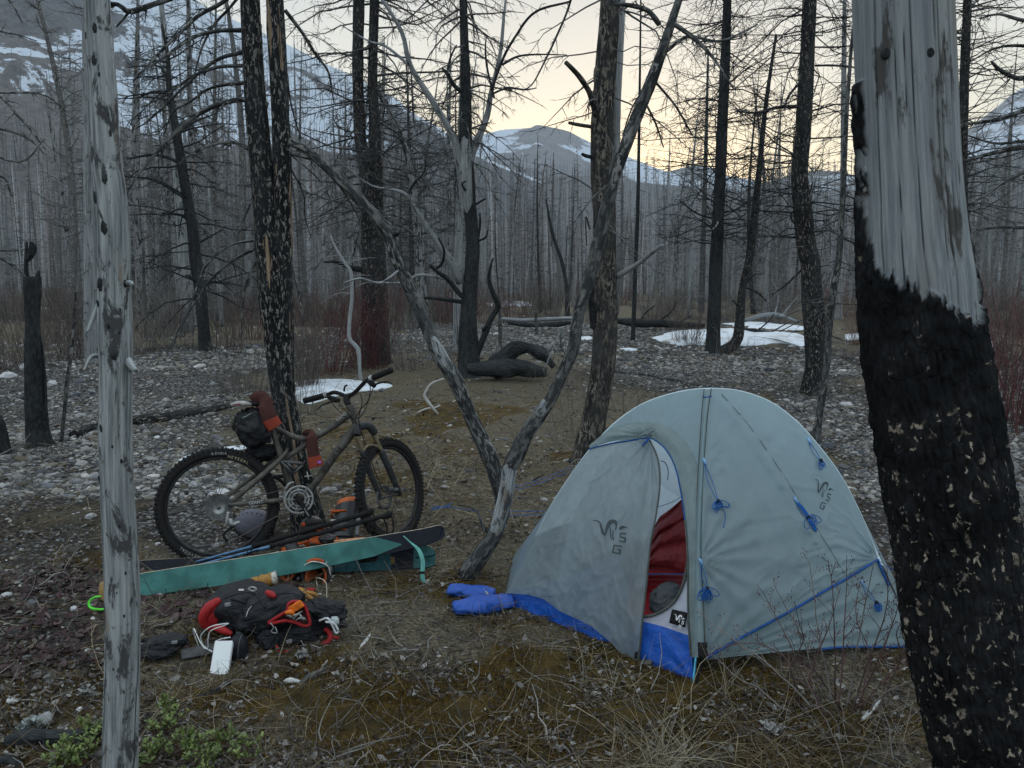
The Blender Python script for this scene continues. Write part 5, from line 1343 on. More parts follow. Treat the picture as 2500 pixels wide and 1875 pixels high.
shrub(60, 898, 220, 190, 260, BRN, 'brown shrub behind the tall charred stump, left', 4)
shrub(170, 880, 210, 170, 240, BRN, 'brown shrub between the tall charred stump and the slim grey snag', 4)
shrub(330, 860, 150, 170, 170, GRB, 'low grey brush right of the nearest snag', 4)
shrub(430, 850, 110, 150, 130, GRB, 'low grey brush at the foot of the crooked dark tree', 4)
shrub(560, 850, 150, 150, 170, BRN, 'brown brush between the crooked dark tree and the double trunk tree', 4)
shrub(2455, 1030, 400, 170, 150, RED, 'big maroon shrub at the right edge behind the huge trunk', 5)
shrub(2530, 1060, 380, 170, 120, RED, 'maroon shrub cut by the right edge of the photo', 5)
shrub(2390, 960, 240, 100, 140, BRN, 'brown shrub tight against the right side of the huge trunk', 4)
shrub(2100, 842, 170, 90, 150, [(.17, .10, .07), (.13, .07, .05)], 'orange brown shrub tight against the left side of the huge trunk', 4)
shrub(1680, 838, 130, 130, 170, BRN, 'brown shrub left of the smooth black trunk behind the snow', 4)
shrub(1610, 800, 110, 140, 160, BRN, 'brown brush above the dark tangled log', 4)
shrub(2075, 880, 60, 100, 110, GRB, 'low dense grey shrub on the gravel right of the flecked black trunk', 4, r0=.003)
shrub(1730, 935, 150, 170, 46, GRB, 'sparse grey shrub on the gravel behind the top of the tent', 5, r0=.003)
shrub(1930, 955, 60, 90, 70, BRN, 'small brown tuft at the foot of the flecked black trunk', 3, r0=.002)
shrub(1400, 1075, 200, 230, 60, GRB, 'sparse twiggy shrub left of the flaking trunk', 6, r0=.0022)
shrub(1545, 1010, 170, 160, 46, GRB, 'sparse twiggy shrub right of the flaking trunk above the tent', 6, r0=.0022)
shrub(1360, 960, 120, 120, 50, GRB, 'thin grey shrub in front of the arched log', 4, r0=.002)
shrub(1100, 905, 90, 140, 80, GRB, 'grey brush left of the foot of the forked tree', 4, r0=.003)
shrub(1010, 900, 150, 130, 110, GRB, 'grey brush behind the leaning curved trunk', 4, r0=.003)
shrub(1270, 925, 60, 160, 60, GRB, 'low dry weeds in front of the arched log', 3, r0=.002)
shrub(1205, 870, 80, 110, 70, GRB, 'grey brush behind the arched log', 3, r0=.003)
shrub(110, 1115, 60, 110, 120, [(.06, .05, .045), (.10, .085, .07)], 'dry brown grass tuft at the foot of the tall charred stump', 2, r0=.0015)
shrub(30, 1190, 50, 130, 120, [(.055, .045, .04), (.09, .075, .06)], 'dark dry tuft by the low charred stump at the left edge', 2, r0=.0015)
shrub(1820, 858, 50, 120, 60, GRB, 'low dry tuft beside the curved-foot tree', 3, r0=.0025)
shrub(610, 1130, 120, 120, 30, GRB, 'thin dry weeds behind the rear wheel', 4, r0=.0016)
shrub(800, 1190, 90, 110, 34, GRB, 'thin dry weeds seen through the bicycle frame', 4, r0=.0016)
# brush belt along the forest edge: copies
SB = []
for H, n, cols, l in ((2.0, 80, BRN[:1] + RED[:2], 'distant maroon brush'), (1.7, 110, BRN, 'distant brown brush'), (2.2, 120, GRB, 'tall distant grey brush'), (1.3, 110, BRN, 'low distant brown brush'), (1.5, 110, GRB, 'low distant grey brush'), (1.9, 120, GRB, 'thick distant grey brush')):
    g = shrub_geo(H, n, .45, cols, .009, 4, .7, M2=1, crook=.12); SB.append([g.build('shrub', M_stem), l, H, False])
_n = 0
while _n < 160:
    Y_ = 19 + 34 * rng.random() ** .8; px = -120 + 2760 * rng.random()
    if 1480 < px < 2150 and Y_ < 30: continue
    if 1150 < px <= 1480 and Y_ < 28: continue
    if px > 2250 and Y_ < 16: continue
    T = SB[int(rng.random() * 6)]
    x = (px - 1250) / FPX * Y_; o = T[0]
    if T[3]: o = T[0].copy(); COL.objects.link(o)
    T[3] = True; s = .6 + .5 * rng.random()
    o.location = (x, Y_, float(ground_z(x, Y_))); o.scale = (s, s, s); o.rotation_euler = (0, 0, rng.random() * 6.28)
    tag(o, T[1] + ' ' + where(px), 'shrub', 'brush along the edge of the burnt forest'); _n += 1

# bare twiggy bush in front of the right side of the tent, traced
def twig_bush(name, label, Y, stems, cols, r=.0026, M=7, M2=2, group=None, shoot=.22):
    t = None; g = Geo()
    b0 = P(stems[0][0][0], stems[0][0][1], Y)
    gz_ = float(ground_z(b0.x, b0.y)); 
    for i, s in enumerate(stems):
        Wl, Rl = trace([(a, b, 4.2) for a, b in s], Y + .12 * math.sin(i * 2.3), 22, .15 * math.cos(i * 1.7))
        Rl = np.linspace(r, r * .35, 22)
        col = pal(1, cols)[0]
        Wl = Wl + (fbm(np.linspace(0, 5, 22) + i * 7, i, 0, 2) - .5)[:, None] * .02
        tubes(g, Wl[None], Rl[None], 5, col=np.tile(col, (1, 1)))
        Ls = np.linalg.norm(np.diff(Wl, axis=0), axis=1).sum()
        Ps, Rs = side_shoots(Wl[None], Rl[None], M, Ls * shoot, r * .5, 6, spread=.6, droop=-.06, crook=.13, flat=1)
        tubes(g, Ps, Rs, 4, col=np.tile(col, (M, 1)))
        P3, R3 = side_shoots(Ps, Rs, M2, Ls * shoot * .35, r * .3, 4, spread=.6, droop=-.05, crook=.15, flat=1)
        tubes(g, P3, R3, 3, col=np.tile(col, (M * M2, 1)))
        # buds
        bp = np.concatenate([Ps[:, -1], P3[:, -1]]); v0, f0 = ico(0)
        vv = (v0[None] * np.array([.0018, .0018, .0036]) + bp[:, None]).reshape(-1, 3)
        g.add(vv, None, (f0[None] + (np.arange(len(bp)) * 12)[:, None, None]).reshape(-1, 3), None, np.tile(np.array([.10, .04, .045]), (len(vv), 1)))
    o = g.build(name, M_stem); tag(o, label, 'shrub', group)
TWG = [(.20, .18, .165), (.14, .10, .095), (.11, .065, .065), (.25, .23, .21)]
twig_bush('twiggy_bush', 'bare twiggy bush with small buds in front of the right side of the tent', 2.62,
          [[(2030, 1720), (2010, 1600), (1990, 1480), (1975, 1368)], [(2040, 1720), (2040, 1600), (2032, 1450), (2018, 1375)], [(2070, 1720), (2090, 1600), (2110, 1480), (2130, 1380)], [(2000, 1720), (1950, 1620), (1890, 1500), (1845, 1430)], [(2050, 1720), (2060, 1560), (2068, 1440), (2070, 1350)],
           [(2090, 1730), (2140, 1620), (2180, 1520), (2200, 1450)], [(2100, 1730), (2170, 1650), (2220, 1590), (2250, 1540)], [(1980, 1730), (1900, 1640), (1790, 1560), (1700, 1480)], [(1990, 1700), (1900, 1600), (1820, 1570), (1740, 1590)], [(2010, 1710), (1960, 1560), (1900, 1440), (1885, 1400)], [(2080, 1740), (2110, 1640), (2160, 1500), (2163, 1390)],
           [(1930, 1740), (1850, 1680), (1790, 1640), (1720, 1590)], [(2060, 1750), (2000, 1650), (1960, 1620), (1880, 1590)], [(2120, 1740), (2150, 1700), (2230, 1660), (2290, 1620)], [(2100, 1720), (2120, 1600), (2090, 1500), (2100, 1420)], [(2020, 1740), (1980, 1650), (2020, 1540), (2050, 1440)], [(2140, 1740), (2200, 1600), (2190, 1540), (2230, 1480)], [(1960, 1720), (1930, 1640), (1960, 1560), (1940, 1470)]], TWG, r=.0034, M=9, M2=3)
twig_bush('twiggy_bush', 'pale bare stems leaning by the foot of the huge trunk', 2.35,
          [[(2060, 1880), (2030, 1780), (1985, 1700), (1960, 1640)], [(2150, 1880), (2190, 1790), (2260, 1720)], [(2100, 1870), (2140, 1780), (2150, 1720), (2148, 1640)], [(2180, 1870), (2150, 1750), (2110, 1690)], [(2230, 1880), (2200, 1800), (2180, 1740), (2240, 1700)]], [(.28, .26, .23), (.2, .17, .15)], r=.0022, M=4, M2=1, shoot=.15)
# tall straw tufts
def tuft(px, py, n, L, label, cols=((.34, .30, .20), (.24, .20, .13), (.42, .38, .28)), up=.7, r=.0011, spread=.03):
    q = G(px, py); g = Geo(); 
    x = q.x + rng.normal(0, spread, n); y = q.y + rng.normal(0, spread, n)
    straws(g, x - q.x * 0, y, L * (.35 + .75 * rng.random(n)), np.full(n, r), pal(n, list(cols)), np.abs(rng.normal(up, .35, n)), K=6, droop=.10, crook=.08)
    o = g.build('grass_tuft', M_straw); tag(o, label, 'grass tuft')
tuft(1610, 1860, 150, .34, 'largest pale straw tuft, bottom edge below the tent corner', up=.45, spread=.06)
tuft(1770, 1700, 14, .34, 'few tall straw stalks standing right of the tent corner', up=1.35, spread=.02)
tuft(1500, 1680, 60, .20, 'flattened straw tuft in the moss just below the tent', up=.25, spread=.05)
tuft(1420, 1660, 9, .24, 'thin straws standing against the blue tent floor', up=1.25, spread=.03)
tuft(1060, 1390, 70, .22, 'straw tuft between the ski tails and the leaning trunk', up=.4, spread=.07)
tuft(850, 1530, 40, .18, 'grey straw tuft between the ski boot and the backpack', cols=((.22, .21, .19), (.3, .28, .25)), up=.4, spread=.05)
tuft(1020, 1440, 90, .26, 'tangled straw heap below the hanging ski strap', up=.2, spread=.09, cols=((.16, .14, .11), (.24, .21, .16), (.10, .09, .07)))
tuft(1180, 1500, 70, .22, 'grey straw tuft left of the blue sacks', up=.2, spread=.08, cols=((.16, .14, .12), (.24, .22, .18)))
tuft(1270, 1560, 70, .2, 'straw tuft below the blue sacks', up=.2, spread=.08, cols=((.16, .14, .12), (.24, .22, .18)))
tuft(900, 1250, 60, .2, 'straw tuft under the front wheel', up=.5, spread=.06, cols=((.2, .17, .12), (.28, .25, .18)))
tuft(1200, 1250, 60, .22, 'straw tuft by the leaning trunks', up=.5, spread=.08, cols=((.2, .17, .12), (.28, .25, .18)))
tuft(2150, 1840, 70, .28, 'straw tuft between the bleached stick and the huge trunk', up=.3, spread=.09, cols=((.26, .24, .19), (.18, .16, .13)))
tuft(1910, 1800, 50, .22, 'straw tuft left of the bleached stick', up=.25, spread=.08, cols=((.26, .24, .19), (.18, .16, .13)))

# green bearberry sprigs and the silver-leaved rosette
M_green = vcol_mat('green_leaf', .55, spec=.4)
def sprig(px, py, n, label, R0=.05, H=.06, cols=((.12, .17, .04), (.17, .22, .055), (.09, .13, .035)), name='bearberry_plant', lsz=.0115):
    q = G(px, py); t = thing(name, q, label, 'plant')
    n = int(n * .7); a = rng.random(n) * 6.28; d = R0 * rng.random(n) ** .6
    b = np.stack([q.x + np.cos(a) * d * .3, q.y + np.sin(a) * d * .3, np.full(n, q.z)], -1)
    dr = np.stack([np.cos(a) * d / R0 * .8, np.sin(a) * d / R0 * .8, np.ones(n) * .9], -1)
    Pn, Rn = grow(b, dr, H * (.6 + .7 * rng.random(n)) * 1.4, np.full(n, .0012), 5, .02, .12, .6)
    g = Geo(); tubes(g, Pn, Rn, 4, col=(.14, .09, .05)); part(g, 'stems', M_stem, t)
    g = Geo(); m = 11
    tt = .45 + .55 * rng.random((n, m)); f = tt * 4; i = np.minimum(f.astype(int), 3); u = (f - i)[..., None]; ar = np.arange(n)[:, None]
    c = (Pn[ar, i] * (1 - u) + Pn[ar, i + 1] * u).reshape(-1, 3)
    N = len(c); az = rng.random(N) * 6.28; el = rng.normal(.75, .3, N)
    dd = np.stack([np.cos(az) * np.cos(el), np.sin(az) * np.cos(el), np.sin(el)], -1); sd = norm(np.cross(dd, [0, 0, 1.0])); nn = np.cross(sd, dd)
    base = np.array([[0, 0, 0], [.55, -.28, .05], [.55, .28, .05], [1.0, -.42, .05], [1.0, .42, .05], [1.45, -.25, 0], [1.45, .25, 0], [1.62, 0, -.03], [.8, 0, -.05], [1.3, 0, -.05]])
    f0 = np.array([[0, 1, 8], [0, 8, 2], [1, 3, 8], [2, 8, 4], [3, 9, 8], [4, 8, 9], [3, 5, 9], [4, 9, 6], [5, 7, 9], [6, 9, 7]])
    s = lsz * (.7 + .6 * rng.random(N))
    v = c[:, None] + s[:, None, None] * (base[None, :, 0:1] * dd[:, None] + base[None, :, 1:2] * sd[:, None] + base[None, :, 2:] * nn[:, None])
    g.add(v.reshape(-1, 3), None, (f0[None] + (np.arange(N) * 10)[:, None, None]).reshape(-1, 3), None, np.repeat(pal(N, list(cols)), 10, 0))
    part(g, 'leaves', M_green, t)
for px, py, n, R0, lab in ((400, 1790, 26, .06, 'green bearberry sprig just right of the nearest snag, upper one'), (440, 1850, 34, .07, 'bushiest green bearberry plant right of the nearest snag'), (365, 1860, 30, .06, 'green bearberry plant against the right foot of the nearest snag'), (545, 1840, 24, .05, 'green bearberry sprig standing alone below the backpack'),
        (615, 1860, 16, .045, 'rightmost small green bearberry sprig at the bottom'), (500, 1890, 24, .06, 'green bearberry sprig cut by the bottom edge'), (230, 1820, 16, .045, 'green bearberry sprig leaning on the charred log left of the nearest snag'), (190, 1870, 34, .07, 'green bearberry plant left of the nearest snag at the bottom'), (140, 1885, 16, .05, 'leftmost green bearberry sprig at the bottom edge'), (415, 1745, 10, .03, 'topmost small green bearberry sprig right of the nearest snag')):
    sprig(px, py, n, lab, R0)
sprig(85, 1785, 26, 'silver grey leaved rosette plant at the bottom left', .06, .03, ((.34, .37, .35), (.26, .29, .28)), 'silver_leaf_plant', .015)
sprig(210, 1700, 9, 'small dried silver plant left of the nearest snag', .05, .02, ((.22, .23, .22), (.28, .28, .27)), 'silver_leaf_plant', .013)
sprig(135, 1872, 9, 'dried silver plant under the bottom left charred log', .04, .02, ((.32, .32, .31), (.28, .28, .27)), 'silver_leaf_plant', .013)
sprig(1885, 1795, 12, 'white curled dead rosette between the tent and the bleached stick', .05, .02, ((.42, .42, .40), (.30, .29, .28)), 'dead_rosette', .016)
sprig(740, 1612, 12, 'small grey rosette just below the backpack straps', .04, .02, ((.20, .20, .19), (.28, .27, .26)), 'silver_leaf_plant', .012)
# ================================================================== CAMP: TENT
def fabric(name, c, rough=.55, var=.12, bump=.5, trans=0.0, sc=16, sheer=0.0, spec=.35):
    m = NT(name); p = m.pos()
    n = m.noise(p, sc, 5, .6, (1, 1, .5), dist=1.2); n2 = m.noise(p, sc * 6, 3)
    m.color(m.mix(m.step(n, .3, .7), tuple(x * (1 - var) for x in c), tuple(x * (1 + var) for x in c))); m.rough(rough)
    m.b.inputs['Specular IOR Level'].default_value = spec
    m.bump(m.math('ADD', n, m.math('MULTIPLY', n2, .15)), bump, .012)
    last = m.b.outputs[0]
    if trans:
        t = m.n('BsdfTranslucent'); t.inputs[0].default_value = (*[min(.95, x * 2.3) for x in c], 1)
        x = m.n('MixShader'); x.inputs[0].default_value = trans; m.l(last, x.inputs[1]); m.l(t.outputs[0], x.inputs[2]); last = x.outputs[0]
    if sheer:
        t = m.n('BsdfTransparent'); x = m.n('MixShader'); x.inputs[0].default_value = sheer; m.l(last, x.inputs[1]); m.l(t.outputs[0], x.inputs[2]); last = x.outputs[0]
    m.l(last, m.out.inputs['Surface'])
    return m.m
M_fly = fabric('tent_fly', (.22, .288, .305), .36, trans=.42, var=.05, bump=.25)
M_flydk = fabric('tent_fly_seam', (.205, .26, .262), .5, trans=.35)
M_flap = fabric('tent_door_flap', (.205, .25, .262), .40, bump=.4, trans=.35, sheer=.14, sc=14)
M_blue = fabric('tent_floor_blue', (.008, .085, .42), .45, bump=1.0, trans=.08)
M_inner = fabric('tent_inner_white', (.78, .79, .92), .7, trans=.6)
M_trim = simple('blue_trim', (.015, .07, .23), .6)
M_cordb = simple('blue_cord', (.015, .10, .34), .7, scale=400, var=.5)
M_black = simple('black_webbing', (.012, .012, .013), .7)
M_zip = simple('zipper_grey', (.07, .075, .07), .6)
M_pole = simple('blue_pole', (.10, .42, .62), .25, .6)
M_print = simple('dark_print', (.055, .07, .075), .6, var=.1)
M_white = simple('white_print', (.62, .64, .66), .6, var=.05)

# reference points of the real tent
C1 = G(1690, 1662); C2 = G(1236, 1482)
APEX = P(1735, 950, 3.62)
def plane_of(a, b, c):
    n = (b - a).cross(c - a).normalized()
    return a, n
PF = plane_of(C1 + Vector((0, 0, .02)), C2, APEX)                 # door side
C4 = G(2235, 1577)
PS = plane_of(C1 + Vector((0, 0, .02)), C4, APEX + Vector((0.0, .05, 0)))   # right side
def onF(px, py, off=0.0):
    p = on_plane(px, py, *PF); v = max(0, min(1, p.z / APEX.z))
    u = max(0, min(1, (px - 1235) / 455.0))
    b = .13 * math.sin(PI * v) ** .8 * (.35 + .65 * math.sin(PI * (.12 + .76 * u)))
    d = ray(px, py).normalized(); return p - d * (b + off)
def onS(px, py, off=0.0):
    p = on_plane(px, py, *PS); v = max(0, min(1, p.z / APEX.z))
    b = .13 * math.sin(PI * v) ** .8
    d = ray(px, py).normalized(); return p - d * (b + off)

def panel(left, right, nu, nv, fn, off=0.0, wr=0.0, wf=(3, 3), seed=0, bow=0.0, radial=None):
    """fills between two pixel polylines (both bottom->top)"""
    L = smooth_path([(a, b, 0) for a, b in left], nv); R_ = smooth_path([(a, b, 0) for a, b in right], nv)
    out = np.zeros((nv, nu, 3))
    for j in range(nv):
        for i in range(nu):
            u = i / (nu - 1); px = L[j, 0] * (1 - u) + R_[j, 0] * u; py = L[j, 1] * (1 - u) + R_[j, 1] * u
            o = off + bow * math.sin(PI * u)
            out[j, i] = fn(px, py, o)
    if wr:
        U, V = np.meshgrid(np.linspace(0, 1, nu), np.linspace(0, 1, nv))
        n = fbm(U * wf[0] + seed, V * wf[1], seed, 4) - .5
        r1 = np.abs(fbm(U * wf[0] * .7 + 5 + seed, V * wf[1] * .7, 3, 3) - .5) * 2
        env = np.minimum(1, np.minimum(np.minimum(U, 1 - U) * 14, np.minimum(V, 1 - V) * 14))
        h = (n * 1.0 - r1 * .5 + .15) * wr * env
        if radial is not None:
            for (cx, cy, fr, am, fall) in radial:
                PX = L[:, None, 0] * (1 - U) + R_[:, None, 0] * U; PY = L[:, None, 1] * (1 - U) + R_[:, None, 1] * U
                a = np.arctan2(PY - cy, PX - cx); d = np.hypot(PX - cx, PY - cy)
                h = h + am * np.sin(a * fr + 2 * fbm(a * 4, d / 300, 1, 2)) * np.exp(-d / fall) * env * sstep(2, 25, d)
        for j in range(nv):
            for i in range(nu):
                d = (np.array([0, 0, CAMH]) - out[j, i]); out[j, i] += d / np.linalg.norm(d) * h[j, i]
    return out
def trimline(name, pts, fn, w, mat, parent, off=.004, flatn=6, n=50, sub=False):
    p = smooth_path([(a, b, 0) for a, b in pts], n)
    W = np.array([list(fn(a, b, off)) for a, b, _ in p])
    R = np.full(n, w * .5 / FPX * W[:, 1].mean())
    g = Geo(); tubes(g, W, R, flatn); return part(g, name, mat, parent)

tent = thing('tent', C1, 'pale grey green dome tent with its door half open and a blue floor', 'tent')
Ed_L = [(1236, 1452), (1262, 1400), (1300, 1325), (1345, 1235), (1400, 1150), (1450, 1085), (1500, 1033), (1560, 991), (1620, 967), (1680, 953), (1730, 949)]
Sleeve_L = [(1688, 1604), (1690, 1540), (1693, 1400), (1697, 1300), (1703, 1180), (1709, 1080), (1714, 1000), (1719, 951)]
Sleeve_R = [(1722, 1606), (1720, 1540), (1714, 1400), (1713, 1300), (1717, 1180), (1722, 1080), (1729, 1000), (1737, 949)]
# --- upper front fly: from left edge to the sleeve above the brow of the door
Brow = [(1440, 1092), (1490, 1062), (1530, 1040), (1580, 1036), (1625, 1052), (1660, 1085), (1683, 1130), (1694, 1200)]
g = Geo()
top = smooth_path([(a, b, 0) for a, b in [(1440, 1096), (1470, 1062), (1510, 1026), (1560, 991), (1620, 967), (1680, 953), (1722, 949)]], 46)
bot = smooth_path([(a, b, 0) for a, b in [(1440, 1098), (1490, 1074), (1530, 1062), (1582, 1062), (1618, 1080), (1652, 1112), (1680, 1160), (1704, 1180)]], 46)
def between(A, B, nr, fn, off=0, wr=0, seed=0, wf=(6, 6), offs=None, radial=None):
    nu = len(A); out = np.zeros((nr, nu, 3)); PXs = np.zeros((nr, nu)); PYs = np.zeros((nr, nu))
    for j in range(nr):
        t = j / (nr - 1)
        for i in range(nu):
            px = B[i, 0] * (1 - t) + A[i, 0] * t; py = B[i, 1] * (1 - t) + A[i, 1] * t; PXs[j, i] = px; PYs[j, i] = py
            out[j, i] = fn(px, py, off + (offs(i / (nu - 1), t) if offs else 0))
    U, V = np.meshgrid(np.linspace(0, 1, nu), np.linspace(0, 1, nr)); env = np.minimum(1, np.minimum(np.minimum(U, 1 - U) * 14, np.minimum(V, 1 - V) * 10))
    h = (fbm(U * wf[0] + seed, V * wf[1], seed, 4) - .5) * wr * env
    if radial:
        for (cx, cy, fr, am, fall) in radial:
            a = np.arctan2(PYs - cy, PXs - cx); d = np.hypot(PXs - cx, PYs - cy)
            h = h + am * np.sin(a * fr + 3 * fbm(a * 4, d / 300, 1, 2)) * np.exp(-d / fall) * env
    c = np.array([0, 0, CAMH]); d = c - out; d /= np.linalg.norm(d, axis=2, keepdims=True)
    return out + d * h[..., None]
rest = smooth_path([(a, b, 0) for a, b in [(1724, 949), (1720, 1000), (1716, 1080), (1711, 1180)]], 46)
g = Geo(); sheet(g, between(top, bot, 24, onF, 0, .012, 1, (10, 4), radial=[(1585, 1062, 26, .006, 140)]))
part(g, 'fly_front', M_fly, tent)
# strip between door opening and sleeve
DoorR = [(1686, 1600), (1680, 1500), (1679, 1400), (1677, 1330), (1672, 1270), (1662, 1200), (1648, 1140), (1625, 1097), (1600, 1075), (1582, 1068)]
StripR = [(1708, 1606), (1708, 1500), (1706, 1400), (1707, 1330), (1708, 1270), (1708, 1200), (1700, 1130), (1672, 1075), (1630, 1040), (1584, 1030)]
g = Geo(); sheet(g, panel(DoorR, StripR, 14, 110, onF, .006, .010, (3, 22), 4, bow=.018)); part(g, 'door_frame_fabric', M_flydk, tent)
# brow hood, gathered at the door tie
A = smooth_path([(a, b, 0) for a, b in [(1438, 1088), (1475, 1058), (1515, 1038), (1560, 1030), (1600, 1036), (1640, 1052)]], 60)
B = smooth_path([(a, b, 0) for a, b in [(1440, 1094), (1490, 1079), (1530, 1073), (1560, 1071), (1584, 1068), (1600, 1074)]], 60)
g = Geo(); sheet(g, between(A, B, 16, onF, .012, .006, 3, (8, 3), offs=lambda u, t: .030 * math.sin(PI * min(1, t * 1.1)) * math.sin(PI * u), radial=[(1584, 1064, 30, .009, 90)])); part(g, 'door_hood', M_flydk, tent)
# sleeve with the pole inside
g = Geo(); sheet(g, panel(Sleeve_L, Sleeve_R, 11, 120, onF, .008, .003, (2, 30), 6, bow=.030)); part(g, 'pole_sleeve', M_fly, tent)
for q_ in (Sleeve_L, Sleeve_R): trimline('sleeve_seam', q_, onF, 3.2, M_zip, tent, .012)
g = Geo()
p = smooth_path([(1692, 1668, 0), (1696, 1630, 0), (1699, 1600, 0)], 12); W = np.array([list(onF(a, b, .004)) for a, b, _ in p]); tubes(g, W, np.full(12, .0055), 8); part(g, 'pole', M_pole, tent)
# left edge curtain: half open door, gathered fabric
FlapL = [(1236, 1455), (1262, 1400), (1300, 1325), (1345, 1235), (1400, 1150), (1442, 1094)]
FlapR = [(1559, 1622), (1568, 1520), (1578, 1430), (1588, 1330), (1603, 1250), (1611, 1180), (1606, 1120), (1584, 1070)]
g = Geo()
nv, nu = 110, 110
Lp = smooth_path([(a, b, 0) for a, b in FlapL], nv); Rp = smooth_path([(a, b, 0) for a, b in FlapR], nv)
U, V = np.meshgrid(np.linspace(0, 1, nu), np.linspace(0, 1, nv))
PX = Lp[:, None, 0] * (1 - U) + Rp[:, None, 0] * U; PY = Lp[:, None, 1] * (1 - U) + Rp[:, None, 1] * U
# bottom hem sags between the corners
PY = PY + (1 - V) ** 4 * (np.interp(PX[0], [1236, 1290, 1327, 1366, 1410, 1445, 1495, 1520, 1559], [1448, 1452, 1462, 1492, 1512, 1530, 1572, 1602, 1622]) - PY[0])[None]
PY = PY - V ** 8 * np.interp(U, [0, .3, .7, 1], [0, 4, 9, 0])
pts = np.zeros((nv, nu, 3))
for j in range(nv):
    for i in range(nu): pts[j, i] = onF(PX[j, i], PY[j, i], .004)
ang = np.arctan2(PY - 1068, PX - 1590); dist = np.hypot(PY - 1068, PX - 1590)
pleat = np.sin(ang * 34 + 5 * fbm(ang * 3, dist / 260, 1, 3)) * (.0012 + .007 * sstep(.35, 1, U) * np.exp(-dist / 420)) + np.sin(ang * 15 + 2) * .010 * sstep(.4, 1, U) * np.exp(-dist / 500)
crum = (np.abs(fbm(U * 9 + 3 + V * 4, V * 5 - U * 3, 2, 4) - .5) * -2 + .3) * .022 * (.5 + .9 * (1 - V))
crum2 = (np.abs(fbm(U * 17 + V * 11, V * 5 - U * 6, 9, 3) - .5) - .2) * .022
env = np.minimum(1, np.minimum(U * 12, (1 - U) * 30))
rdg = lambda a, b, s: (1 - np.abs(fbm(a, b, s, 3) - .5) * 2) ** 7
crs_ = rdg(ang * 7, dist / 130, 3) * .016 * sstep(30, 160, dist) + rdg(U * 5 + V * 6, U * 7 - V * 2, 8) * .020 * (.35 + .8 * (1 - V)) + rdg(U * 10 - V * 4, V * 9 + U * 3, 15) * .012 * (1 - V)
h = (pleat + crum * .35 + crum2 * .5 + crs_ * .40) * env + .02 * sstep(.75, .95, U) * np.sin(PI * np.clip(V, 0, 1))
c = np.array([0, 0, CAMH]); d = c - pts; d /= np.linalg.norm(d, axis=2, keepdims=True)
FLAP = pts + d * h[..., None]
sheet(g, FLAP); part(g, 'door_flap', M_flap, tent)
def flap_pt(px, py, off=.003):
    k = np.argmin((PX - px) ** 2 + (PY - py) ** 2); q = FLAP.reshape(-1, 3)[k]
    d = ray(px, py).normalized(); t = (q[1]) / d.y
    return Vector((0, 0, CAMH)) + d * (t - off)
W = np.array([list(FLAP[j, -1]) for j in range(nv)]); g = Geo(); tubes(g, W, np.full(nv, .0042), 6); part(g, 'door_zip', M_zip, tent)
trimline('door_zip', DoorR[:5], onF, 5, M_zip, tent, .014)
trimline('blue_piping', DoorR[2:] , onF, 4, M_trim, tent, .012)
trimline('blue_piping', [(1438, 1096), (1490, 1083), (1530, 1077), (1560, 1072), (1584, 1068)], onF, 4, M_trim, tent, .012)
g = Geo(); 
for k in range(5):
    cord(g, [onF(1586, 1068, .02), onF(1582 - 4 * k, 1078 + 2 * k, .03), onF(1566 + 2 * k, 1090, .022)], .0016, 5, 14)
part(g, 'door_tie', M_trim, tent)
# blue floor wall below the flap, and the blue and white inner wall in the doorway
g = Geo()
T_ = smooth_path([(a, b, 0) for a, b in [(1226, 1462), (1260, 1440), (1330, 1450), (1400, 1490), (1480, 1535), (1560, 1575), (1600, 1590), (1690, 1598)]], 70)
B_ = smooth_path([(a, b, 0) for a, b in [(1222, 1490), (1262, 1510), (1347, 1547), (1445, 1588), (1500, 1608), (1572, 1624), (1640, 1650), (1692, 1668)]], 70)
sheet(g, between(T_, B_, 14, onF, -.03, .022, 7, (16, 5))); part(g, 'floor_wall', M_blue, tent)
g = Geo()
T_ = smooth_path([(a, b, 0) for a, b in [(1558, 1514), (1600, 1524), (1650, 1540), (1688, 1554)]], 30)
B_ = smooth_path([(a, b, 0) for a, b in [(1554, 1625), (1600, 1638), (1650, 1655), (1692, 1668)]], 30)
sheet(g, between(T_, B_, 16, onF, -.018, .020, 8, (3, 3), radial=[(1692, 1662, 12, .010, 120)])); part(g, 'floor_wall', M_blue, tent)
g = Geo()      # white triangle under the curved inner door
T_ = smooth_path([(a, b, 0) for a, b in [(1560, 1506), (1590, 1503), (1620, 1490), (1648, 1466), (1668, 1425), (1680, 1370)]], 40)
B_ = smooth_path([(a, b, 0) for a, b in [(1556, 1516), (1590, 1523), (1620, 1532), (1650, 1541), (1672, 1548), (1690, 1556)]], 40)
sheet(g, between(T_, B_, 14, onF, -.018, .008, 9, (3, 3))); part(g, 'inner_wall', M_inner, tent)
trimline('inner_door_edge', [(1558, 1506), (1590, 1503), (1620, 1490), (1648, 1466), (1668, 1425), (1679, 1370), (1680, 1320)], onF, 8, M_zip, tent, -.010)
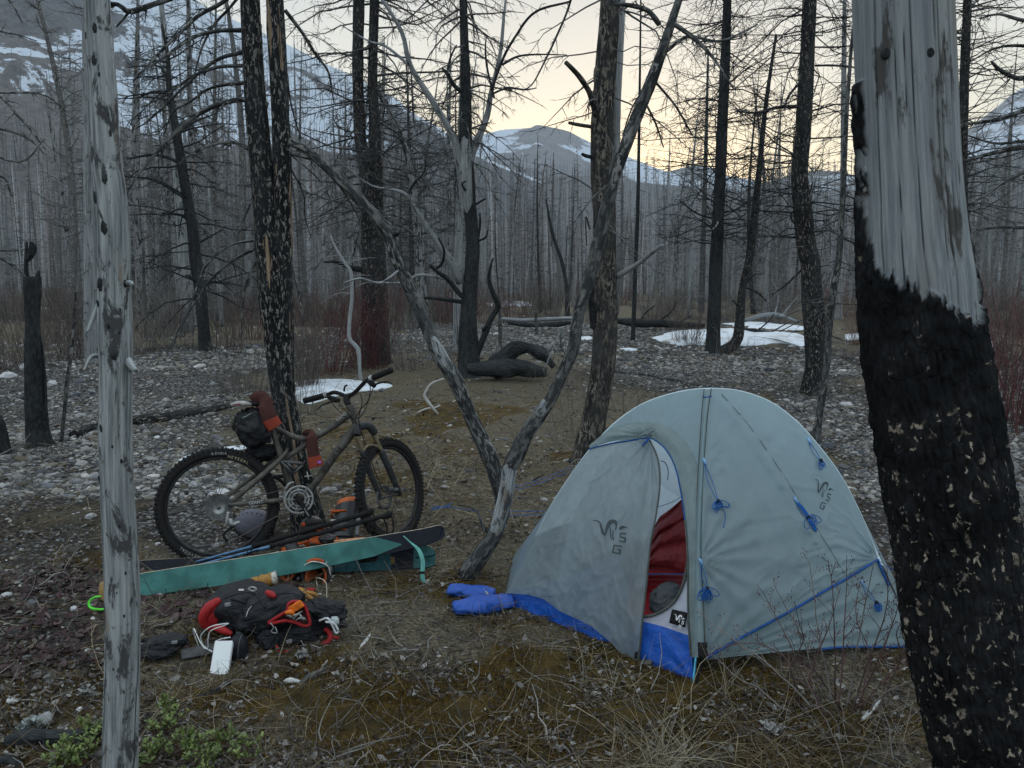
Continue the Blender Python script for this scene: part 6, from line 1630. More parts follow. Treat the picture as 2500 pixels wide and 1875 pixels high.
# side: upper body of the fly
Seam = [(1722, 1608), (1790, 1568), (1860, 1530), (1930, 1492), (2010, 1445), (2075, 1408), (2143, 1366)]
Ridge = [(1737, 949), (1790, 951), (1840, 958), (1900, 984), (1955, 1032), (2010, 1100), (2060, 1172), (2105, 1262), (2135, 1335), (2143, 1366)]
nu, nv = 90, 90
SL = smooth_path([(a, b, 0) for a, b in Sleeve_R], nv)
def side_grid():
    # bottom = seam, left = sleeve, top/right = ridge silhouette
    bot = smooth_path([(a, b, 0) for a, b in Seam], nu); top_ = smooth_path([(a, b, 0) for a, b in Ridge], nu)
    t = np.linspace(0, 1, nv)[:, None]
    G0 = np.zeros((nv, nu, 2))
    for i in range(nu):
        # sleeve side blends: column i goes seam[i] -> ridge[i]
        a, b = bot[i, :2], top_[i, :2]
        G0[:, i] = a * (1 - t) + b * t
        w = (1 - i / (nu - 1)) ** 6
        G0[:, i] = G0[:, i] * (1 - w) + SL[:, :2] * w
    return G0
PXY = side_grid()
pts = np.zeros((nv, nu, 3))
for j in range(nv):
    for i in range(nu):
        px, py = PXY[j, i]
        back = .55 * max(0, (px - 1900) / 245.0) ** 1.6 * sstep(0, 1, max(0.0, (1500 - py) / 300.0))      # surface turns away towards the far end
        pts[j, i] = onS(px, py, -.25 * float(back))
U, V = np.meshgrid(np.linspace(0, 1, nu), np.linspace(0, 1, nv))
h = (fbm(U * 7, V * 7, 5, 3) - .5) * .010
def rad(cx, cy, fr, am, fall):
    a = np.arctan2(PXY[..., 1] - cy, PXY[..., 0] - cx); dd = np.hypot(PXY[..., 1] - cy, PXY[..., 0] - cx)
    return am * np.sin(a * fr + 2.5 * fbm(a * 3, dd / 300, 2, 2)) * np.exp(-dd / fall) * sstep(3, 30, dd)
h = h + (1 - np.abs(fbm(U * 4 + V * 3, V * 8 - U * 5, 4, 3) - .5) * 2) ** 8 * .010
h = h + rad(1707, 1365, 16, .012, 150) + rad(1735, 955, 30, .004, 160) + rad(1714, 1118, 14, .005, 90) + rad(2143, 1366, 18, .008, 140) + rad(1722, 1600, 18, .008, 160)
# folds that run parallel to the seam low down, and the tension ridge across the body
sd = (PXY[..., 1] - np.interp(PXY[..., 0], [1750, 1900, 2145], [955, 1170, 1560]))
h = h + .012 * np.exp(-(sd / 14) ** 2)
h = h + .006 * np.sin(sd / 15 + 3 * fbm(U * 3, V * 3, 1, 2)) * np.exp(-((sd - 90) / 70) ** 2)
h = h + .004 * np.sin((PXY[..., 1] - np.interp(PXY[..., 0], [1722, 2143], [1608, 1366])) / 9) * np.exp(-np.abs(PXY[..., 1] - np.interp(PXY[..., 0], [1722, 2143], [1608, 1366])) / 70)
env = np.minimum(1, np.minimum(np.minimum(U, 1 - U) * 14, np.minimum(V, 1 - V) * 14))
d = c - pts; d /= np.linalg.norm(d, axis=2, keepdims=True)
SIDE = pts + d * (h * env)[..., None]
g = Geo(); sheet(g, SIDE); part(g, 'fly_side', M_fly, tent)
def side_pt(px, py, off=.004):
    k = np.argmin((PXY[..., 0] - px) ** 2 + (PXY[..., 1] - py) ** 2); q = SIDE.reshape(-1, 3)[k]
    d = ray(px, py).normalized(); return Vector((0, 0, CAMH)) + d * (q[1] / d.y - off)
# diagonal seam on the side
g = Geo(); p = smooth_path([(1762, 962, 0), (1830, 1040, 0), (1900, 1140, 0), (1960, 1235, 0), (2020, 1330, 0), (2062, 1400, 0)], 60)
W = np.array([list(side_pt(a, b, .001)) for a, b, _ in p]); tubes(g, W, np.full(60, .0024), 5); part(g, 'seam', M_flydk, tent)
# lower vestibule wing staked out to the right
Hem = [(1722, 1612), (1800, 1602), (1880, 1594), (1960, 1586), (2040, 1580), (2130, 1577), (2236, 1577)]
Aw = smooth_path([(a, b, 0) for a, b in Seam], 70); Bw = smooth_path([(a, b, 0) for a, b in Hem], 70)
g = Geo(); wing = between(Aw, Bw, 30, onS, -.004, .012, 12, (4, 16), offs=lambda u, t: -.02 * math.sin(PI * t) * (1 - u)); 
Uw, Vw = np.meshgrid(np.linspace(0, 1, 70), np.linspace(0, 1, 30)); dd = c - wing; dd /= np.linalg.norm(dd, axis=2, keepdims=True)
wing = wing + dd * (.006 * np.sin(Vw * 26 + 4 * fbm(Uw * 3, Vw * 2, 4, 2)) * np.minimum(1, Vw * 8) * np.minimum(1, (1 - Vw) * 8) * np.minimum(1, Uw * 5 + .2))[..., None]
sheet(g, wing); part(g, 'side_wing', M_fly, tent)
# silhouette edge of the wing going up to the body corner
g = Geo(); A2 = smooth_path([(2143, 1366, 0), (2165, 1405, 0), (2190, 1460, 0), (2215, 1520, 0), (2236, 1577, 0)], 30); B2 = smooth_path([(2143, 1366, 0), (2150, 1400, 0), (2165, 1460, 0), (2185, 1520, 0), (2200, 1578, 0)], 30)
trimline('blue_piping', Seam, lambda a, b, o: onS(a, b, o), 7, M_trim, tent, .008)
trimline('blue_piping', [(2000, 1585), (2060, 1580), (2130, 1579), (2236, 1579)], onS, 6, M_trim, tent, .002)
trimline('blue_piping', [(2143, 1366), (2150, 1385), (2170, 1430)], onS, 7, M_trim, tent, .004)
# far side, hidden from here: closes the dome
back = []
rid = [SIDE[-1, i] for i in range(0, nu, 6)]
lft = [onF(a, b, 0) for a, b in Ed_L]
far = Vector((C2.x + (C4.x - C1.x) * 1.25, C2.y + 1.35, 0))
g = Geo()
crest = np.array([list(v) for v in lft] + [list(v) for v in rid])
crest_s = smooth_path(crest, 60)
basec = smooth_path([(C2.x - .02, C2.y + .02, 0), (C2.x + .1, C2.y + .9, 0), (C2.x + .7, C2.y + 1.5, 0), (far.x + .2, far.y - .1, 0), (2.1, 4.3, 0), (C4.x + .05, C4.y + .1, 0)], 60)
bk = np.zeros((24, 60, 3))
for j in range(24):
    t = j / 23.0
    for i in range(60):
        q = crest_s[i] * (1 - t) + basec[i] * t
        q[2] = crest_s[i][2] * (1 - t) + .005
        bk[j, i] = q
sheet(g, bk); part(g, 'fly_back', fabric('tent_fly_brightened', (.30, .36, .38), .4, trans=.62), tent)  # same cloth as the fly, made paler and more translucent to brighten the inside
tipw = np.array([C4.x + .05, C4.y + .1, .005]); eg = wing[:, -1]; cl_ = np.zeros((8, 30, 3))
for j in range(8):
    for i in range(30): cl_[j, i] = eg[i] * (1 - j / 7) + (bk[-1, -1] * (1 - i / 29) * .5 + bk[-1, -6] * (1 - i / 29) * .5 + tipw * (i / 29)) * (j / 7)
g = Geo(); sheet(g, cl_); part(g, 'wing_back', M_fly, tent)
# inner white tent: an arch of mesh behind the doorway, floor inside
def inner():
    g = Geo()
    cen = Vector(((C1.x + far.x) / 2, (C1.y + far.y) / 2, 0))
    crs = np.array([[C2.x + .26, C2.y + .12, .02], [C2.x + .55, C2.y + .70, .02], [far.x - .05, far.y - .18, .02], [1.75, 4.10, .02], [1.20, 3.38, .02]])
    bc = smooth_path(crs, 60); ap = np.array([APEX.x + .05, APEX.y + .30, APEX.z - .17])
    s = np.zeros((26, 60, 3))
    for j in range(26):
        t = j / 25.0
        s[j] = bc * (1 - t ** 1.8) + ap * t ** 1.8; s[j, :, 2] = .02 + (ap[2]) * math.sin(t * PI / 2) ** 1.0
    nn = fbm(np.linspace(0, 9, 60)[None] * np.ones((26, 1)), np.linspace(0, 4, 26)[:, None] * np.ones((1, 60)), 0, 3) - .5
    s[..., 1] += nn * .05
    sheet(g, s); part(g, 'inner_canopy', M_inner, tent)
    g = Geo(); x = np.linspace(0, 1, 20); Gx, Gy = np.meshgrid(x, x)
    a, b, c2, d2 = [np.array(v) for v in ((C2.x + .04, C2.y + .05), (C1.x - .03, C1.y + .06), (1.75, 4.05), (far.x - .1, far.y - .1))]
    f = (a * (1 - Gx[..., None]) + b * Gx[..., None]) * (1 - Gy[..., None]) + (d2 * (1 - Gx[..., None]) + c2 * Gx[..., None]) * Gy[..., None]
    z = np.full(Gx.shape, .035) + (fbm(Gx * 6, Gy * 6, 0, 2) - .5) * .02
    sheet(g, np.concatenate([f, z[..., None]], -1)); part(g, 'floor', M_blue, tent)
    g = Geo()    # dark hanging cord inside
    cord(g, [P(1612, 1125, 3.75), P(1624, 1130, 3.75), P(1631, 1148, 3.75), P(1630, 1172, 3.75)], .0022, 5, 20); cord(g, [P(1606, 1238, 3.7), P(1640, 1226, 3.7), P(1668, 1210, 3.7)], .0015, 5, 12); part(g, 'inner_cord', M_trim, tent)
    g = Geo()
inner()
# guy line coils: (anchor, coil centre, kind)
def coil(fn, anchor, cen, size, tail=None, loops=7, seed=0, elong=1.0, ang=0.0, bundle=False):
    g = Geo(); r_ = random.Random(seed)
    a = fn(*anchor, .008); 
    if not bundle:
        cord(g, [a, fn(anchor[0] + (cen[0] - anchor[0]) * .5 + 3, anchor[1] + (cen[1] - anchor[1]) * .5, .014), fn(cen[0], cen[1], .016)], .0016, 5, 16)
        cord(g, [fn(anchor[0] + 2, anchor[1], .008), fn(anchor[0] + (cen[0] - anchor[0]) * .4 - 5, anchor[1] + (cen[1] - anchor[1]) * .5, .014), fn(cen[0] - 2, cen[1], .016)], .0016, 5, 16)
    for k in range(loops):
        th = (r_.choice([2.0, 1.75, 1.3, .35, 2.4]) + r_.uniform(-.2, .2)) if size > 21 else 1.2 + r_.uniform(-.4, .4); L = size * r_.uniform(.6, 1.2); w = size * r_.uniform(.3, .6)
        pts = []
        for q in range(9):
            f = q / 8 * 2 * PI; u = (1 - math.cos(f)) * .5 * L; v = math.sin(f) * w * .5
            pts.append(fn(cen[0] + (u * math.cos(th) - v * math.sin(th)), cen[1] + (u * math.sin(th) + v * math.cos(th)) * elong, .010 + .004 * (k % 4)))
        cord(g, pts, .0017, 5, 26)
    if tail: cord(g, [fn(cen[0], cen[1], .016)] + [fn(x, y, .012) for x, y in tail], .0017, 5, 20)
    o = part(g, 'guy_line', M_cordb, tent)
    g = Geo(); blob(g, fn(cen[0], cen[1], .018), (1, 0, 0), (0, 1, 0), (0, 0, 1), .009, .007, .011, 2, .3, 2, seed); subpart(g, 'toggle', M_black, o)
    g = Geo(); q0 = fn(anchor[0] - 3, anchor[1] - 8, .006); q1 = fn(anchor[0] + 6, anchor[1] + 8, .012); tubes(g, np.array([list(q0), list((q0 + q1) / 2), list(q1)]), np.array([.006, .007, .005]), 6); subpart(g, 'guy_tab', simple('pale_blue_tab', (.18, .34, .55), .5), o)
fS = lambda x, y, o: side_pt(x, y, o)
coil(fS, (1718, 1126), (1754, 1224), 26, [(1765, 1240), (1771, 1262), (1766, 1288)], 8, 1, 1.0, .4)
coil(fS, (1710, 1372), (1727, 1438), 28, None, 12, 2, 1.1, 1.4)
coil(fS, (1942, 1222), (1973, 1264), 26, [(1990, 1258), (2006, 1270), (1995, 1276), (1980, 1262)], 4, 3, 1.6, 1.25)
coil(fS, (1975, 1078), (2004, 1125), 20, None, 7, 4, 1, .6)
coil(lambda x, y, o: onS(x, y, o), (2105, 1425), (2140, 1472), 20, None, 8, 5, 1.0, .5)
g = Geo()      # long bundle of cord below that anchor
for k in range(5):
    cord(g, [fS(1942 + k, 1222, .012), fS(1958 + 2 * k, 1245, .018), fS(1976 + k, 1268, .016), fS(1984 + 2 * k, 1290, .018), fS(1993, 1299, .012)], .0022, 5, 20)
part(g, 'guy_line', M_cordb, tent)
g = Geo()
for k in range(7):
    cord(g, [P(2078 + k, 1215 + 2 * k, 3.9), P(2098 + 3 * k % 9, 1262, 3.88), P(2108 + k, 1290, 3.9), P(2118, 1312, 3.88)], .003, 5, 16)
part(g, 'guy_line', M_cordb, tent, label='coiled blue cord hanging on the far right edge')
# webbing buckle at the near corner
def quadpatch(name, pxs, fn, mat, parent, off=.01, n=6, sub=False, thick=0.002):
    a, b, c_, d_ = [np.array(q, float) for q in pxs]; s = np.zeros((n, n, 3))
    for j in range(n):
        for i in range(n):
            u, v = i / (n - 1), j / (n - 1); q = (a * (1 - u) + b * u) * (1 - v) + (d_ * (1 - u) + c_ * u) * v
            s[j, i] = fn(q[0], q[1], off)
    g = Geo(); sheet(g, s); o = part(g, name, mat, parent); md = o.modifiers.new('solid', 'SOLIDIFY'); md.thickness = thick; return o
fF = onF
quadpatch('corner_strap', [(1704, 1568), (1727, 1568), (1728, 1606), (1706, 1608)], onF, M_black, tent, .034, thick=.004)
g = Geo(); cord(g, [onF(1716, 1600, .03), onF(1712, 1630, .01), G(1700, 1668, .01)], .004, 6, 12); part(g, 'corner_strap', M_black, tent)
quadpatch('corner_strap', [(1551, 1592), (1558, 1590), (1555, 1608), (1549, 1606)], lambda x, y, o: onF(x, y, o), M_black, tent, .03, thick=.003)
g = Geo(); cord(g, [onF(1234, 1458, .02), onF(1226, 1478, .02), G(1214, 1500, .01)], .0035, 6, 12); part(g, 'corner_strap', simple('teal_webbing', (.03, .10, .14), .6), tent)
g = Geo(); cord(g, [onF(1716, 968, .03), onF(1724, 970, .036), onF(1738, 967, .03)], .003, 6, 10); part(g, 'blue_piping', M_trim, tent)
# white inner patch with badge
bd = quadpatch('badge', [(1641, 1487), (1679, 1496), (1672, 1532), (1634, 1521)], onF, M_black, tent, .0, thick=.002)

# --- the ram's-head mark with the letters S G: outline strokes laid on the cloth
def stroke(g, pts, w0, fn, off, wid=None, n=24):
    """flat brush stroke following pixel points (x, y, width)"""
    p = smooth_path(pts, n); d = np.gradient(p[:, :2], axis=0); nrm = np.stack([-d[:, 1], d[:, 0]], -1); nrm /= np.linalg.norm(nrm, axis=1, keepdims=True) + 1e-9
    a = p[:, :2] + nrm * p[:, 2:3] * .5; b = p[:, :2] - nrm * p[:, 2:3] * .5
    s = np.zeros((n, 3, 3))
    for i in range(n):
        for k, q in enumerate((a[i], p[i, :2], b[i])): s[i, k] = fn(q[0], q[1], off)
    sheet(g, s)
def ram(fn, ox, oy, sx, sy, off, mat, parent, rot=0.0, subp=False, dark=1, sw=1.0):
    """drawn in a 0..100 box, y down"""
    def T(x, y, w):
        X = x * sx; Y = y * sy; c_, s_ = math.cos(rot), math.sin(rot)
        return (ox + X * c_ - Y * s_, oy + X * s_ + Y * c_, w * sx * sw)
    g = Geo()
    st = [[(0, 3, 1), (12, 3, 3), (22, 10, 4), (26, 24, 6), (30, 38, 7), (37, 46, 1)],
          [(37, 44, 2), (40, 28, 8), (50, 8, 11), (64, 6, 10), (68, 16, 5), (66, 30, 2)],
          [(50, 20, 2), (52, 34, 3), (52, 50, 2.5), (60, 56, 2)], [(60, 30, 2), (58, 46, 3), (60, 58, 2)],
          [(76, 28, 2), (84, 22, 9), (94, 22, 3), (101, 25, 1)]]
    for q in st: stroke(g, [T(*v) for v in q], 0, fn, off)
    part(g, 'emblem', mat, parent)
    g = Geo()    # S
    for q in ([(97, 40, 4), (80, 38, 4)], [(80, 37, 4), (79, 50, 4)], [(78, 49, 4), (94, 51, 4)], [(94, 50, 4), (92, 63, 4)], [(93, 62, 4), (76, 60, 4)]): stroke(g, [T(*v) for v in q], 0, fn, off, n=5)
    part(g, 'letter_s', mat, parent)
    g = Geo()    # G
    for q in ([(84, 75, 4), (62, 72, 4)], [(62, 71, 4), (58, 92, 4)], [(57, 91, 4), (77, 95, 4)], [(77, 96, 4), (79, 84, 4)], [(81, 85, 4), (70, 83, 4)]): stroke(g, [T(*v) for v in q], 0, fn, off, n=5)
    part(g, 'letter_g', mat, parent)
ram(flap_pt, 1446, 1268, .86, .88, .006, M_print, tent)
ram(fS, 1990, 1168, .50, .72, .006, M_print, tent, rot=.25)
ram(lambda x, y, o: onF(x, y, o), 1645, 1498, .30, .34, .006, M_white, tent, rot=.2, sw=1.3)

# ---------------------------------------------------------------- bedding seen in the doorway
M_bag = fabric('down_bag_red', (.19, .014, .018), .55, bump=.9, sc=14); M_mat = fabric('mat_red', (.42, .016, .02), .5, bump=.2); M_greyf = fabric('grey_cloth', (.055, .06, .065), .7, bump=.6)
def quilt():
    # sleeping bag: puffy baffled mound
    q0 = P(1640, 1440, 3.62)
    t = thing('sleeping_bag', q0, 'dark red down sleeping bag heaped inside the tent doorway', 'sleeping bag')
    nu, nv = 90, 70
    U, V = np.meshgrid(np.linspace(0, 1, nu), np.linspace(0, 1, nv))
    # silhouette top edge in photo
    topx = np.array([1540, 1590, 1610, 1640, 1665, 1690, 1730]); topy = np.array([1330, 1300, 1262, 1240, 1218, 1205, 1200])
    px = 1530 + 220 * U; ty = np.interp(px, topx, topy); by = 1400 + 0 * px
    py = ty * V + by * (1 - V)
    Y = 3.42 + .30 * V
    s = np.zeros((nv, nu, 3))
    baf = np.abs(np.sin(V * 9.5 + 1.2 * fbm(U * 2.5, V * 2, 1, 2) * 4 + U * 1.2)) ** .6
    puff = .05 * baf + .035 * (fbm(U * 7, V * 7, 3, 4) - .5) + .06 * np.sin(PI * V)
    for j in range(nv):
        for i in range(nu): s[j, i] = P(px[j, i], py[j, i], Y[j, i] - puff[j, i])
    b = s[-1].copy(); b[:, 1] += .35; b[:, 2] -= .25; s = np.concatenate([s, b[None]])
    g = Geo(); sheet(g, s); part(g, 'shell', M_bag, t)
    t = thing('sleeping_mat', P(1620, 1450, 3.4), 'bright red inflatable sleeping mat on the tent floor', 'sleeping mat')
    U, V = np.meshgrid(np.linspace(0, 1, 60), np.linspace(0, 1, 60))
    X0 = np.array([P(1530, 1510, 3.30), P(1690, 1520, 3.22), P(1760, 1390, 3.75), P(1540, 1385, 3.75)])
    a = (X0[0] * (1 - U[..., None]) + X0[1] * U[..., None]) * (1 - V[..., None]) + (X0[3] * (1 - U[..., None]) + X0[2] * U[..., None]) * V[..., None]
    a[..., 2] = .115 + .010 * np.abs(np.sin(V * 24)) ** .6 + .006 * np.sin(U * 4)
    g = Geo(); sheet(g, a); side = np.concatenate([a[:1], a[:1] - np.array([0, .0, .075])]); sheet(g, side); part(g, 'mattress', M_mat, t)
    t = thing('stuffed_jacket', P(1640, 1460, 3.25), 'grey cloth bundle at the lip of the inner tent door', 'clothing')
    g = Geo(); blob(g, P(1634, 1468, 3.22), (.9, .25, 0), (-.25, .95, 0), (0, 0, 1), .095, .06, .075, 4, .28, 2.2, 5); part(g, 'cloth', M_greyf, t)
quilt()

# ---------------------------------------------------------------- blue sacks and cords at the left corner
M_sack = fabric('blue_sack_cloth', (.012, .07, .34), .5, bump=.9)
def sack(name, label, pa, pb, w, seed, flat=.6):
    A_, B_ = G(*pa), G(*pb); r = w * .5 / FPX * A_.y
    t = thing(name, (A_ + B_) / 2, label, 'stuff sack')
    n = 40; ts = np.linspace(0, 1, n)
    W = np.array([list(A_.lerp(B_, float(q))) for q in ts]); W[:, 2] = ground_z(W[:, 0], W[:, 1]) + r * flat * .9
    R = r * (.75 + .35 * np.sin(PI * ts) ** .5) * (1 + .1 * np.sin(ts * 9 + seed)); R[0] *= .55; R[-1] *= .5
    g = Geo(); th = np.arange(22) * 2 * PI / 22
    ax = norm(W[-1] - W[0]); sd = norm(np.cross(ax, [0, 0, 1])); up = np.array([0, 0, 1.0])
    ring = W[:, None] + R[:, None, None] * ((1 + .34 * (fbm(np.cos(th)[None] * 3 + seed, ts[:, None] * 7, np.sin(th)[None] * 3, 4) - .5) * 2)[..., None] * (np.cos(th)[None, :, None] * sd * 1.15 + np.sin(th)[None, :, None] * up * flat))
    idx = np.arange(n * 22).reshape(n, 22); a, b = idx[:-1], idx[1:]
    g.add(ring.reshape(-1, 3), np.stack([a, np.roll(a, -1, 1), np.roll(b, -1, 1), b], -1).reshape(-1, 4), np.concatenate([[[0, (k + 1) % 22, k][::-1]] for k in range(1, 21)] + [[[(n - 1) * 22, (n - 1) * 22 + k, (n - 1) * 22 + k + 1]] for k in range(1, 21)]))
    part(g, 'cloth', M_sack, t)
    return t
sack('stuff_sack', 'flat blue stuff sack lying behind, nearest the leaning trunk', (1094, 1450), (1210, 1462), 46, 1)
sack('stuff_sack', 'larger blue stuff sack in front, running to the tent corner', (1106, 1500), (1252, 1482), 60, 4)
g = Geo(); cord(g, [G(1180, 1438, .05), G(1190, 1450, .045), G(1196, 1462, .04)], .006, 5, 10); o = g.build('tent_peg', simple('pale_metal', (.4, .4, .38), .4, .6)); tag(o, 'pale metal tent peg lying across the blue stuff sacks', 'tent peg')
g = Geo()
for k, (p0, p1, p2) in enumerate((((1395, 1140), (1320, 1170), (1250, 1190)), ((1400, 1148), (1300, 1185), (1240, 1200)), ((1330, 1248), (1250, 1249), (1190, 1248)), ((1330, 1256), (1250, 1258), (1195, 1254)), ((1170, 1250), (1110, 1240), (1055, 1236)), ((1105, 1228), (1080, 1238), (1050, 1242)), ((1100, 1234), (1075, 1240), (1052, 1246)))):
    cord(g, [G(*p0, .02), G(*p1, .03), G(*p2, .015)], .0022, 5, 20)
o = g.build('guy_rope', M_cordb); tag(o, 'loose blue guy rope lying on the ground behind the leaning trunks', 'rope')
g = Geo(); cord(g, [G(2225, 1400, .02), G(2260, 1410, .02), G(2300, 1425, .01)], .004, 5, 12); cord(g, [P(2150, 1372, 3.6), P(2200, 1400, 3.7), G(2290, 1412, .01)], .002, 5, 12); o = g.build('guy_rope', M_cordb); tag(o, 'blue guy rope pegged out beside the huge trunk', 'rope')
# ================================================================== CAMP: BICYCLE AND GEAR
M_tyre = simple('tyre_rubber', (.017, .017, .0175), .85, scale=200, var=.4)
M_rim = simple('rim_dark', (.03, .03, .032), .45, .5)
M_frame = simple('muddy_frame', (.082, .078, .068), .5, .25, var=.35, scale=18)
M_alu = simple('silver_alloy', (.30, .31, .305), .5, .35, var=.25)
M_dalu = simple('dark_alloy', (.10, .105, .105), .45, .6)
M_fork = simple('fork_bronze', (.17, .14, .09), .35, .5)
M_forkl = simple('fork_lower', (.035, .037, .04), .5)
M_rub = simple('grip_rubber', (.014, .014, .014), .8)
M_sock = fabric('wool_brown', (.060, .022, .018), .95, bump=1.0, sc=40); M_sockr = fabric('wool_rust', (.26, .045, .025), .95, bump=1.0, sc=40)
M_chain = simple('chain_steel', (.09, .08, .07), .5, .7, scale=300, var=.6)
def _b(v): return Vector((float(v[0]), float(v[1]), float(v[2])))
RG = G(541, 1376); FG = Vector((-.675, RG.y + .42, 0)); FG.z = float(ground_z(FG.x, FG.y))
bd_ = (FG - RG); bd_.z = 0; bd_.normalize()
bn = Vector((bd_.y, -bd_.x, 0))                                 # towards the camera side
LEAN = math.radians(7)
bup = (Vector((0, 0, 1)) * math.cos(LEAN) - bn * math.sin(LEAN)).normalized()
bnn = bd_.cross(bup).normalized()
if bnn.y > 0: bnn = -bnn
BO = RG + bup * 0.0
def B(px, py, lat=0.0):
    return on_plane(px, py, BO, bnn) + bnn * lat
bike = thing('bicycle', (RG + FG) / 2, 'muddy full suspension mountain bicycle leaning on the double trunk tree', 'bicycle')
def text_mesh(body, size, mat, parent, name, origin, xax, yax, depth=.0008, bold=.0, spacing=1.0, sub=True):
    cu = bpy.data.curves.new('t', 'FONT'); cu.body = body; cu.size = size; cu.extrude = depth; cu.offset = bold; cu.align_x = 'CENTER'; cu.align_y = 'CENTER'; cu.space_character = spacing
    to = bpy.data.objects.new('t', cu); COL.objects.link(to)
    dg = bpy.context.evaluated_depsgraph_get(); dg.update(); me = bpy.data.meshes.new_from_object(to.evaluated_get(dg))
    bpy.data.objects.remove(to)
    xax = Vector(xax).normalized(); yax = (Vector(yax) - xax * Vector(yax).dot(xax)).normalized(); zax = xax.cross(yax)
    Mx = Matrix((xax, yax, zax)).transposed().to_4x4(); Mx.translation = Vector(origin)
    me.transform(Mx)
    for m_ in list(me.materials): pass
    me.materials.clear(); me.materials.append(mat)
    o = bpy.data.objects.new(name, me); COL.objects.link(o)
    if parent is not None:
        if parent.type == 'EMPTY': keep(o, parent)
        else: o.parent = parent
    return o
def tube_part(name, pts, r, mat, parent, n=12, k=24, sub=False):
    g = Geo(); cord(g, pts, r, n, k)
    return subpart(g, name, mat, parent) if sub else part(g, name, mat, parent)

def wheel(cen, ax, u, v, R=.337, tw=.027, seed=0, rot=0):
    """ax = axle dir, u,v in-plane"""
    ax, u, v = [np.array(q) for q in (ax, u, v)]; cen = np.array(cen)
    e = empty('wheel', cen); keep(e, bike)
    def ring(g, rad, r1, r2, n=96, m=14, knob=0):
        th = np.arange(n) * 2 * PI / n; ph = np.arange(m) * 2 * PI / m
        rr = rad + r1 * np.cos(ph)[None] * (1 + knob * ((np.cos(ph) > .35)[None] * ((np.arange(n) % 3 == 0) * 1.0)[:, None]))
        ww = r2 * np.sin(ph)[None] * np.ones((n, 1))
        p = cen + rr[..., None] * (np.cos(th)[:, None, None] * u + np.sin(th)[:, None, None] * v) + ww[..., None] * ax
        idx = np.arange(n * m).reshape(n, m); a = idx; b = np.roll(idx, -1, 0)
        g.add(p.reshape(-1, 3), np.stack([a, np.roll(a, -1, 1), np.roll(b, -1, 1), b], -1).reshape(-1, 4))
    g = Geo(); ring(g, R - tw, tw, tw * .95, 144, 14)
    # tread blocks
    N = 78; th = np.arange(N) * 2 * PI / N
    for side, off, h_, l_ in ((-1, .62, .0062, .010), (1, .62, .0062, .010), (0, 0, .0065, .012), (-1, .95, .0055, .008), (1, .95, .0055, .008)):
        for k in range(N):
            if side == 0 and k % 2: continue
            t = th[k] + (0 if side >= 0 else .02); a_ = side * off
            nr = math.cos(t) * u + math.sin(t) * v; tg = -math.sin(t) * u + math.cos(t) * v
            nn = nr * math.cos(a_) + ax * math.sin(a_); ss = -nr * math.sin(a_) + ax * math.cos(a_)
            c_ = cen + nr * (R - tw) + nn * (tw + h_ * .3)
            hx = l_ * .5; hy = .0052 if side else .008; hz = h_ * .7
            q = np.array([[sx * hx, sy * hy, sz * hz] for sx in (-1, 1) for sy in (-1, 1) for sz in (-1, 1)])
            vv = c_ + q[:, :1] * tg + q[:, 1:2] * ss + q[:, 2:] * nn
            g.add(vv, [(0, 1, 3, 2), (4, 6, 7, 5), (0, 4, 5, 1), (2, 3, 7, 6), (1, 5, 7, 3), (0, 2, 6, 4)])
    o = g.build('tyre', M_tyre); o.parent = e; o.matrix_parent_inverse = Matrix.Translation(-cen_v(cen))
    g = Geo(); ring(g, R - 2 * tw - .004, .010, .012, 96, 8); o = g.build('rim', M_rim); o.parent = e; o.matrix_parent_inverse = Matrix.Translation(-cen_v(cen))
    g = Geo(); Ps = []
    for k in range(32):
        t = k / 32 * 2 * PI + rot; s = 1 if k % 2 else -1; t2 = t + (.9 if (k // 2) % 2 else -.9)
        a_ = cen + ax * s * .028 + .022 * (math.cos(t2) * u + math.sin(t2) * v); b_ = cen + (R - 2 * tw - .012) * (math.cos(t) * u + math.sin(t) * v)
        Ps.append([a_, (a_ + b_) / 2, b_])
    tubes(g, np.array(Ps), np.full((32, 3), .0011), 4); o = g.build('spokes', M_dalu); o.parent = e; o.matrix_parent_inverse = Matrix.Translation(-cen_v(cen)); tag(o, kind=None)
    g = Geo(); tubes(g, np.array([cen - ax * .055, cen - ax * .03, cen + ax * .03, cen + ax * .055]), np.array([.010, .018, .018, .010]), 14); o = g.build('hub', M_dalu); o.parent = e; o.matrix_parent_inverse = Matrix.Translation(-cen_v(cen))
    return e
def cen_v(c): return Vector((float(c[0]), float(c[1]), float(c[2])))
Rc = RG + bup * .332
rw = wheel(Rc, bnn, bd_, bup, seed=1)
# front wheel: steered
FC = P(955, 1197, 4.70)
sa = math.radians(62); fd = Vector((math.cos(sa), math.sin(sa), 0)); fn_ = Vector((fd.y, -fd.x, 0)); fup = (Vector((0, 0, 1)) - fn_ * .20).normalized(); fn2 = fd.cross(fup).normalized()
if fn2.y > 0: fn2 = -fn2
fw = wheel(FC, fn2, fd, fup, R=.325, seed=2)
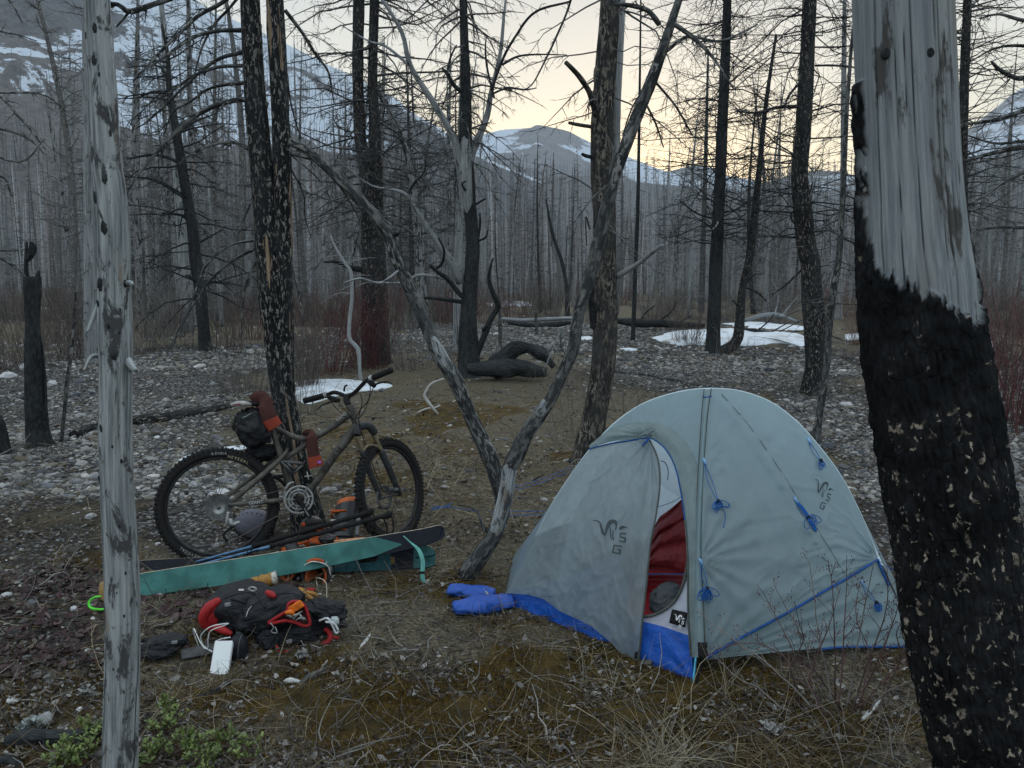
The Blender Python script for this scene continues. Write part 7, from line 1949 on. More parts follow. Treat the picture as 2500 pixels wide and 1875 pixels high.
# writing on the tyres
def arc_text(body, cen, ax, u, v, rad, a0, size, mat, parent, name='tyre_lettering', step=None):
    ax_, u_, v_ = [np.array(q) for q in (ax, u, v)]; cen = np.array(cen)
    objs = []
    for k, ch in enumerate(body):
        t = a0 - k * (step or size * .82 / rad)
        nr = math.cos(t) * u_ + math.sin(t) * v_; tg = math.sin(t) * u_ - math.cos(t) * v_
        o = text_mesh(ch, size, mat, None, name, cen + nr * rad + ax_ * .0265, tg, nr)
        objs.append(o)
    bm = Geo()
    # join the letters of one word
    import bmesh
    b = bmesh.new()
    for o in objs: b.from_mesh(o.data)
    me = bpy.data.meshes.new(name); b.to_mesh(me); b.free(); me.materials.append(mat)
    for o in objs: bpy.data.objects.remove(o)
    o = bpy.data.objects.new(name, me); COL.objects.link(o); o.parent = parent; o.matrix_parent_inverse = Matrix.Translation(-cen_v(parent.location))
    return o
M_let = simple('lettering', (.34, .34, .33), .6); M_letc = simple('lettering_cream', (.42, .36, .26), .6)
arc_text('KENDA', Rc, bnn, bd_, bup, .307, math.radians(93), .021, M_let, rw)
arc_text('NEVEGAL', Rc, bnn, bd_, bup, .292, math.radians(76), .022, M_letc, rw)
arc_text('NEVEGAL', Rc, bnn, bd_, bup, .296, math.radians(246), .022, M_let, rw)
# cassette and derailleur
g = Geo()
for k in range(8):
    r = .074 - .0055 * k; c_ = Rc - bnn * 0 + bnn * (.022 + .004 * k)
    c0 = np.array(c_); a0 = np.array(bnn)
    n = 44; th = np.arange(n) * 2 * PI / n; rr = r * (1 + .03 * (np.arange(n) % 2))
    ring = c0 + rr[:, None] * (np.cos(th)[:, None] * np.array(bd_) + np.sin(th)[:, None] * np.array(bup))
    v_ = np.concatenate([ring, ring - a0 * .0022, [c0], ]); f = [(i, (i + 1) % n, (i + 1) % n + n, i + n) for i in range(n)]; t = [(2 * n, i, (i + 1) % n) for i in range(n)]
    g.add(v_, f, t)
part(g, 'cassette', M_alu, bike)
def disc(g, c, ax, r, w, n=32, r_in=0):
    tubes(g, np.array([list(c - ax * w / 2), list(c + ax * w / 2)]), np.array([r, r]), n)
tube_part('derailleur', [B(560, 1262, .07), B(566, 1275, .075), B(575, 1272, .07), B(584, 1270, .07)], [.011, .013, .010, .009], M_alu, bike, 10, 14)
tube_part('derailleur_cage', [B(556, 1245, .07), B(553, 1262, .072), B(552, 1272, .07)], .009, M_alu, bike, 8, 10)
tube_part('derailleur_cage', [B(575, 1275, .065), B(545, 1300, .06), B(555, 1318, .06)], .007, M_black, bike, 8, 10)
# frame
tube_part('chainstay', [B(556, 1228, .055), B(600, 1226, .05), B(650, 1222, .045), B(688, 1218, .035)], [.013, .014, .015, .016], M_frame, bike)
tube_part('seat_stay', [B(560, 1226, .05), B(600, 1192, .05), B(650, 1148, .045), B(684, 1118, .035), B(700, 1100, .03)], [.013, .015, .017, .017, .012], M_frame, bike)
tube_part('seat_stay', [B(556, 1215, -.05), B(600, 1180, -.05), B(640, 1150, -.045), B(684, 1108, -.03)], .012, M_frame, bike)
tube_part('seat_tube', [B(716, 1210), B(700, 1160), B(684, 1110), B(668, 1060), B(660, 1035)], [.020, .018, .017, .017, .017], M_frame, bike)
tube_part('top_tube', [B(858, 1008), B(820, 1035), B(780, 1062), B(740, 1090), B(700, 1118), B(684, 1128)], [.024, .023, .021, .018, .016, .014], M_frame, bike)
tube_part('frame_brace', [B(772, 1070), B(745, 1072), B(715, 1066), B(690, 1053), B(665, 1040)], [.016, .017, .016, .014, .013], M_frame, bike)
tube_part('down_tube', [B(872, 1036), B(850, 1068), B(810, 1120), B(775, 1170), B(752, 1200), B(744, 1222)], [.026, .029, .027, .026, .026, .022], M_frame, bike)
tube_part('head_tube', [B(853, 988), B(862, 1014), B(874, 1044)], [.024, .022, .025], M_frame, bike)
tube_part('frame_brace', [B(700, 1130), B(706, 1160), B(712, 1190)], .013, M_frame, bike)
# rocker link
g = Geo(); 
for lat in (.04, -.04):
    for a_, b_ in (((684, 1124), (738, 1132)), ((684, 1124), (714, 1156)), ((714, 1156), (738, 1132)), ((700, 1128), (716, 1146))):
        tubes(g, np.array([list(B(*a_, lat)), list(B(*b_, lat))]), np.array([.008, .008]), 8)
part(g, 'rocker_link', M_dalu, bike)
g = Geo(); cord(g, [B(736, 1133), B(745, 1152), B(756, 1176)], [.020, .026, .026], 14, 12); part(g, 'shock', M_rub, bike)
g = Geo(); tubes(g, np.array([list(B(748, 1150, .026)), list(B(752, 1170, .028))]), np.array([.004, .004]), 6); tubes(g, np.array([list(B(742, 1162, .028)), list(B(760, 1160, .028))]), np.array([.004, .003]), 6); part(g, 'shock_mark', M_let, bike)
# crank set
BB = B(727, 1217, .055)
def flatring(g, c, r0, r1, ax, u, v, w=.003, n=48, teeth=0):
    c, ax, u, v = [np.array(q) for q in (c, ax, u, v)]; th = np.arange(n) * 2 * PI / n; ro = r1 + (teeth * (np.arange(n) % 2) if teeth else 0)
    e_ = np.cos(th)[:, None] * u + np.sin(th)[:, None] * v
    a = c + e_ * r0 + ax * w; b = c + e_ * np.reshape(ro * np.ones(n), (-1, 1)) + ax * w; a2, b2 = a - 2 * ax * w, b - 2 * ax * w
    V = np.concatenate([a, b, a2, b2]); i = np.arange(n); j = (i + 1) % n
    g.add(V, np.concatenate([np.stack([i, j, j + n, i + n], -1), np.stack([i + n, j + n, j + 3 * n, i + 3 * n], -1), np.stack([i, i + 2 * n, j + 2 * n, j], -1), np.stack([i + 2 * n, i + 3 * n, j + 3 * n, j + 2 * n], -1)]))
g = Geo(); flatring(g, BB, .074, .084, bnn, bd_, bup, n=84, teeth=.003)
for k in range(9):
    t = k * 2 * PI / 9 + .2; e1 = np.array(bd_) * math.cos(t) + np.array(bup) * math.sin(t)
    tubes(g, np.array([np.array(BB) + e1 * .030, np.array(BB) + e1 * .078]), np.array([.0028, .0036]), 6)
part(g, 'chainring_guard', M_alu, bike)
g = Geo(); flatring(g, BB - bnn * .008, .052, .062, bnn, bd_, bup, n=64, teeth=.003); flatring(g, BB - bnn * .012, .034, .044, bnn, bd_, bup, n=48, teeth=.003); part(g, 'chainring', M_alu, bike)
g = Geo(); disc(g, BB, bnn, .02, .03); part(g, 'bottom_bracket', M_rub, bike)
tube_part('crank_arm', [BB + bnn * .02, B(738, 1235, .085), B(752, 1258, .09)], [.014, .012, .012], M_rub, bike)
tube_part('crank_arm', [BB - bnn * .13, BB - bnn * .15 - bd_ * .08 + bup * .10, BB - bnn * .155 - bd_ * .11 + bup * .125], [.012, .010, .010], M_rub, bike)
def pedal(c, name='pedal'):
    g = Geo(); rbox(g, c, bd_, bnn, bup, .045, .045, .010, .5); part(g, name, M_rub, bike)
pedal(B(757, 1266, .14)); pedal(BB - bnn * .21 - bd_ * .11 + bup * .125)
text_mesh('truvativ', .018, M_let, bike, 'crank_lettering', B(743, 1244, .103), (B(752, 1260) - B(735, 1230)), bup)
g = Geo(); cord(g, [B(692, 1210, .03), B(697, 1190, .035), B(706, 1178, .035), B(716, 1176, .03)], [.006, .008, .008, .006], 8, 16); part(g, 'front_derailleur', M_alu, bike)
g = Geo(); cord(g, [B(715, 1187, .045), B(640, 1205, .055), B(566, 1222, .055)], .0035, 5, 20); cord(g, [B(707, 1240, .045), B(640, 1275, .055), B(560, 1320, .055)], .0038, 5, 20); part(g, 'chain', M_chain, bike)
# fork
CR = B(886, 1040)
lat = fn2
tA = P(871, 1062, 4.58); tB = P(915, 1058, 4.66)
tube_part('fork_crown', [tA + Vector((0, 0, .0)), P(873, 1046, 4.60), P(886, 1040, 4.62), P(902, 1041, 4.64), tB], [.026, .026, .024, .026, .024], M_forkl, bike)
for s, (a0, a1, a2, a3) in enumerate([((871, 1066, 4.58), (885, 1100, 4.585), (902, 1150, 4.60), (930, 1218, 4.63)), ((913, 1062, 4.66), (930, 1100, 4.67), (952, 1150, 4.69), (976, 1208, 4.73))]):
    tube_part('stanchion', [P(*a0), P(*a1)], .0155, M_fork, bike)
    tube_part('fork_leg', [P(*a1), P(*a2), P(*a3)], [.0225, .020, .017], M_forkl, bike)
tube_part('fork_arch', [P(888, 1105, 4.58), P(893, 1092, 4.59), P(906, 1087, 4.62), P(925, 1093, 4.65), P(932, 1108, 4.67)], .011, M_fork, bike)
tube_part('axle', [P(930, 1216, 4.62), P(976, 1204, 4.73)], .009, M_dalu, bike)
g = Geo(); dc = P(938, 1214, 4.645); flatring(g, dc, .055, .075, fn2, fd, fup, w=.001, n=40); part(g, 'brake_disc', M_dalu, bike)
# bars
Lg = P(742, 979, 4.86); Rg = P(957, 903, 4.62); mid = P(848, 968, 4.72)
HBp = [Lg, P(795, 965, 4.83), P(815, 958, 4.80), P(832, 962, 4.75), mid, P(866, 958, 4.70), P(884, 940, 4.68), P(898, 928, 4.67), Rg]
tube_part('handlebar', HBp, .0125, M_rub, bike, 10, 60)
tube_part('grip', [Lg, P(768, 972, 4.85), P(790, 966, 4.835)], .0185, M_rub, bike); tube_part('grip', [P(912, 922, 4.66), P(935, 912, 4.64), Rg], .0185, M_rub, bike)
tube_part('grip_collar', [P(792, 965, 4.83), P(798, 963, 4.828)], .021, M_alu, bike); tube_part('grip_collar', [P(903, 926, 4.665), P(909, 923, 4.663)], .021, M_alu, bike)
tube_part('stem', [B(852, 990), P(846, 978, 4.70), mid], [.019, .02, .021], M_rub, bike)
tube_part('shifter', [P(800, 968, 4.80), P(818, 976, 4.78), P(828, 978, 4.76)], [.012, .019, .012], M_rub, bike); tube_part('shifter', [P(898, 930, 4.66), P(910, 938, 4.64), P(915, 944, 4.63)], [.012, .019, .012], M_rub, bike)
tube_part('brake_lever', [P(815, 978, 4.77), P(800, 984, 4.74), P(785, 990, 4.72), P(776, 1000, 4.71)], [.007, .006, .005, .004], M_rub, bike)
tube_part('brake_lever', [P(912, 940, 4.63), P(930, 934, 4.58), P(948, 932, 4.56), P(956, 938, 4.55)], [.007, .006, .005, .004], M_rub, bike)
tube_part('lever_mount', [P(840, 955, 4.73), P(842, 944, 4.72), P(848, 940, 4.72)], .006, M_rub, bike)
for pts in ([P(820, 975, 4.76), P(850, 1010, 4.6), P(868, 1030, 4.6), P(875, 1046, 4.6)], [P(905, 938, 4.63), P(900, 975, 4.55), P(880, 1000, 4.55), P(868, 1020, 4.6)], [P(912, 945, 4.62), P(886, 1010, 4.5), P(862, 1022, 4.52), P(835, 1016, 4.6)], [P(880, 960, 4.6), P(884, 985, 4.55), P(876, 1020, 4.56), P(884, 1060, 4.6), P(908, 1130, 4.62), P(935, 1200, 4.64)], [P(824, 975, 4.75), P(812, 985, 4.72), P(835, 1010, 4.65)]):
    tube_part('cable', pts, .0028, M_rub, bike, 5, 30)
# saddle, post and bag
tube_part('seat_post', [B(665, 1050), B(652, 1022), B(640, 998)], .014, M_black, bike)
g = Geo()
sp = smooth_path([(562, 987, 0), (575, 984, 0), (600, 984, 0), (630, 986, 0), (660, 985, 0), (678, 984, 0)], 30)
ws = np.interp(np.linspace(0, 1, 30), [0, .06, .25, .5, .75, .95, 1], [.02, .055, .068, .045, .024, .018, .004])
n = 20; th = np.arange(n) * 2 * PI / n
S_ = np.array([list(B(a, b)) for a, b, _ in sp])
ring = S_[:, None] + (np.cos(th)[None, :, None] * ws[:, None, None] * np.array(bnn)) + (np.sin(th)[None, :, None] * np.array(bup) * np.interp(np.linspace(0, 1, 30), [0, .1, .9, 1], [.008, .017, .012, .004])[:, None, None])
idx = np.arange(30 * n).reshape(30, n); a, b = idx[:-1], idx[1:]
g.add(ring.reshape(-1, 3), np.stack([a, np.roll(a, -1, 1), np.roll(b, -1, 1), b], -1).reshape(-1, 4)); sd_o = part(g, 'saddle', simple('saddle_black', (.02, .02, .02), .45), bike)
g = Geo(); cord(g, [B(563, 988, .052), B(580, 985, .066), B(600, 985, .064), B(612, 987, .055)], [.010, .017, .016, .006], 10, 20); subpart(g, 'saddle_side', simple('saddle_silver', (.34, .33, .31), .45, .3), sd_o)
g = Geo(); cord(g, [B(567, 988, .069), B(580, 986, .083), B(588, 987, .080)], [.002, .004, .002], 6, 12); subpart(g, 'saddle_mark', simple('saddle_red', (.20, .03, .03), .6), sd_o)
g = Geo(); cord(g, [B(590, 1000, .02), B(620, 1010, .02), B(650, 1000, .02)], .0035, 6, 12); part(g, 'saddle_rail', M_alu, bike)
sb = thing('saddle_bag', B(610, 1040), 'black cloth bag hanging under the bicycle saddle', 'bag')
g = Geo(); ad = (B(640, 1080) - B(600, 1010)).normalized(); cr_ = bnn.cross(ad)
blob(g, B(616, 1045, .01), cr_, bnn, ad, .095, .06, .115, 4, .22, 2.2, 3, power=.75); part(g, 'bag_body', fabric('black_nylon', (.006, .007, .009), .5, bump=1.2, sc=16), sb)
g = Geo(); cord(g, [B(590, 1020, .06), B(602, 1014, .065), B(612, 1008, .06)], .004, 6, 10); part(g, 'strap', simple('strap_teal', (.16, .20, .17), .7), sb)
g = Geo(); cord(g, [B(590, 1000, .03), B(595, 1008, .04), B(600, 1018, .04)], .008, 6, 10); part(g, 'strap', M_black, sb)
# black jacket/mudguard lump between bag and wheel
g = Geo(); blob(g, B(640, 1105, -.03), bd_, bnn, bup, .09, .05, .055, 4, .35, 3, 9); o = part(g, 'bag_flap', simple('dark_cloth', (.010, .011, .013), .8), sb)
# frame lettering
text_mesh('GIANT', .026, M_let, bike, 'frame_lettering', B(623, 1223, .068), bd_, bup, bold=.0006)
text_mesh('GIANT', .026, M_let, bike, 'frame_lettering', B(832, 1017, .030), (B(850, 1005) - B(815, 1030)), bup, bold=.0006)
dtd = (B(852, 1062) - B(765, 1180)); M_dmk = simple('dull_mark', (.045, .04, .035), .7)
text_mesh('REIGN', .046, M_dmk, bike, 'frame_lettering', B(808, 1121, .0335), dtd, bnn.cross(dtd) * -1, spacing=1.5, bold=.002)
# socks
def sock(name, label, pts, w, mats, parent=None, split=.62, latw=.02, over=None):
    p = smooth_path(pts, 46); t = thing(name, B(*pts[0][:2], pts[0][2]), label, 'sock')
    W = np.array([list(B(a, b, c_)) for a, b, c_ in p])
    T_ = norm(np.gradient(W, axis=0)); N_ = np.array(bnn); S2 = norm(np.cross(T_, N_))
    n = 24; th = np.arange(n) * 2 * PI / n
    ww = np.interp(np.linspace(0, 1, 46), np.linspace(0, 1, len(w)), w)
    f = 1 + .18 * (fbm(np.cos(th)[None] * 2 + W[:, None, 2] * 30, np.sin(th)[None] * 2, W[:, None, 0] * 30, 3) - .5)
    ring = W[:, None] + (f * ww[:, None])[..., None] * np.cos(th)[None, :, None] * S2[:, None] + (f * latw)[..., None] * np.sin(th)[None, :, None] * N_
    idx = np.arange(46 * n).reshape(46, n); a, b = idx[:-1], idx[1:]; q = np.stack([a, np.roll(a, -1, 1), np.roll(b, -1, 1), b], -1)
    k = int(45 * split)
    g = Geo(); g.add(ring.reshape(-1, 3), q[:k].reshape(-1, 4)); part(g, 'leg', mats[0], t)
    g = Geo(); g.add(ring.reshape(-1, 3), q[k:].reshape(-1, 4), [(45 * n, 45 * n + i, 45 * n + i + 1) for i in range(1, n - 1)]); part(g, 'cuff', mats[1], t)
    return t
sock('sock', 'brown and rust wool sock draped over the bicycle saddle', [(618, 984, .00), (632, 976, .03), (645, 985, .06), (650, 1005, .075), (658, 1025, .075), (670, 1042, .07)], [.045, .055, .042, .045, .046, .044], (M_sock, M_sockr), split=.74, latw=.022)
g = Geo(); p_ = [B(655, 985, .082), B(662, 1005, .10), B(668, 1022, .10)]; 
sk2 = sock('sock', 'brown wool sock with rust red cuff hanging over the bicycle top tube', [(748, 1066, -.02), (752, 1058, .012), (757, 1066, .042), (760, 1090, .045), (764, 1115, .045), (770, 1138, .045)], [.030, .032, .035, .035, .040, .046], (M_sock, M_sockr), split=.72, latw=.012)
g = Geo(); rbox(g, B(776, 1126, .060), bd_, bup, bnn, .010, .008, .0015, .3); part(g, 'care_label', simple('purple_label', (.30, .12, .42), .7), sk2)

# ---------------------------------------------------------------- helmet behind the rear wheel
def helmet():
    c_ = G(612, 1330); c_ = Vector((c_.x, c_.y + .10, c_.z))
    t = thing('helmet', c_, 'dark grey ski helmet lying on the ground behind the rear wheel', 'helmet')
    v, f = ico(4); v = v.copy(); k = v[:, 2] > -.35
    ctr = Vector((c_.x, c_.y, c_.z + .10)); ax = Vector((.9, .1, -.25)).normalized(); az = Vector((.25, -.25, .93)).normalized(); ay = az.cross(ax).normalized(); az = ax.cross(ay)
    m_ = simple('helmet_shell', (.10, .10, .125), .45, scale=5, var=.1)
    P_ = np.array(ctr) + v[:, :1] * .125 * np.array(ax) + v[:, 1:2] * .10 * np.array(ay) + np.maximum(v[:, 2:], -.5) * .095 * np.array(az)
    g = Geo(); g.add(P_, None, f); part(g, 'shell', m_, t)
    g = Geo()
    n = 40; th = np.linspace(0, 2 * PI, n + 1); p = np.array(ctr) + np.cos(th)[:, None] * .112 * np.array(ax) + np.sin(th)[:, None] * .09 * np.array(ay) - .045 * np.array(az)
    tubes(g, p[None], np.full((1, n + 1), .012), 8); part(g, 'brim', M_rub, t)
    g = Geo()
    for k in range(9):
        t_ = -1.0 + .25 * k; q = ctr + ax * (.122 * math.sin(t_)) + az * (.095 * math.cos(t_)) - ay * .02
        n_ = (q - ctr).normalized(); tubes(g, np.array([list(q - n_ * .004), list(q + n_ * .0015)]), np.array([.004, .0038]), 8)
    part(g, 'vents', M_rub, t)
    g = Geo(); rbox(g, ctr + ax * .115 + az * .02 - ay * .03, ay, az, ax, .022, .030, .008, .5); part(g, 'goggle_clip', M_rub, t)
    g = Geo(); cord(g, [ctr - ax * .10 - az * .02, ctr - ax * .15 - az * .06, ctr - ax * .12 - az * .085], .004, 6, 14); part(g, 'strap', M_rub, t)
helmet()

# ---------------------------------------------------------------- skis
def ribbon(g, C_, U_, hw, th_, mat=0, n=80, hwf=None, cap=True):
    """C_(n,3) centre line; U_(n,3) width direction; thickness along normal"""
    T_ = norm(np.gradient(C_, axis=0)); N_ = norm(np.cross(T_, U_)); 
    if N_[:, 1].mean() > 0: N_ = -N_
    hw = hw * np.ones(len(C_)) if hwf is None else hwf
    prof = [(-1, -.5), (-1, .5), (1, .5), (1, -.5)]
    ring = np.stack([C_ + U_ * (hw * a)[:, None] + N_ * th_ * b for a, b in prof], 1)
    n = len(C_); idx = np.arange(n * 4).reshape(n, 4); a, b = idx[:-1], idx[1:]
    g.add(ring.reshape(-1, 3), np.concatenate([np.stack([a, np.roll(a, -1, 1), np.roll(b, -1, 1), b], -1).reshape(-1, 4), [[0, 3, 2, 1]], [[n * 4 - 4, n * 4 - 3, n * 4 - 2, n * 4 - 1]]]), None)
    return N_
M_skin = simple('skin_teal', (.050, .150, .138), .9, scale=9, var=.28, bump=.2); M_skit = simple('ski_base_black', (.006, .008, .014), .5); M_wood = simple('ski_sidewall', (.45, .40, .30), .6); M_tealdk = simple('ski_top_dark_teal', (.012, .055, .065), .45)
def edge_line(top, bot, n=90):
    T_ = smooth_path(top, n); B_ = smooth_path(bot, n)
    A = np.array([list(P(a, b, c_)) for a, b, c_ in T_]); Bb = np.array([list(P(a, b, c_)) for a, b, c_ in B_])
    C_ = (A + Bb) / 2; U_ = norm(A - Bb); hw = np.linalg.norm(A - Bb, axis=1) / 2
    return C_, U_, hw
ski1 = thing('ski', P(650, 1385, 3.95), 'front ski with its teal climbing skin facing the camera', 'ski')
C_, U_, hw = edge_line([(246, 1424, 3.74), (339, 1402, 3.86), (660, 1352, 3.95), (982, 1300, 4.06), (1036, 1291, 4.08), (1078, 1283, 4.09), (1085, 1300, 4.09)], [(246, 1468, 3.66), (341, 1458, 3.80), (680, 1408, 3.90), (1011, 1338, 4.02), (1050, 1327, 4.04), (1078, 1316, 4.05), (1085, 1310, 4.06)])
g = Geo(); Nn = ribbon(g, C_, U_, 0, .011, hwf=hw); part(g, 'ski_body', M_skit, ski1, False)
g = Geo(); tubes(g, (C_ + U_ * (hw + .0005)[:, None]), np.full(90, .0032), 6); part(g, 'ski_edge', M_wood, ski1)
i0, i1 = 3, 80
kk = np.arange(0, 77); Cs = C_[kk] + Nn[kk] * .0085; hs = hw[kk] * .97
fin = np.linspace(0, 1, 9)
hs2 = hs.copy(); hs2[-9:] *= (1 - fin * .93); Cs2 = Cs.copy(); Cs2[-9:] -= U_[kk][-9:] * (hw[kk][-9:] * fin * .35)[:, None]
g = Geo(); ribbon(g, Cs2, U_[kk], 0, .003, hwf=hs2); part(g, 'climbing_skin', M_skin, ski1, False)
e0 = P(1014, 1330, 4.0)
M_skinl = simple('skin_strap_teal', (.13, .36, .32), .7)
g = Geo(); cc = np.array([list(v) for v in (P(985, 1308, 3.995), P(1000, 1322, 3.99), P(1022, 1342, 3.97), P(1032, 1370, 3.95), P(1031, 1402, 3.93), P(1034, 1418, 3.92), P(1044, 1426, 3.92))]); cs = smooth_path(cc, 40)
ribbon(g, cs, np.tile(np.array([[.96, .28, .0]]), (40, 1)), 0, .002, hwf=np.interp(np.linspace(0, 1, 40), [0, .2, .35, 1], [.003, .006, .011, .012])); part(g, 'skin_strap', M_skinl, ski1, False)
g = Geo(); rbox(g, P(1030, 1398, 3.92), (1, 0, 0), (0, 1, 0), (0, 0, 1), .014, .004, .006, .4); part(g, 'buckle', M_rub, ski1)
g = Geo(); cord(g, [P(247, 1456, 3.58), P(232, 1458, 3.57), P(220, 1466, 3.56), P(217, 1476, 3.55), P(224, 1485, 3.54), P(245, 1488, 3.53), P(262, 1486, 3.54)], [.004, .005, .006, .006, .006, .006, .005], 8, 40); part(g, 'tip_loop', simple('lime_green_plastic', (.10, .62, .05), .5), ski1)
g = Geo(); blob(g, P(252, 1444, 3.66), (1, 0, 0), (0, 1, 0), (0, 0, 1), .022, .012, .052, 2, .1, 2, 1); part(g, 'tip_cap', simple('amber_plastic', (.30, .19, .08), .5), ski1)
ski2 = thing('ski', P(700, 1388, 4.15), 'rear ski with dark topsheet, mostly hidden behind the teal one', 'ski')
C2_, U2_, hw2 = edge_line([(250, 1378, 4.20), (339, 1370, 4.19), (491, 1362, 4.18), (800, 1352, 4.16), (1000, 1333, 4.12), (1050, 1335, 4.11), (1062, 1350, 4.11)], [(250, 1420, 4.13), (339, 1410, 4.12), (491, 1404, 4.11), (807, 1399, 4.09), (1000, 1390, 4.06), (1055, 1384, 4.05), (1062, 1372, 4.06)])
g = Geo(); N2 = ribbon(g, C2_, U2_, 0, .011, hwf=hw2); part(g, 'ski_body', M_skit, ski2, False)
g = Geo(); tubes(g, (C2_ + U2_ * (hw2 + .0005)[:, None]), np.full(90, .0028), 6); part(g, 'ski_edge', M_wood, ski2)
kk = np.arange(60, 76); g = Geo(); ribbon(g, C2_[kk] + N2[kk] * .0062, U2_[kk], 0, .001, hwf=hw2[kk] * .96); part(g, 'topsheet_panel', M_tealdk, ski2, False)
kk = np.arange(82, 90); g = Geo(); ribbon(g, C2_[kk] + N2[kk] * .0062, U2_[kk], 0, .001, hwf=hw2[kk] * .94); part(g, 'topsheet_panel', simple('ski_tail_teal', (.03, .10, .10), .5), ski2, False)
text_mesh('107', .030, simple('gold_print', (.30, .22, .05), .6), ski2, 'number', P(959, 1369, 4.055), U2_[78], -norm(np.gradient(C2_, axis=0))[78])
g = Geo(); cord(g, [P(1015, 1360, 4.05), P(1045, 1357, 4.04), P(1060, 1354, 4.03)], .008, 8, 12); part(g, 'tail_clip', M_tealdk, ski2)
# dark scraps of binding between the skis
g = Geo(); rbox(g, P(900, 1362, 4.03), (1, .1, .1), (0, 1, 0), (0, 0, 1), .05, .02, .02, .4); part(g, 'binding', M_rub, ski2)
# poles
def pole(label, a, b, c_, Ya, Yb, Yc):
    t = thing('ski_pole', P(*a, Ya), label, 'ski pole')
    tube_part('shaft', [P(*a, Ya), P(*b, Yb)], [.0062, .0085], simple('pole_blue', (.10, .20, .34), .35, .3), t, 10, 10)
    g = Geo(); p0, p1 = np.array(P(*b, Yb)), np.array(P(*c_, Yc)); n = 90; ts = np.linspace(0, 1, n)[:, None]
    tubes(g, p0 * (1 - ts) + p1 * ts, .0135 + .0016 * np.sin(np.arange(n) * .9), 12); part(g, 'grip', M_rub, t)
    d_ = norm(p1 - p0); e = p1
    g = Geo(); blob(g, e, d_, np.cross(d_, [0, 0, 1.]), (0, 0, 1), .024, .020, .022, 2, .1, 2, 3); part(g, 'grip_knob', M_rub, t)
    g = Geo(); E = cen_v(e); cord(g, [E - Vector(d_) * .03, E + Vector((-.01, -.01, -.06)), E + Vector((.0, -.02, -.11)), E + Vector((.03, -.02, -.08)), E + Vector((.02, 0, -.01))], .0055, 6, 30); part(g, 'wrist_strap', M_black, t)
    return t
pole('upper ski pole with blue shaft and long black grip', (478, 1372), (616, 1334), (903, 1250), 4.16, 4.12, 4.25)
pl = pole('lower ski pole with blue shaft lettering, nearer the teal ski', (470, 1384), (660, 1334), (948, 1257), 4.12, 4.02, 4.15)
pd = P(640, 1340, 4.0) - P(560, 1361, 4.0)
text_mesh('folkrm', .026, simple('pole_print', (.015, .02, .035), .6), pl, 'lettering', P(618, 1346, 4.015), pd, Vector((0, -.3, 1)), bold=.0008)

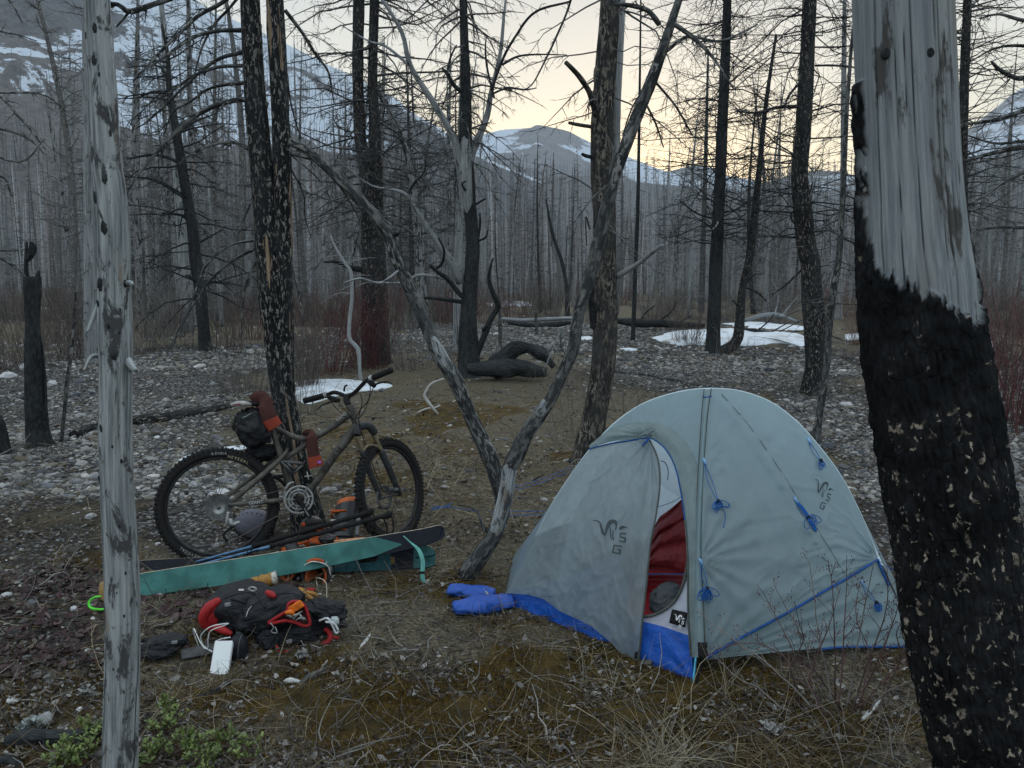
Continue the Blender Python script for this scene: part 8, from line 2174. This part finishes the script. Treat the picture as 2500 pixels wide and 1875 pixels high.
# ---------------------------------------------------------------- boots
M_or = simple('boot_orange', (.40, .075, .018), .5, var=.15); M_bk = simple('boot_black', (.015, .016, .018), .42, spec=.5); M_lin = fabric('boot_liner_orange', (.50, .13, .045), .8, bump=.4); M_gy = simple('boot_grey', (.22, .23, .24), .5)
def boot(label, heel, fdir, up, sc=1.0, full=True):
    """heel: sole under heel; fdir: toe direction; up: leg direction"""
    f = Vector(fdir).normalized(); u = (Vector(up) - f * Vector(up).dot(f)).normalized(); s = f.cross(u).normalized()
    if s.y > 0: s = -s
    H = Vector(heel); f_, u_, s_ = [np.array(q) for q in (f, u, s)]; h_ = np.array(H)
    t = thing('ski_boot', H, label, 'ski boot')
    def loft(name, secs, mat, n=26, wob=.0, k=36):
        # secs: (along f, along u, half len f, half width s, tilt) -> stacked ellipses along path
        S3 = smooth_path(secs, k); th = np.arange(n) * 2 * PI / n
        c0 = h_ + S3[:, :1] * sc * f_ + S3[:, 1:2] * sc * u_
        tl = S3[:, 4]
        ef = np.cos(tl)[:, None] * f_ + np.sin(tl)[:, None] * u_
        ring = c0[:, None] + (np.sign(np.cos(th)) * np.abs(np.cos(th)) ** .8)[None, :, None] * S3[:, None, 2:3] * sc * ef[:, None] + (np.sign(np.sin(th)) * np.abs(np.sin(th)) ** .8)[None, :, None] * S3[:, None, 3:4] * sc * s_
        idx = np.arange(k * n).reshape(k, n); a, b = idx[:-1], idx[1:]
        g = Geo(); g.add(ring.reshape(-1, 3), np.stack([a, np.roll(a, -1, 1), np.roll(b, -1, 1), b], -1).reshape(-1, 4), [(0, i + 1, i) for i in range(1, n - 1)])
        return part(g, name, mat, t), ring
    # foot shell: sections stepping along the foot (tilt ~ 90deg => ring plane upright)
    def foot():
        g = Geo(); n = 24; th = np.arange(n) * 2 * PI / n
        S3 = smooth_path([(-.04, .045, .03, .030), (0, .06, .058, .040), (.06, .062, .060, .043), (.12, .052, .050, .045), (.18, .040, .038, .048), (.235, .030, .028, .042), (.262, .026, .012, .020)], 40)
        c0 = h_ + S3[:, :1] * sc * f_ + S3[:, 1:2] * sc * u_
        ring = c0[:, None] + (np.sin(th)[None, :, None] * S3[:, None, 2:3] * sc * u_) + (np.cos(th)[None, :, None] * S3[:, None, 3:4] * sc * s_)
        idx = np.arange(40 * n).reshape(40, n); a, b = idx[:-1], idx[1:]
        g.add(ring.reshape(-1, 3), np.stack([a, np.roll(a, -1, 1), np.roll(b, -1, 1), b], -1).reshape(-1, 4), [(0, i, i + 1) for i in range(1, n - 1)])
        part(g, 'shell', M_bk, t)
        g = Geo(); rbox(g, H + f * .11 * sc + u * .008 * sc, f, s, u, .155 * sc, .042 * sc, .013 * sc, .6); part(g, 'sole', M_rub, t)
        g = Geo(); rbox(g, H + f * .13 * sc + u * .052 * sc + s * .030 * sc * 1, f, s, u, .085 * sc, .020 * sc, .030 * sc, .9, n=5); part(g, 'side_panel', M_or, t)
    foot()
    loft('cuff', [(.03, .07, .072, .055, 0), (.025, .13, .068, .055, -.05), (.015, .20, .066, .056, -.12), (.005, .27, .068, .058, -.15), (.0, .30, .070, .060, -.18)], M_bk)
    _, r_ = loft('liner', [(.005, .27, .058, .048, -.15), (.0, .325, .062, .052, -.18), (-.002, .335, .055, .046, -.18), (.0, .31, .046, .038, -.18), (.01, .20, .040, .034, -.1)], M_lin)
    for k, hh in enumerate((.11, .17, .235) if full else ()):
        g = Geo(); c0 = H + u * hh * sc + f * .02 * sc
        th = np.linspace(-.2, PI + .2, 24); p = np.array(c0) + np.sin(th)[:, None] * .073 * sc * f_ + np.cos(th)[:, None] * .061 * sc * s_
        tubes(g, p[None], np.full((1, 24), .006 * sc), 6); part(g, 'strap', M_or if k != 1 else M_gy, t)
        g = Geo(); rbox(g, c0 + f * .05 * sc + s * .055 * sc, f, s, u, .026 * sc, .006 * sc, .008 * sc, .5); part(g, 'buckle', simple('buckle_metal', (.3, .3, .29), .4, .3) if k == 1 else M_or, t)
    g = Geo(); cord(g, [H + u * .10 * sc - f * .06 * sc, H + u * .2 * sc - f * .065 * sc, H + u * .29 * sc - f * .075 * sc], [.012 * sc, .014 * sc, .010 * sc], 8, 14); part(g, 'spine', M_gy, t)
    return t, H, f, u, s
# boot lying with its leg opening towards the camera, in front of the skis
b1 = boot('orange lined ski boot lying with its opening towards the camera', P(745, 1352, 4.16) + Vector((0.02, .08, -.10)), (-.75, .35, .55), (.16, -.95, -.06), .9, False)
# boot behind the skis lying on its side, toe to the left
b2 = boot('black and orange ski boot lying behind the skis, toe to the left', P(845, 1345, 4.38), (-.93, -.20, .06), (.15, .72, .65), 1.0)
M_wt = simple('boot_white_print', (.6, .58, .55), .6)
text_mesh('SCARPA', .030, M_wt, b2[0], 'lettering', P(724, 1338, 4.27), P(760, 1328, 4.3) - P(690, 1349, 4.3), Vector((.1, -.4, 1)), bold=.001)
g = Geo(); rbox(g, P(722, 1338, 4.285), (P(760, 1328, 4.3) - P(690, 1349, 4.3)).normalized(), (0, -.4, 1), (0, 1, .4), .085, .026, .006, .8); part(g, 'side_panel', M_or, b2[0])
g = Geo(); cord(g, [P(816, 1322, 4.2), P(850, 1320, 4.2), P(885, 1316, 4.2), P(915, 1318, 4.2)], [.008, .012, .010, .004], 8, 20); part(g, 'strap', simple('boot_tongue', (.62, .30, .16), .6), b2[0])
g = Geo(); blob(g, P(800, 1316, 4.25), (1, 0, 0), (0, 1, 0), (0, 0, 1), .05, .04, .028, 3, .3, 3, 4); part(g, 'shell', M_bk, b2[0])
b3 = thing('boot_liner', P(760, 1290, 4.5), 'black and orange inner boot standing behind the ski poles', 'boot liner')
g = Geo(); blob(g, P(762, 1290, 4.48), (1, 0, 0), (0, 1, 0), (0, 0, 1), .075, .06, .075, 4, .12, 2, 6); part(g, 'shell', M_bk, b3)
g = Geo(); cord(g, [P(738, 1282, 4.415), P(755, 1277, 4.405), P(780, 1283, 4.42), P(790, 1290, 4.43)], .012, 8, 16); cord(g, [P(742, 1300, 4.41), P(765, 1290, 4.40), P(785, 1298, 4.42)], .010, 8, 16); part(g, 'orange_trim', M_or, b3)
text_mesh('SCARPA', .022, M_wt, b3, 'lettering', P(742, 1297, 4.395), P(760, 1290, 4.4) - P(726, 1306, 4.4), Vector((.2, -.2, 1)), bold=.0008)
text_mesh('SCARPA', .024, M_wt, b1[0], 'lettering', P(806, 1420, 4.0), P(812, 1405, 4.0) - P(796, 1434, 4.0), Vector((-1, -.2, .3)), bold=.0008)
# bright liner ring of the near boot, facing us
g = Geo(); cM = P(771, 1402, 3.98); n = 40; th = np.linspace(0, 2 * PI, n + 1)
def ringpts(c_, r, sq=1.0, tiltv=0): return np.array([list(c_ + Vector((r * math.cos(q), .25 * r * math.sin(q), r * sq * math.sin(q)))) for q in th])
sh = Geo()
ks = np.array([ringpts(P(771 + 2 * k, 1402 - 5 * k, 3.98 + .035 * k), .084 - .0005 * k, 1.0) for k in range(7)])
sheet(sh, ks); part(sh, 'cuff', M_bk, b1[0])
rr = np.array([ringpts(cM + Vector((0, -.006, 0)), .084, 1), ringpts(cM + Vector((0, -.014, -.004)), .072, 1.0), ringpts(cM + Vector((0, -.010, -.006)), .064, 1.0)]); g = Geo(); sheet(g, rr); part(g, 'cuff_rim', M_bk, b1[0])
rr = np.array([ringpts(cM + Vector((.004, -.014, -.006)), .060, 1.05), ringpts(cM + Vector((.004, -.026, -.008)), .055, 1.05), ringpts(cM + Vector((.004, -.012, -.008)), .046, 1.05), ringpts(cM + Vector((.004, .12, 0)), .040, 1.0)]); g = Geo(); sheet(g, rr); part(g, 'liner', M_lin, b1[0])
g = Geo(); cord(g, [P(751, 1372, 3.94), P(770, 1366, 3.93), P(790, 1371, 3.94)], .009, 8, 16); part(g, 'strap', M_or, b1[0])
g = Geo(); cord(g, [P(742, 1380, 3.93), P(765, 1371, 3.92), P(798, 1380, 3.93), P(808, 1405, 3.94)], .003, 6, 20); part(g, 'rim_line', M_wt, b1[0])
g = Geo(); cord(g, [P(795, 1372, 3.95), P(806, 1385, 3.95), P(810, 1395, 3.96)], [.010, .012, .006], 8, 12); part(g, 'buckle', M_alu, b1[0])
g = Geo(); cord(g, [G(801, 1500), P(798, 1460, 3.66), P(795, 1422, 3.7), P(773, 1411, 3.75), P(775, 1432, 3.74)], .0022, 6, 40); o = g.build('straw_stalk', simple('pale_stalk', (.42, .38, .30), .8)); tag(o, 'bent pale straw stalk standing in front of the ski boot opening', 'straw')

# ---------------------------------------------------------------- backpack
M_pack = fabric('pack_black', (.008, .009, .012), .6, bump=1.4, sc=14, spec=.3); M_packr = fabric('pack_red', (.30, .010, .012), .6, bump=.6)
def pnt(px, py, Y): return P(px, py, Y)
YP = G(640, 1560).y
pk = thing('backpack', G(650, 1540), 'black and red backpack lying open on the ground below the skis', 'backpack')
g = Geo(); blob(g, P(590, 1480, YP + .12), (1, .1, .0), (0, 1, .1), (0, -.05, 1), .155, .14, .095, 4, .22, 1.8, 2, power=.8); part(g, 'main_body', M_pack, pk)
g = Geo(); blob(g, P(665, 1492, YP + .06), (.9, .2, .22), (-.2, .95, 0), (-.2, -.05, .95), .16, .12, .095, 4, .26, 2.0, 7, power=.85); part(g, 'top_lid', M_pack, pk)
g = Geo(); blob(g, P(745, 1512, YP + .14), (1, 0, -.15), (0, 1, 0), (.1, 0, 1), .17, .12, .06, 4, .3, 2.2, 12); part(g, 'lower_body', M_pack, pk)
g = Geo(); blob(g, P(700, 1552, YP + .02), (1, 0, 0), (0, 1, 0), (0, 0, 1), .15, .07, .05, 4, .4, 2.6, 15); part(g, 'hip_belt', M_pack, pk)
g = Geo(); blob(g, P(660, 1570, YP - .04), (1, 0, 0), (0, 1, 0), (0, 0, 1), .055, .045, .075, 4, .3, 2.6, 19); part(g, 'side_pocket', M_pack, pk)
g = Geo(); cord(g, [P(536, 1466, YP + .02), P(510, 1482, YP - .02), P(496, 1508, YP - .03), P(502, 1528, YP - .02), P(520, 1536, YP - .01)], [.016, .022, .022, .018, .012], 10, 30); part(g, 'side_panel', M_packr, pk)
g = Geo(); blob(g, P(520, 1500, YP + .02), (1, 0, 0), (0, 1, 0), (.2, 0, 1), .045, .05, .075, 3, .2, 2, 3); part(g, 'side_panel', M_packr, pk)
g = Geo(); cord(g, [P(525, 1530, YP - .03), P(548, 1540, YP - .05), P(566, 1548, YP - .05)], [.016, .018, .010], 8, 16); part(g, 'side_panel', M_packr, pk)
# zipped opening: red lips, things inside
lip = [(656, 1520), (680, 1505), (702, 1490), (705, 1474), (722, 1468), (742, 1478), (752, 1502), (756, 1524), (742, 1528), (716, 1518), (692, 1516), (664, 1522)]
q_ = smooth_path([(a, b, 0) for a, b in lip + lip[:1]], 60); YL = YP - .085
def lipp(a, b, o=0): return P(a, b, YL + (b - 1500) * -.0004 + abs(a - 700) * .0006 + o)
g = Geo(); W = np.array([list(lipp(a, b)) for a, b, _ in q_]); tubes(g, W[None], np.full((1, 60), .0075), 8); part(g, 'zip_lip', M_packr, pk)
g = Geo(); c0 = W.mean(0); v_ = np.concatenate([W[:-1], [c0 + np.array([0, .0, 0])]]); g.add(v_ + np.array([0, .004, 0]), None, [(59, (i + 1) % 59, i) for i in range(59)]); part(g, 'pocket_lining', simple('lining_dark', (.03, .012, .012), .8), pk)
g = Geo(); cord(g, [lipp(660, 1520, -.01), lipp(668, 1532, -.015), lipp(662, 1542, -.015), lipp(676, 1545, -.015), lipp(672, 1530, -.012)], .0025, 6, 24); part(g, 'zip_pull', M_gy, pk)
g = Geo(); cord(g, [P(794, 1535, YP + .02), P(806, 1548, YP), P(802, 1566, YP - .02), P(780, 1574, YP - .02), P(756, 1574, YP - .02)], [.010, .012, .012, .011, .009], 8, 30); part(g, 'strap', M_packr, pk)
g = Geo(); cord(g, [P(806, 1553, YP), P(815, 1556, YP), P(828, 1558, YP)], [.006, .007, .006], 8, 12); part(g, 'strap_end', M_packr, pk)
g = Geo(); cord(g, [P(675, 1576, YP - .08), P(682, 1592, YP - .09), P(700, 1594, YP - .09), P(710, 1590, YP - .08)], [.007, .009, .012, .008], 8, 16); part(g, 'buckle_red', M_packr, pk)
g = Geo(); cord(g, [P(606, 1438, YP + .02), P(616, 1433, YP + .01), P(626, 1438, YP + .01), P(618, 1443, YP + .01), P(606, 1438, YP + .02)], .004, 8, 20); part(g, 'buckle', M_alu, pk)
g = Geo(); rbox(g, P(589, 1440, YP + .06), (1, 0, 0), (0, .5, .8), (0, -.8, .5), .012, .004, .002, .6); part(g, 'logo_patch', M_wt, pk)
from mathutils.bvhtree import BVHTree
def skin_of(objs):
    v = []; f = []
    for o in objs:
        k = len(v); v += [q.co.copy() for q in o.data.vertices]; f += [[k + i for i in p_.vertices] for p_ in o.data.polygons]
    return BVHTree.FromPolygons(v, f)
def onbvh(bv, px, py, off, Yd):
    d = ray(px, py).normalized(); c_ = Vector((0, 0, CAMH)); h_ = bv.ray_cast(c_, d)
    return (h_[0] if h_[0] is not None else P(px, py, Yd)) - d * off
bvp = skin_of([o for o in pk.children if o.name.split('.')[0] in ('main_body', 'top_lid', 'lower_body', 'hip_belt', 'side_pocket')])
def lay(pts, r, mat, name, off=.002, n=40, par=None, fl=None):
    p_ = smooth_path([(a, b, 0) for a, b in pts], n); W = np.array([list(onbvh(bvp, a, b, off, YP)) for a, b, _ in p_])
    W[1:-1] = (W[:-2] + W[1:-1] * 2 + W[2:]) / 4
    g = Geo(); tubes(g, W[None], np.full((1, n), r), 6); return part(g, name, mat, par or pk)
M_seam = simple('pack_seam', (.028, .030, .034), .6); M_strp = simple('pack_webbing', (.020, .021, .023), .7)
for q in ([(606, 1500), (618, 1478), (650, 1458), (690, 1448), (722, 1450), (740, 1462)], [(600, 1520), (640, 1512), (665, 1500), (690, 1478), (708, 1465)], [(536, 1468), (560, 1455), (600, 1446), (640, 1452)], [(534, 1492), (566, 1484), (604, 1488)], [(604, 1536), (640, 1548), (690, 1546), (740, 1544), (780, 1530)], [(545, 1520), (575, 1528), (606, 1530)], [(770, 1478), (795, 1490), (820, 1506)], [(640, 1560), (662, 1556), (684, 1562)]):
    lay(q, .0024, M_seam, 'seam')
for q, r in (([(612, 1440), (634, 1460), (648, 1484)], .006), ([(566, 1462), (584, 1466), (600, 1472)], .006), ([(660, 1524), (676, 1542), (684, 1556)], .005), ([(700, 1552), (742, 1560), (788, 1544)], .006), ([(550, 1545), (590, 1552), (604, 1538)], .006), ([(775, 1500), (792, 1528), (800, 1550)], .005), ([(690, 1575), (712, 1580), (735, 1578)], .007)):
    lay(q, r, M_strp, 'strap', .003)
for a_, b_ in ((585, 1545), (742, 1578), (706, 1566), (556, 1476)):
    g = Geo(); rbox(g, onbvh(bvp, a_, b_, .008, YP), (1, .1, .2), (0, 1, 0), (-.2, 0, 1), .012, .004, .008, .5); part(g, 'buckle', M_gy, pk)
for q in ([(601, 1506), (606, 1490), (614, 1480)], [(734, 1560), (738, 1570), (744, 1576)], [(664, 1596), (668, 1606), (668, 1612)]): lay(q, .0016, M_wt, 'reflective_line', .003, 12)
g = Geo(); blob(g, P(800, 1490, YP + .05), (1, .1, -.3), (0, 1, 0), (.3, 0, 1), .085, .06, .045, 4, .3, 2.4, 22); part(g, 'side_sleeve', M_pack, pk)
g = Geo(); blob(g, P(818, 1515, YP + .0), (.5, 0, -.8), (0, 1, 0), (.8, 0, .5), .024, .02, .018, 3, .25, 2, 5); part(g, 'reflective_tab', simple('tab_pale', (.38, .42, .42), .5), pk)
g = Geo(); cord(g, [P(780, 1515, YP - .02), P(800, 1510, YP - .04), P(812, 1528, YP - .05), P(820, 1545, YP - .05), P(826, 1540, YP - .05), P(815, 1522, YP - .05), P(795, 1518, YP - .04)], .005, 6, 40); part(g, 'white_strap', simple('strap_white', (.55, .57, .58), .7), pk)
cr = thing('crampon_set', P(722, 1500, YL), 'orange and steel crampons inside the open backpack pocket', 'crampons')
M_cor = simple('crampon_orange', (.62, .15, .02), .5)
g = Geo(); rbox(g, lipp(722, 1482, -.012), (.8, 0, .5), (0, 1, 0), (-.5, 0, .8), .036, .008, .018, .7); part(g, 'bail', M_cor, cr)
g = Geo(); cord(g, [lipp(698, 1497, -.012), lipp(710, 1494, -.02), lipp(718, 1502, -.016)], [.008, .012, .006], 8, 14); part(g, 'bail', M_cor, cr)
g = Geo()
for a_, b_, c2_, d2_ in ((700, 1503, 716, 1510), (708, 1508, 734, 1500), (716, 1512, 738, 1492), (722, 1514, 745, 1508), (734, 1512, 748, 1514), (728, 1498, 742, 1516)): cord(g, [lipp(a_, b_, -.012), lipp((a_ + c2_) / 2, (b_ + d2_) / 2 - 3, -.022), lipp(c2_, d2_, -.012)], [.003, .0045, .002], 6, 10)
part(g, 'points', M_alu, cr)
# power bank, cable, small things
pb = G(540, 1632); 
def slab(name, label, cat_, px0, py0, W_, H_, T_, yaw, pitch, mat, Yc, rb=.6, roll=0):
    ax = Vector((math.cos(yaw), math.sin(yaw), roll)).normalized(); ay = Vector((-math.sin(yaw) * math.cos(pitch), math.cos(yaw) * math.cos(pitch), math.sin(pitch))); ay = (ay - ax * ay.dot(ax)).normalized(); az = ax.cross(ay)
    g = Geo(); c_ = P(px0, py0, Yc); t = thing(name, c_, label, cat_); rbox(g, c_, ax, ay, az, W_ / 2, H_ / 2, T_ / 2, rb, n=6); part(g, 'case', mat, t); return t, c_, ax, ay, az
M_wplast = simple('white_plastic', (.66, .69, .69), .35, var=.03, spec=.5)
t_, c_, ax_, ay_, az_ = slab('power_bank', 'white power bank propped in front of the backpack, cable attached', 'power bank', 541, 1610, .076, .15, .026, .06, math.radians(50), M_wplast, G(540, 1640).y + .035, .55)
g = Geo(); cord(g, [P(520, 1592, 3.1), P(498, 1578, 3.12), P(490, 1555, 3.1), P(500, 1540, 3.08), P(520, 1528, 3.06), P(556, 1522, 3.04), P(548, 1527, 3.05), P(515, 1540, 3.09), P(508, 1560, 3.1), P(508, 1580, 3.12), P(500, 1583, 3.14), P(488, 1566, 3.16), P(474, 1536, 3.18), P(473, 1545, 3.2), P(482, 1570, 3.2), P(486, 1584, 3.2)], .0024, 8, 110)
o = g.build('charging_cable', M_wplast); tag(o, 'thin white charging cable looping up from the power bank', 'cable')
g = Geo(); cord(g, [P(526, 1567, 3.15), P(540, 1560, 3.12), P(562, 1556, 3.08)], [.004, .0024, .0024], 8, 20); o = g.build('charging_cable', M_wplast); tag(o, 'short white cable end beside the round black case', 'cable')
slab('solar_panel', 'flat dark grey folded panel left of the white power bank', 'panel', 495, 1588, .17, .055, .006, .45, math.radians(22), simple('panel_grey', (.06, .06, .06), .5), G(495, 1600).y, .3)
t_ = thing('round_case', P(582, 1590, 3.12), 'round black zipped case standing right of the power bank', 'case')
g = Geo(); blob(g, P(583, 1588, 3.13), (1, .2, 0), (-.2, 1, 0), (0, 0, 1), .038, .045, .068, 4, .04, 1.5, 3, power=.75, col=None); part(g, 'shell', simple('case_black', (.014, .016, .021), .5), t_)
g = Geo(); n = 50; th = np.linspace(0, 2 * PI, n); cc = P(586, 1588, 3.115); W = np.array([list(cc + Vector((.006 + .004 * math.cos(q), -.047 * math.cos(q) if False else -.046 * abs(math.sin(q)) ** .0 * math.sin(q) * .9, .067 * math.cos(q)))) for q in th]); tubes(g, W[None], np.full((1, n), .0022), 6); part(g, 'zip', M_zip, t_)
# hip pouch between snag and panel
t_ = thing('hip_pouch', G(400, 1590), 'black padded pouch with straps, half hidden by the nearest snag', 'pouch')
g = Geo(); Yh = G(400, 1600).y; blob(g, P(402, 1572, Yh), (1, .1, .12), (0, 1, 0), (-.1, 0, 1), .095, .05, .036, 4, .2, 2.2, 5, power=.8); part(g, 'pad', M_pack, t_)
g = Geo(); blob(g, P(385, 1594, Yh - .04), (1, .1, 0), (0, 1, 0), (0, 0, 1), .075, .04, .022, 4, .3, 2.2, 8); part(g, 'flap', M_pack, t_)
g = Geo(); cord(g, [P(340, 1566, Yh), P(356, 1562, Yh), P(364, 1578, Yh - .03), P(352, 1596, Yh - .05), P(338, 1590, Yh - .05)], .010, 8, 24); cord(g, [P(420, 1570, Yh - .03), P(450, 1566, Yh), P(462, 1574, Yh)], .007, 8, 14); part(g, 'strap', M_black, t_)
g = Geo(); rbox(g, P(426, 1568, Yh - .055), (1, 0, .1), (0, 0, 1), (0, 1, 0), .012, .006, .003, .4); part(g, 'buckle', M_gy, t_)
# gloves and wool hat
M_glove = fabric('tan_leather', (.34, .175, .045), .8, bump=.8, sc=24)
def glove(label, palm, dirv, up, L=.09, cuff=True, fingers=(0, 1, 2, 3), spread=.28, curl=.5):
    d = Vector(dirv).normalized(); u = Vector(up); u = (u - d * u.dot(d)).normalized(); s = d.cross(u)
    t = thing('glove', palm, label, 'glove'); g = Geo(); pl_ = Vector(palm)
    blob(g, pl_, d, s, u, L * .62, L * .52, L * .27, 4, .10, 2.2, 2)
    part(g, 'palm', M_glove, t)
    for k in fingers:
        a_ = (k - 1.5) * spread; o0 = pl_ + d * L * .45 + s * (k - 1.5) * L * .26
        d1 = (d * math.cos(a_) + s * math.sin(a_)); ln = L * (.72, .86, .80, .62)[k]
        g = Geo(); cord(g, [o0 - d * L * .15, o0 + d1 * ln * .45 + u * L * .05, o0 + d1 * ln * .8 - u * L * curl * .12, o0 + d1 * ln - u * L * curl * .35], [L * .14, L * .135, L * .125, L * .06], 10, 18); part(g, 'finger', M_glove, t)
    g = Geo(); o0 = pl_ - d * L * .1 + s * L * .42; cord(g, [o0, o0 + s * L * .32 + d * L * .22, o0 + s * L * .40 + d * L * .55], [L * .15, L * .14, L * .06], 10, 16); part(g, 'thumb', M_glove, t)
    if cuff:
        g = Geo(); c0 = pl_ - d * L * .45; cord(g, [c0, c0 - d * L * .35, c0 - d * L * .75], [L * .42, L * .36, L * .42], 16, 16); part(g, 'wrist', M_glove, t)
        g = Geo(); c1 = pl_ - d * L * 1.12; cord(g, [c1, c1 - d * L * .30], [L * .40, L * .43], 18, 8); part(g, 'cuff', simple('cuff_white', (.45, .43, .38), .8), t)
    return t
YG = G(630, 1440).y
glove('tan leather glove with a white cuff lying above the backpack', P(620, 1424, YG), (-1, -.1, -.22), (0, -.5, .85), .085)
glove('tan leather glove whose fingertips show behind the backpack top', P(728, 1450, YG - .12), (.75, -.6, -.1), (0, -.3, .9), .08, cuff=False)
t_ = thing('wool_hat', P(690, 1440, YG - .05), 'brown wool hat crumpled between glove and backpack', 'hat')
g = Geo(); blob(g, P(698, 1440, YG - .04), (1, 0, .1), (0, 1, 0), (0, 0, 1), .082, .05, .04, 4, .35, 2.4, 11); part(g, 'crown', simple('wool_dark_brown', (.028, .018, .015), .95, bump=.5, scale=200), t_)
g = Geo(); blob(g, P(682, 1450, YG - .08), (1, 0, -.1), (0, 1, 0), (0, 0, 1), .075, .035, .026, 4, .3, 2.4, 14); part(g, 'brim', simple('wool_brown_light', (.075, .032, .025), .95, bump=.5, scale=200), t_)
g = Geo(); cord(g, [P(650, 1445, YP + .02), P(664, 1452, YP + .01), P(672, 1458, YP)], [.010, .016, .008], 8, 14); cord(g, [P(735, 1445, YG - .05), P(752, 1442, YG - .03), P(768, 1442, YG - .03)], [.014, .015, .015], 8, 14); o = g.build('red_strap', M_packr); tag(o, 'wide red strap between the wool hat and the ski boot', 'strap')
# ================================================================== AIR
def haze():
    m = bpy.data.materials.new('haze_air'); m.use_nodes = True
    t = m.node_tree; t.nodes.clear()
    o = t.nodes.new('ShaderNodeOutputMaterial'); v = t.nodes.new('ShaderNodeVolumePrincipled')
    v.inputs['Color'].default_value = (0.80, 0.88, 0.96, 1); v.inputs['Density'].default_value = 0.00034
    v.inputs['Anisotropy'].default_value = 0.2
    t.links.new(v.outputs[0], o.inputs['Volume'])
    g = Geo()
    x0, x1, y0, y1, z0, z1 = -4200, 4200, -6700, 6700, -12, 900
    x0, x1, y0, y1, z1 = -1500, 1900, -400, 2300, 560
    vv = [(x0, y0, z0), (x1, y0, z0), (x1, y1, z0), (x0, y1, z0), (x0, y0, z1), (x1, y0, z1), (x1, y1, z1), (x0, y1, z1)]
    g.add(vv, [(3, 2, 1, 0), (4, 5, 6, 7), (0, 1, 5, 4), (1, 2, 6, 5), (2, 3, 7, 6), (3, 0, 4, 7)])
    ob = g.build('haze', m, smooth=False); tag(ob, kind='stuff')
haze()
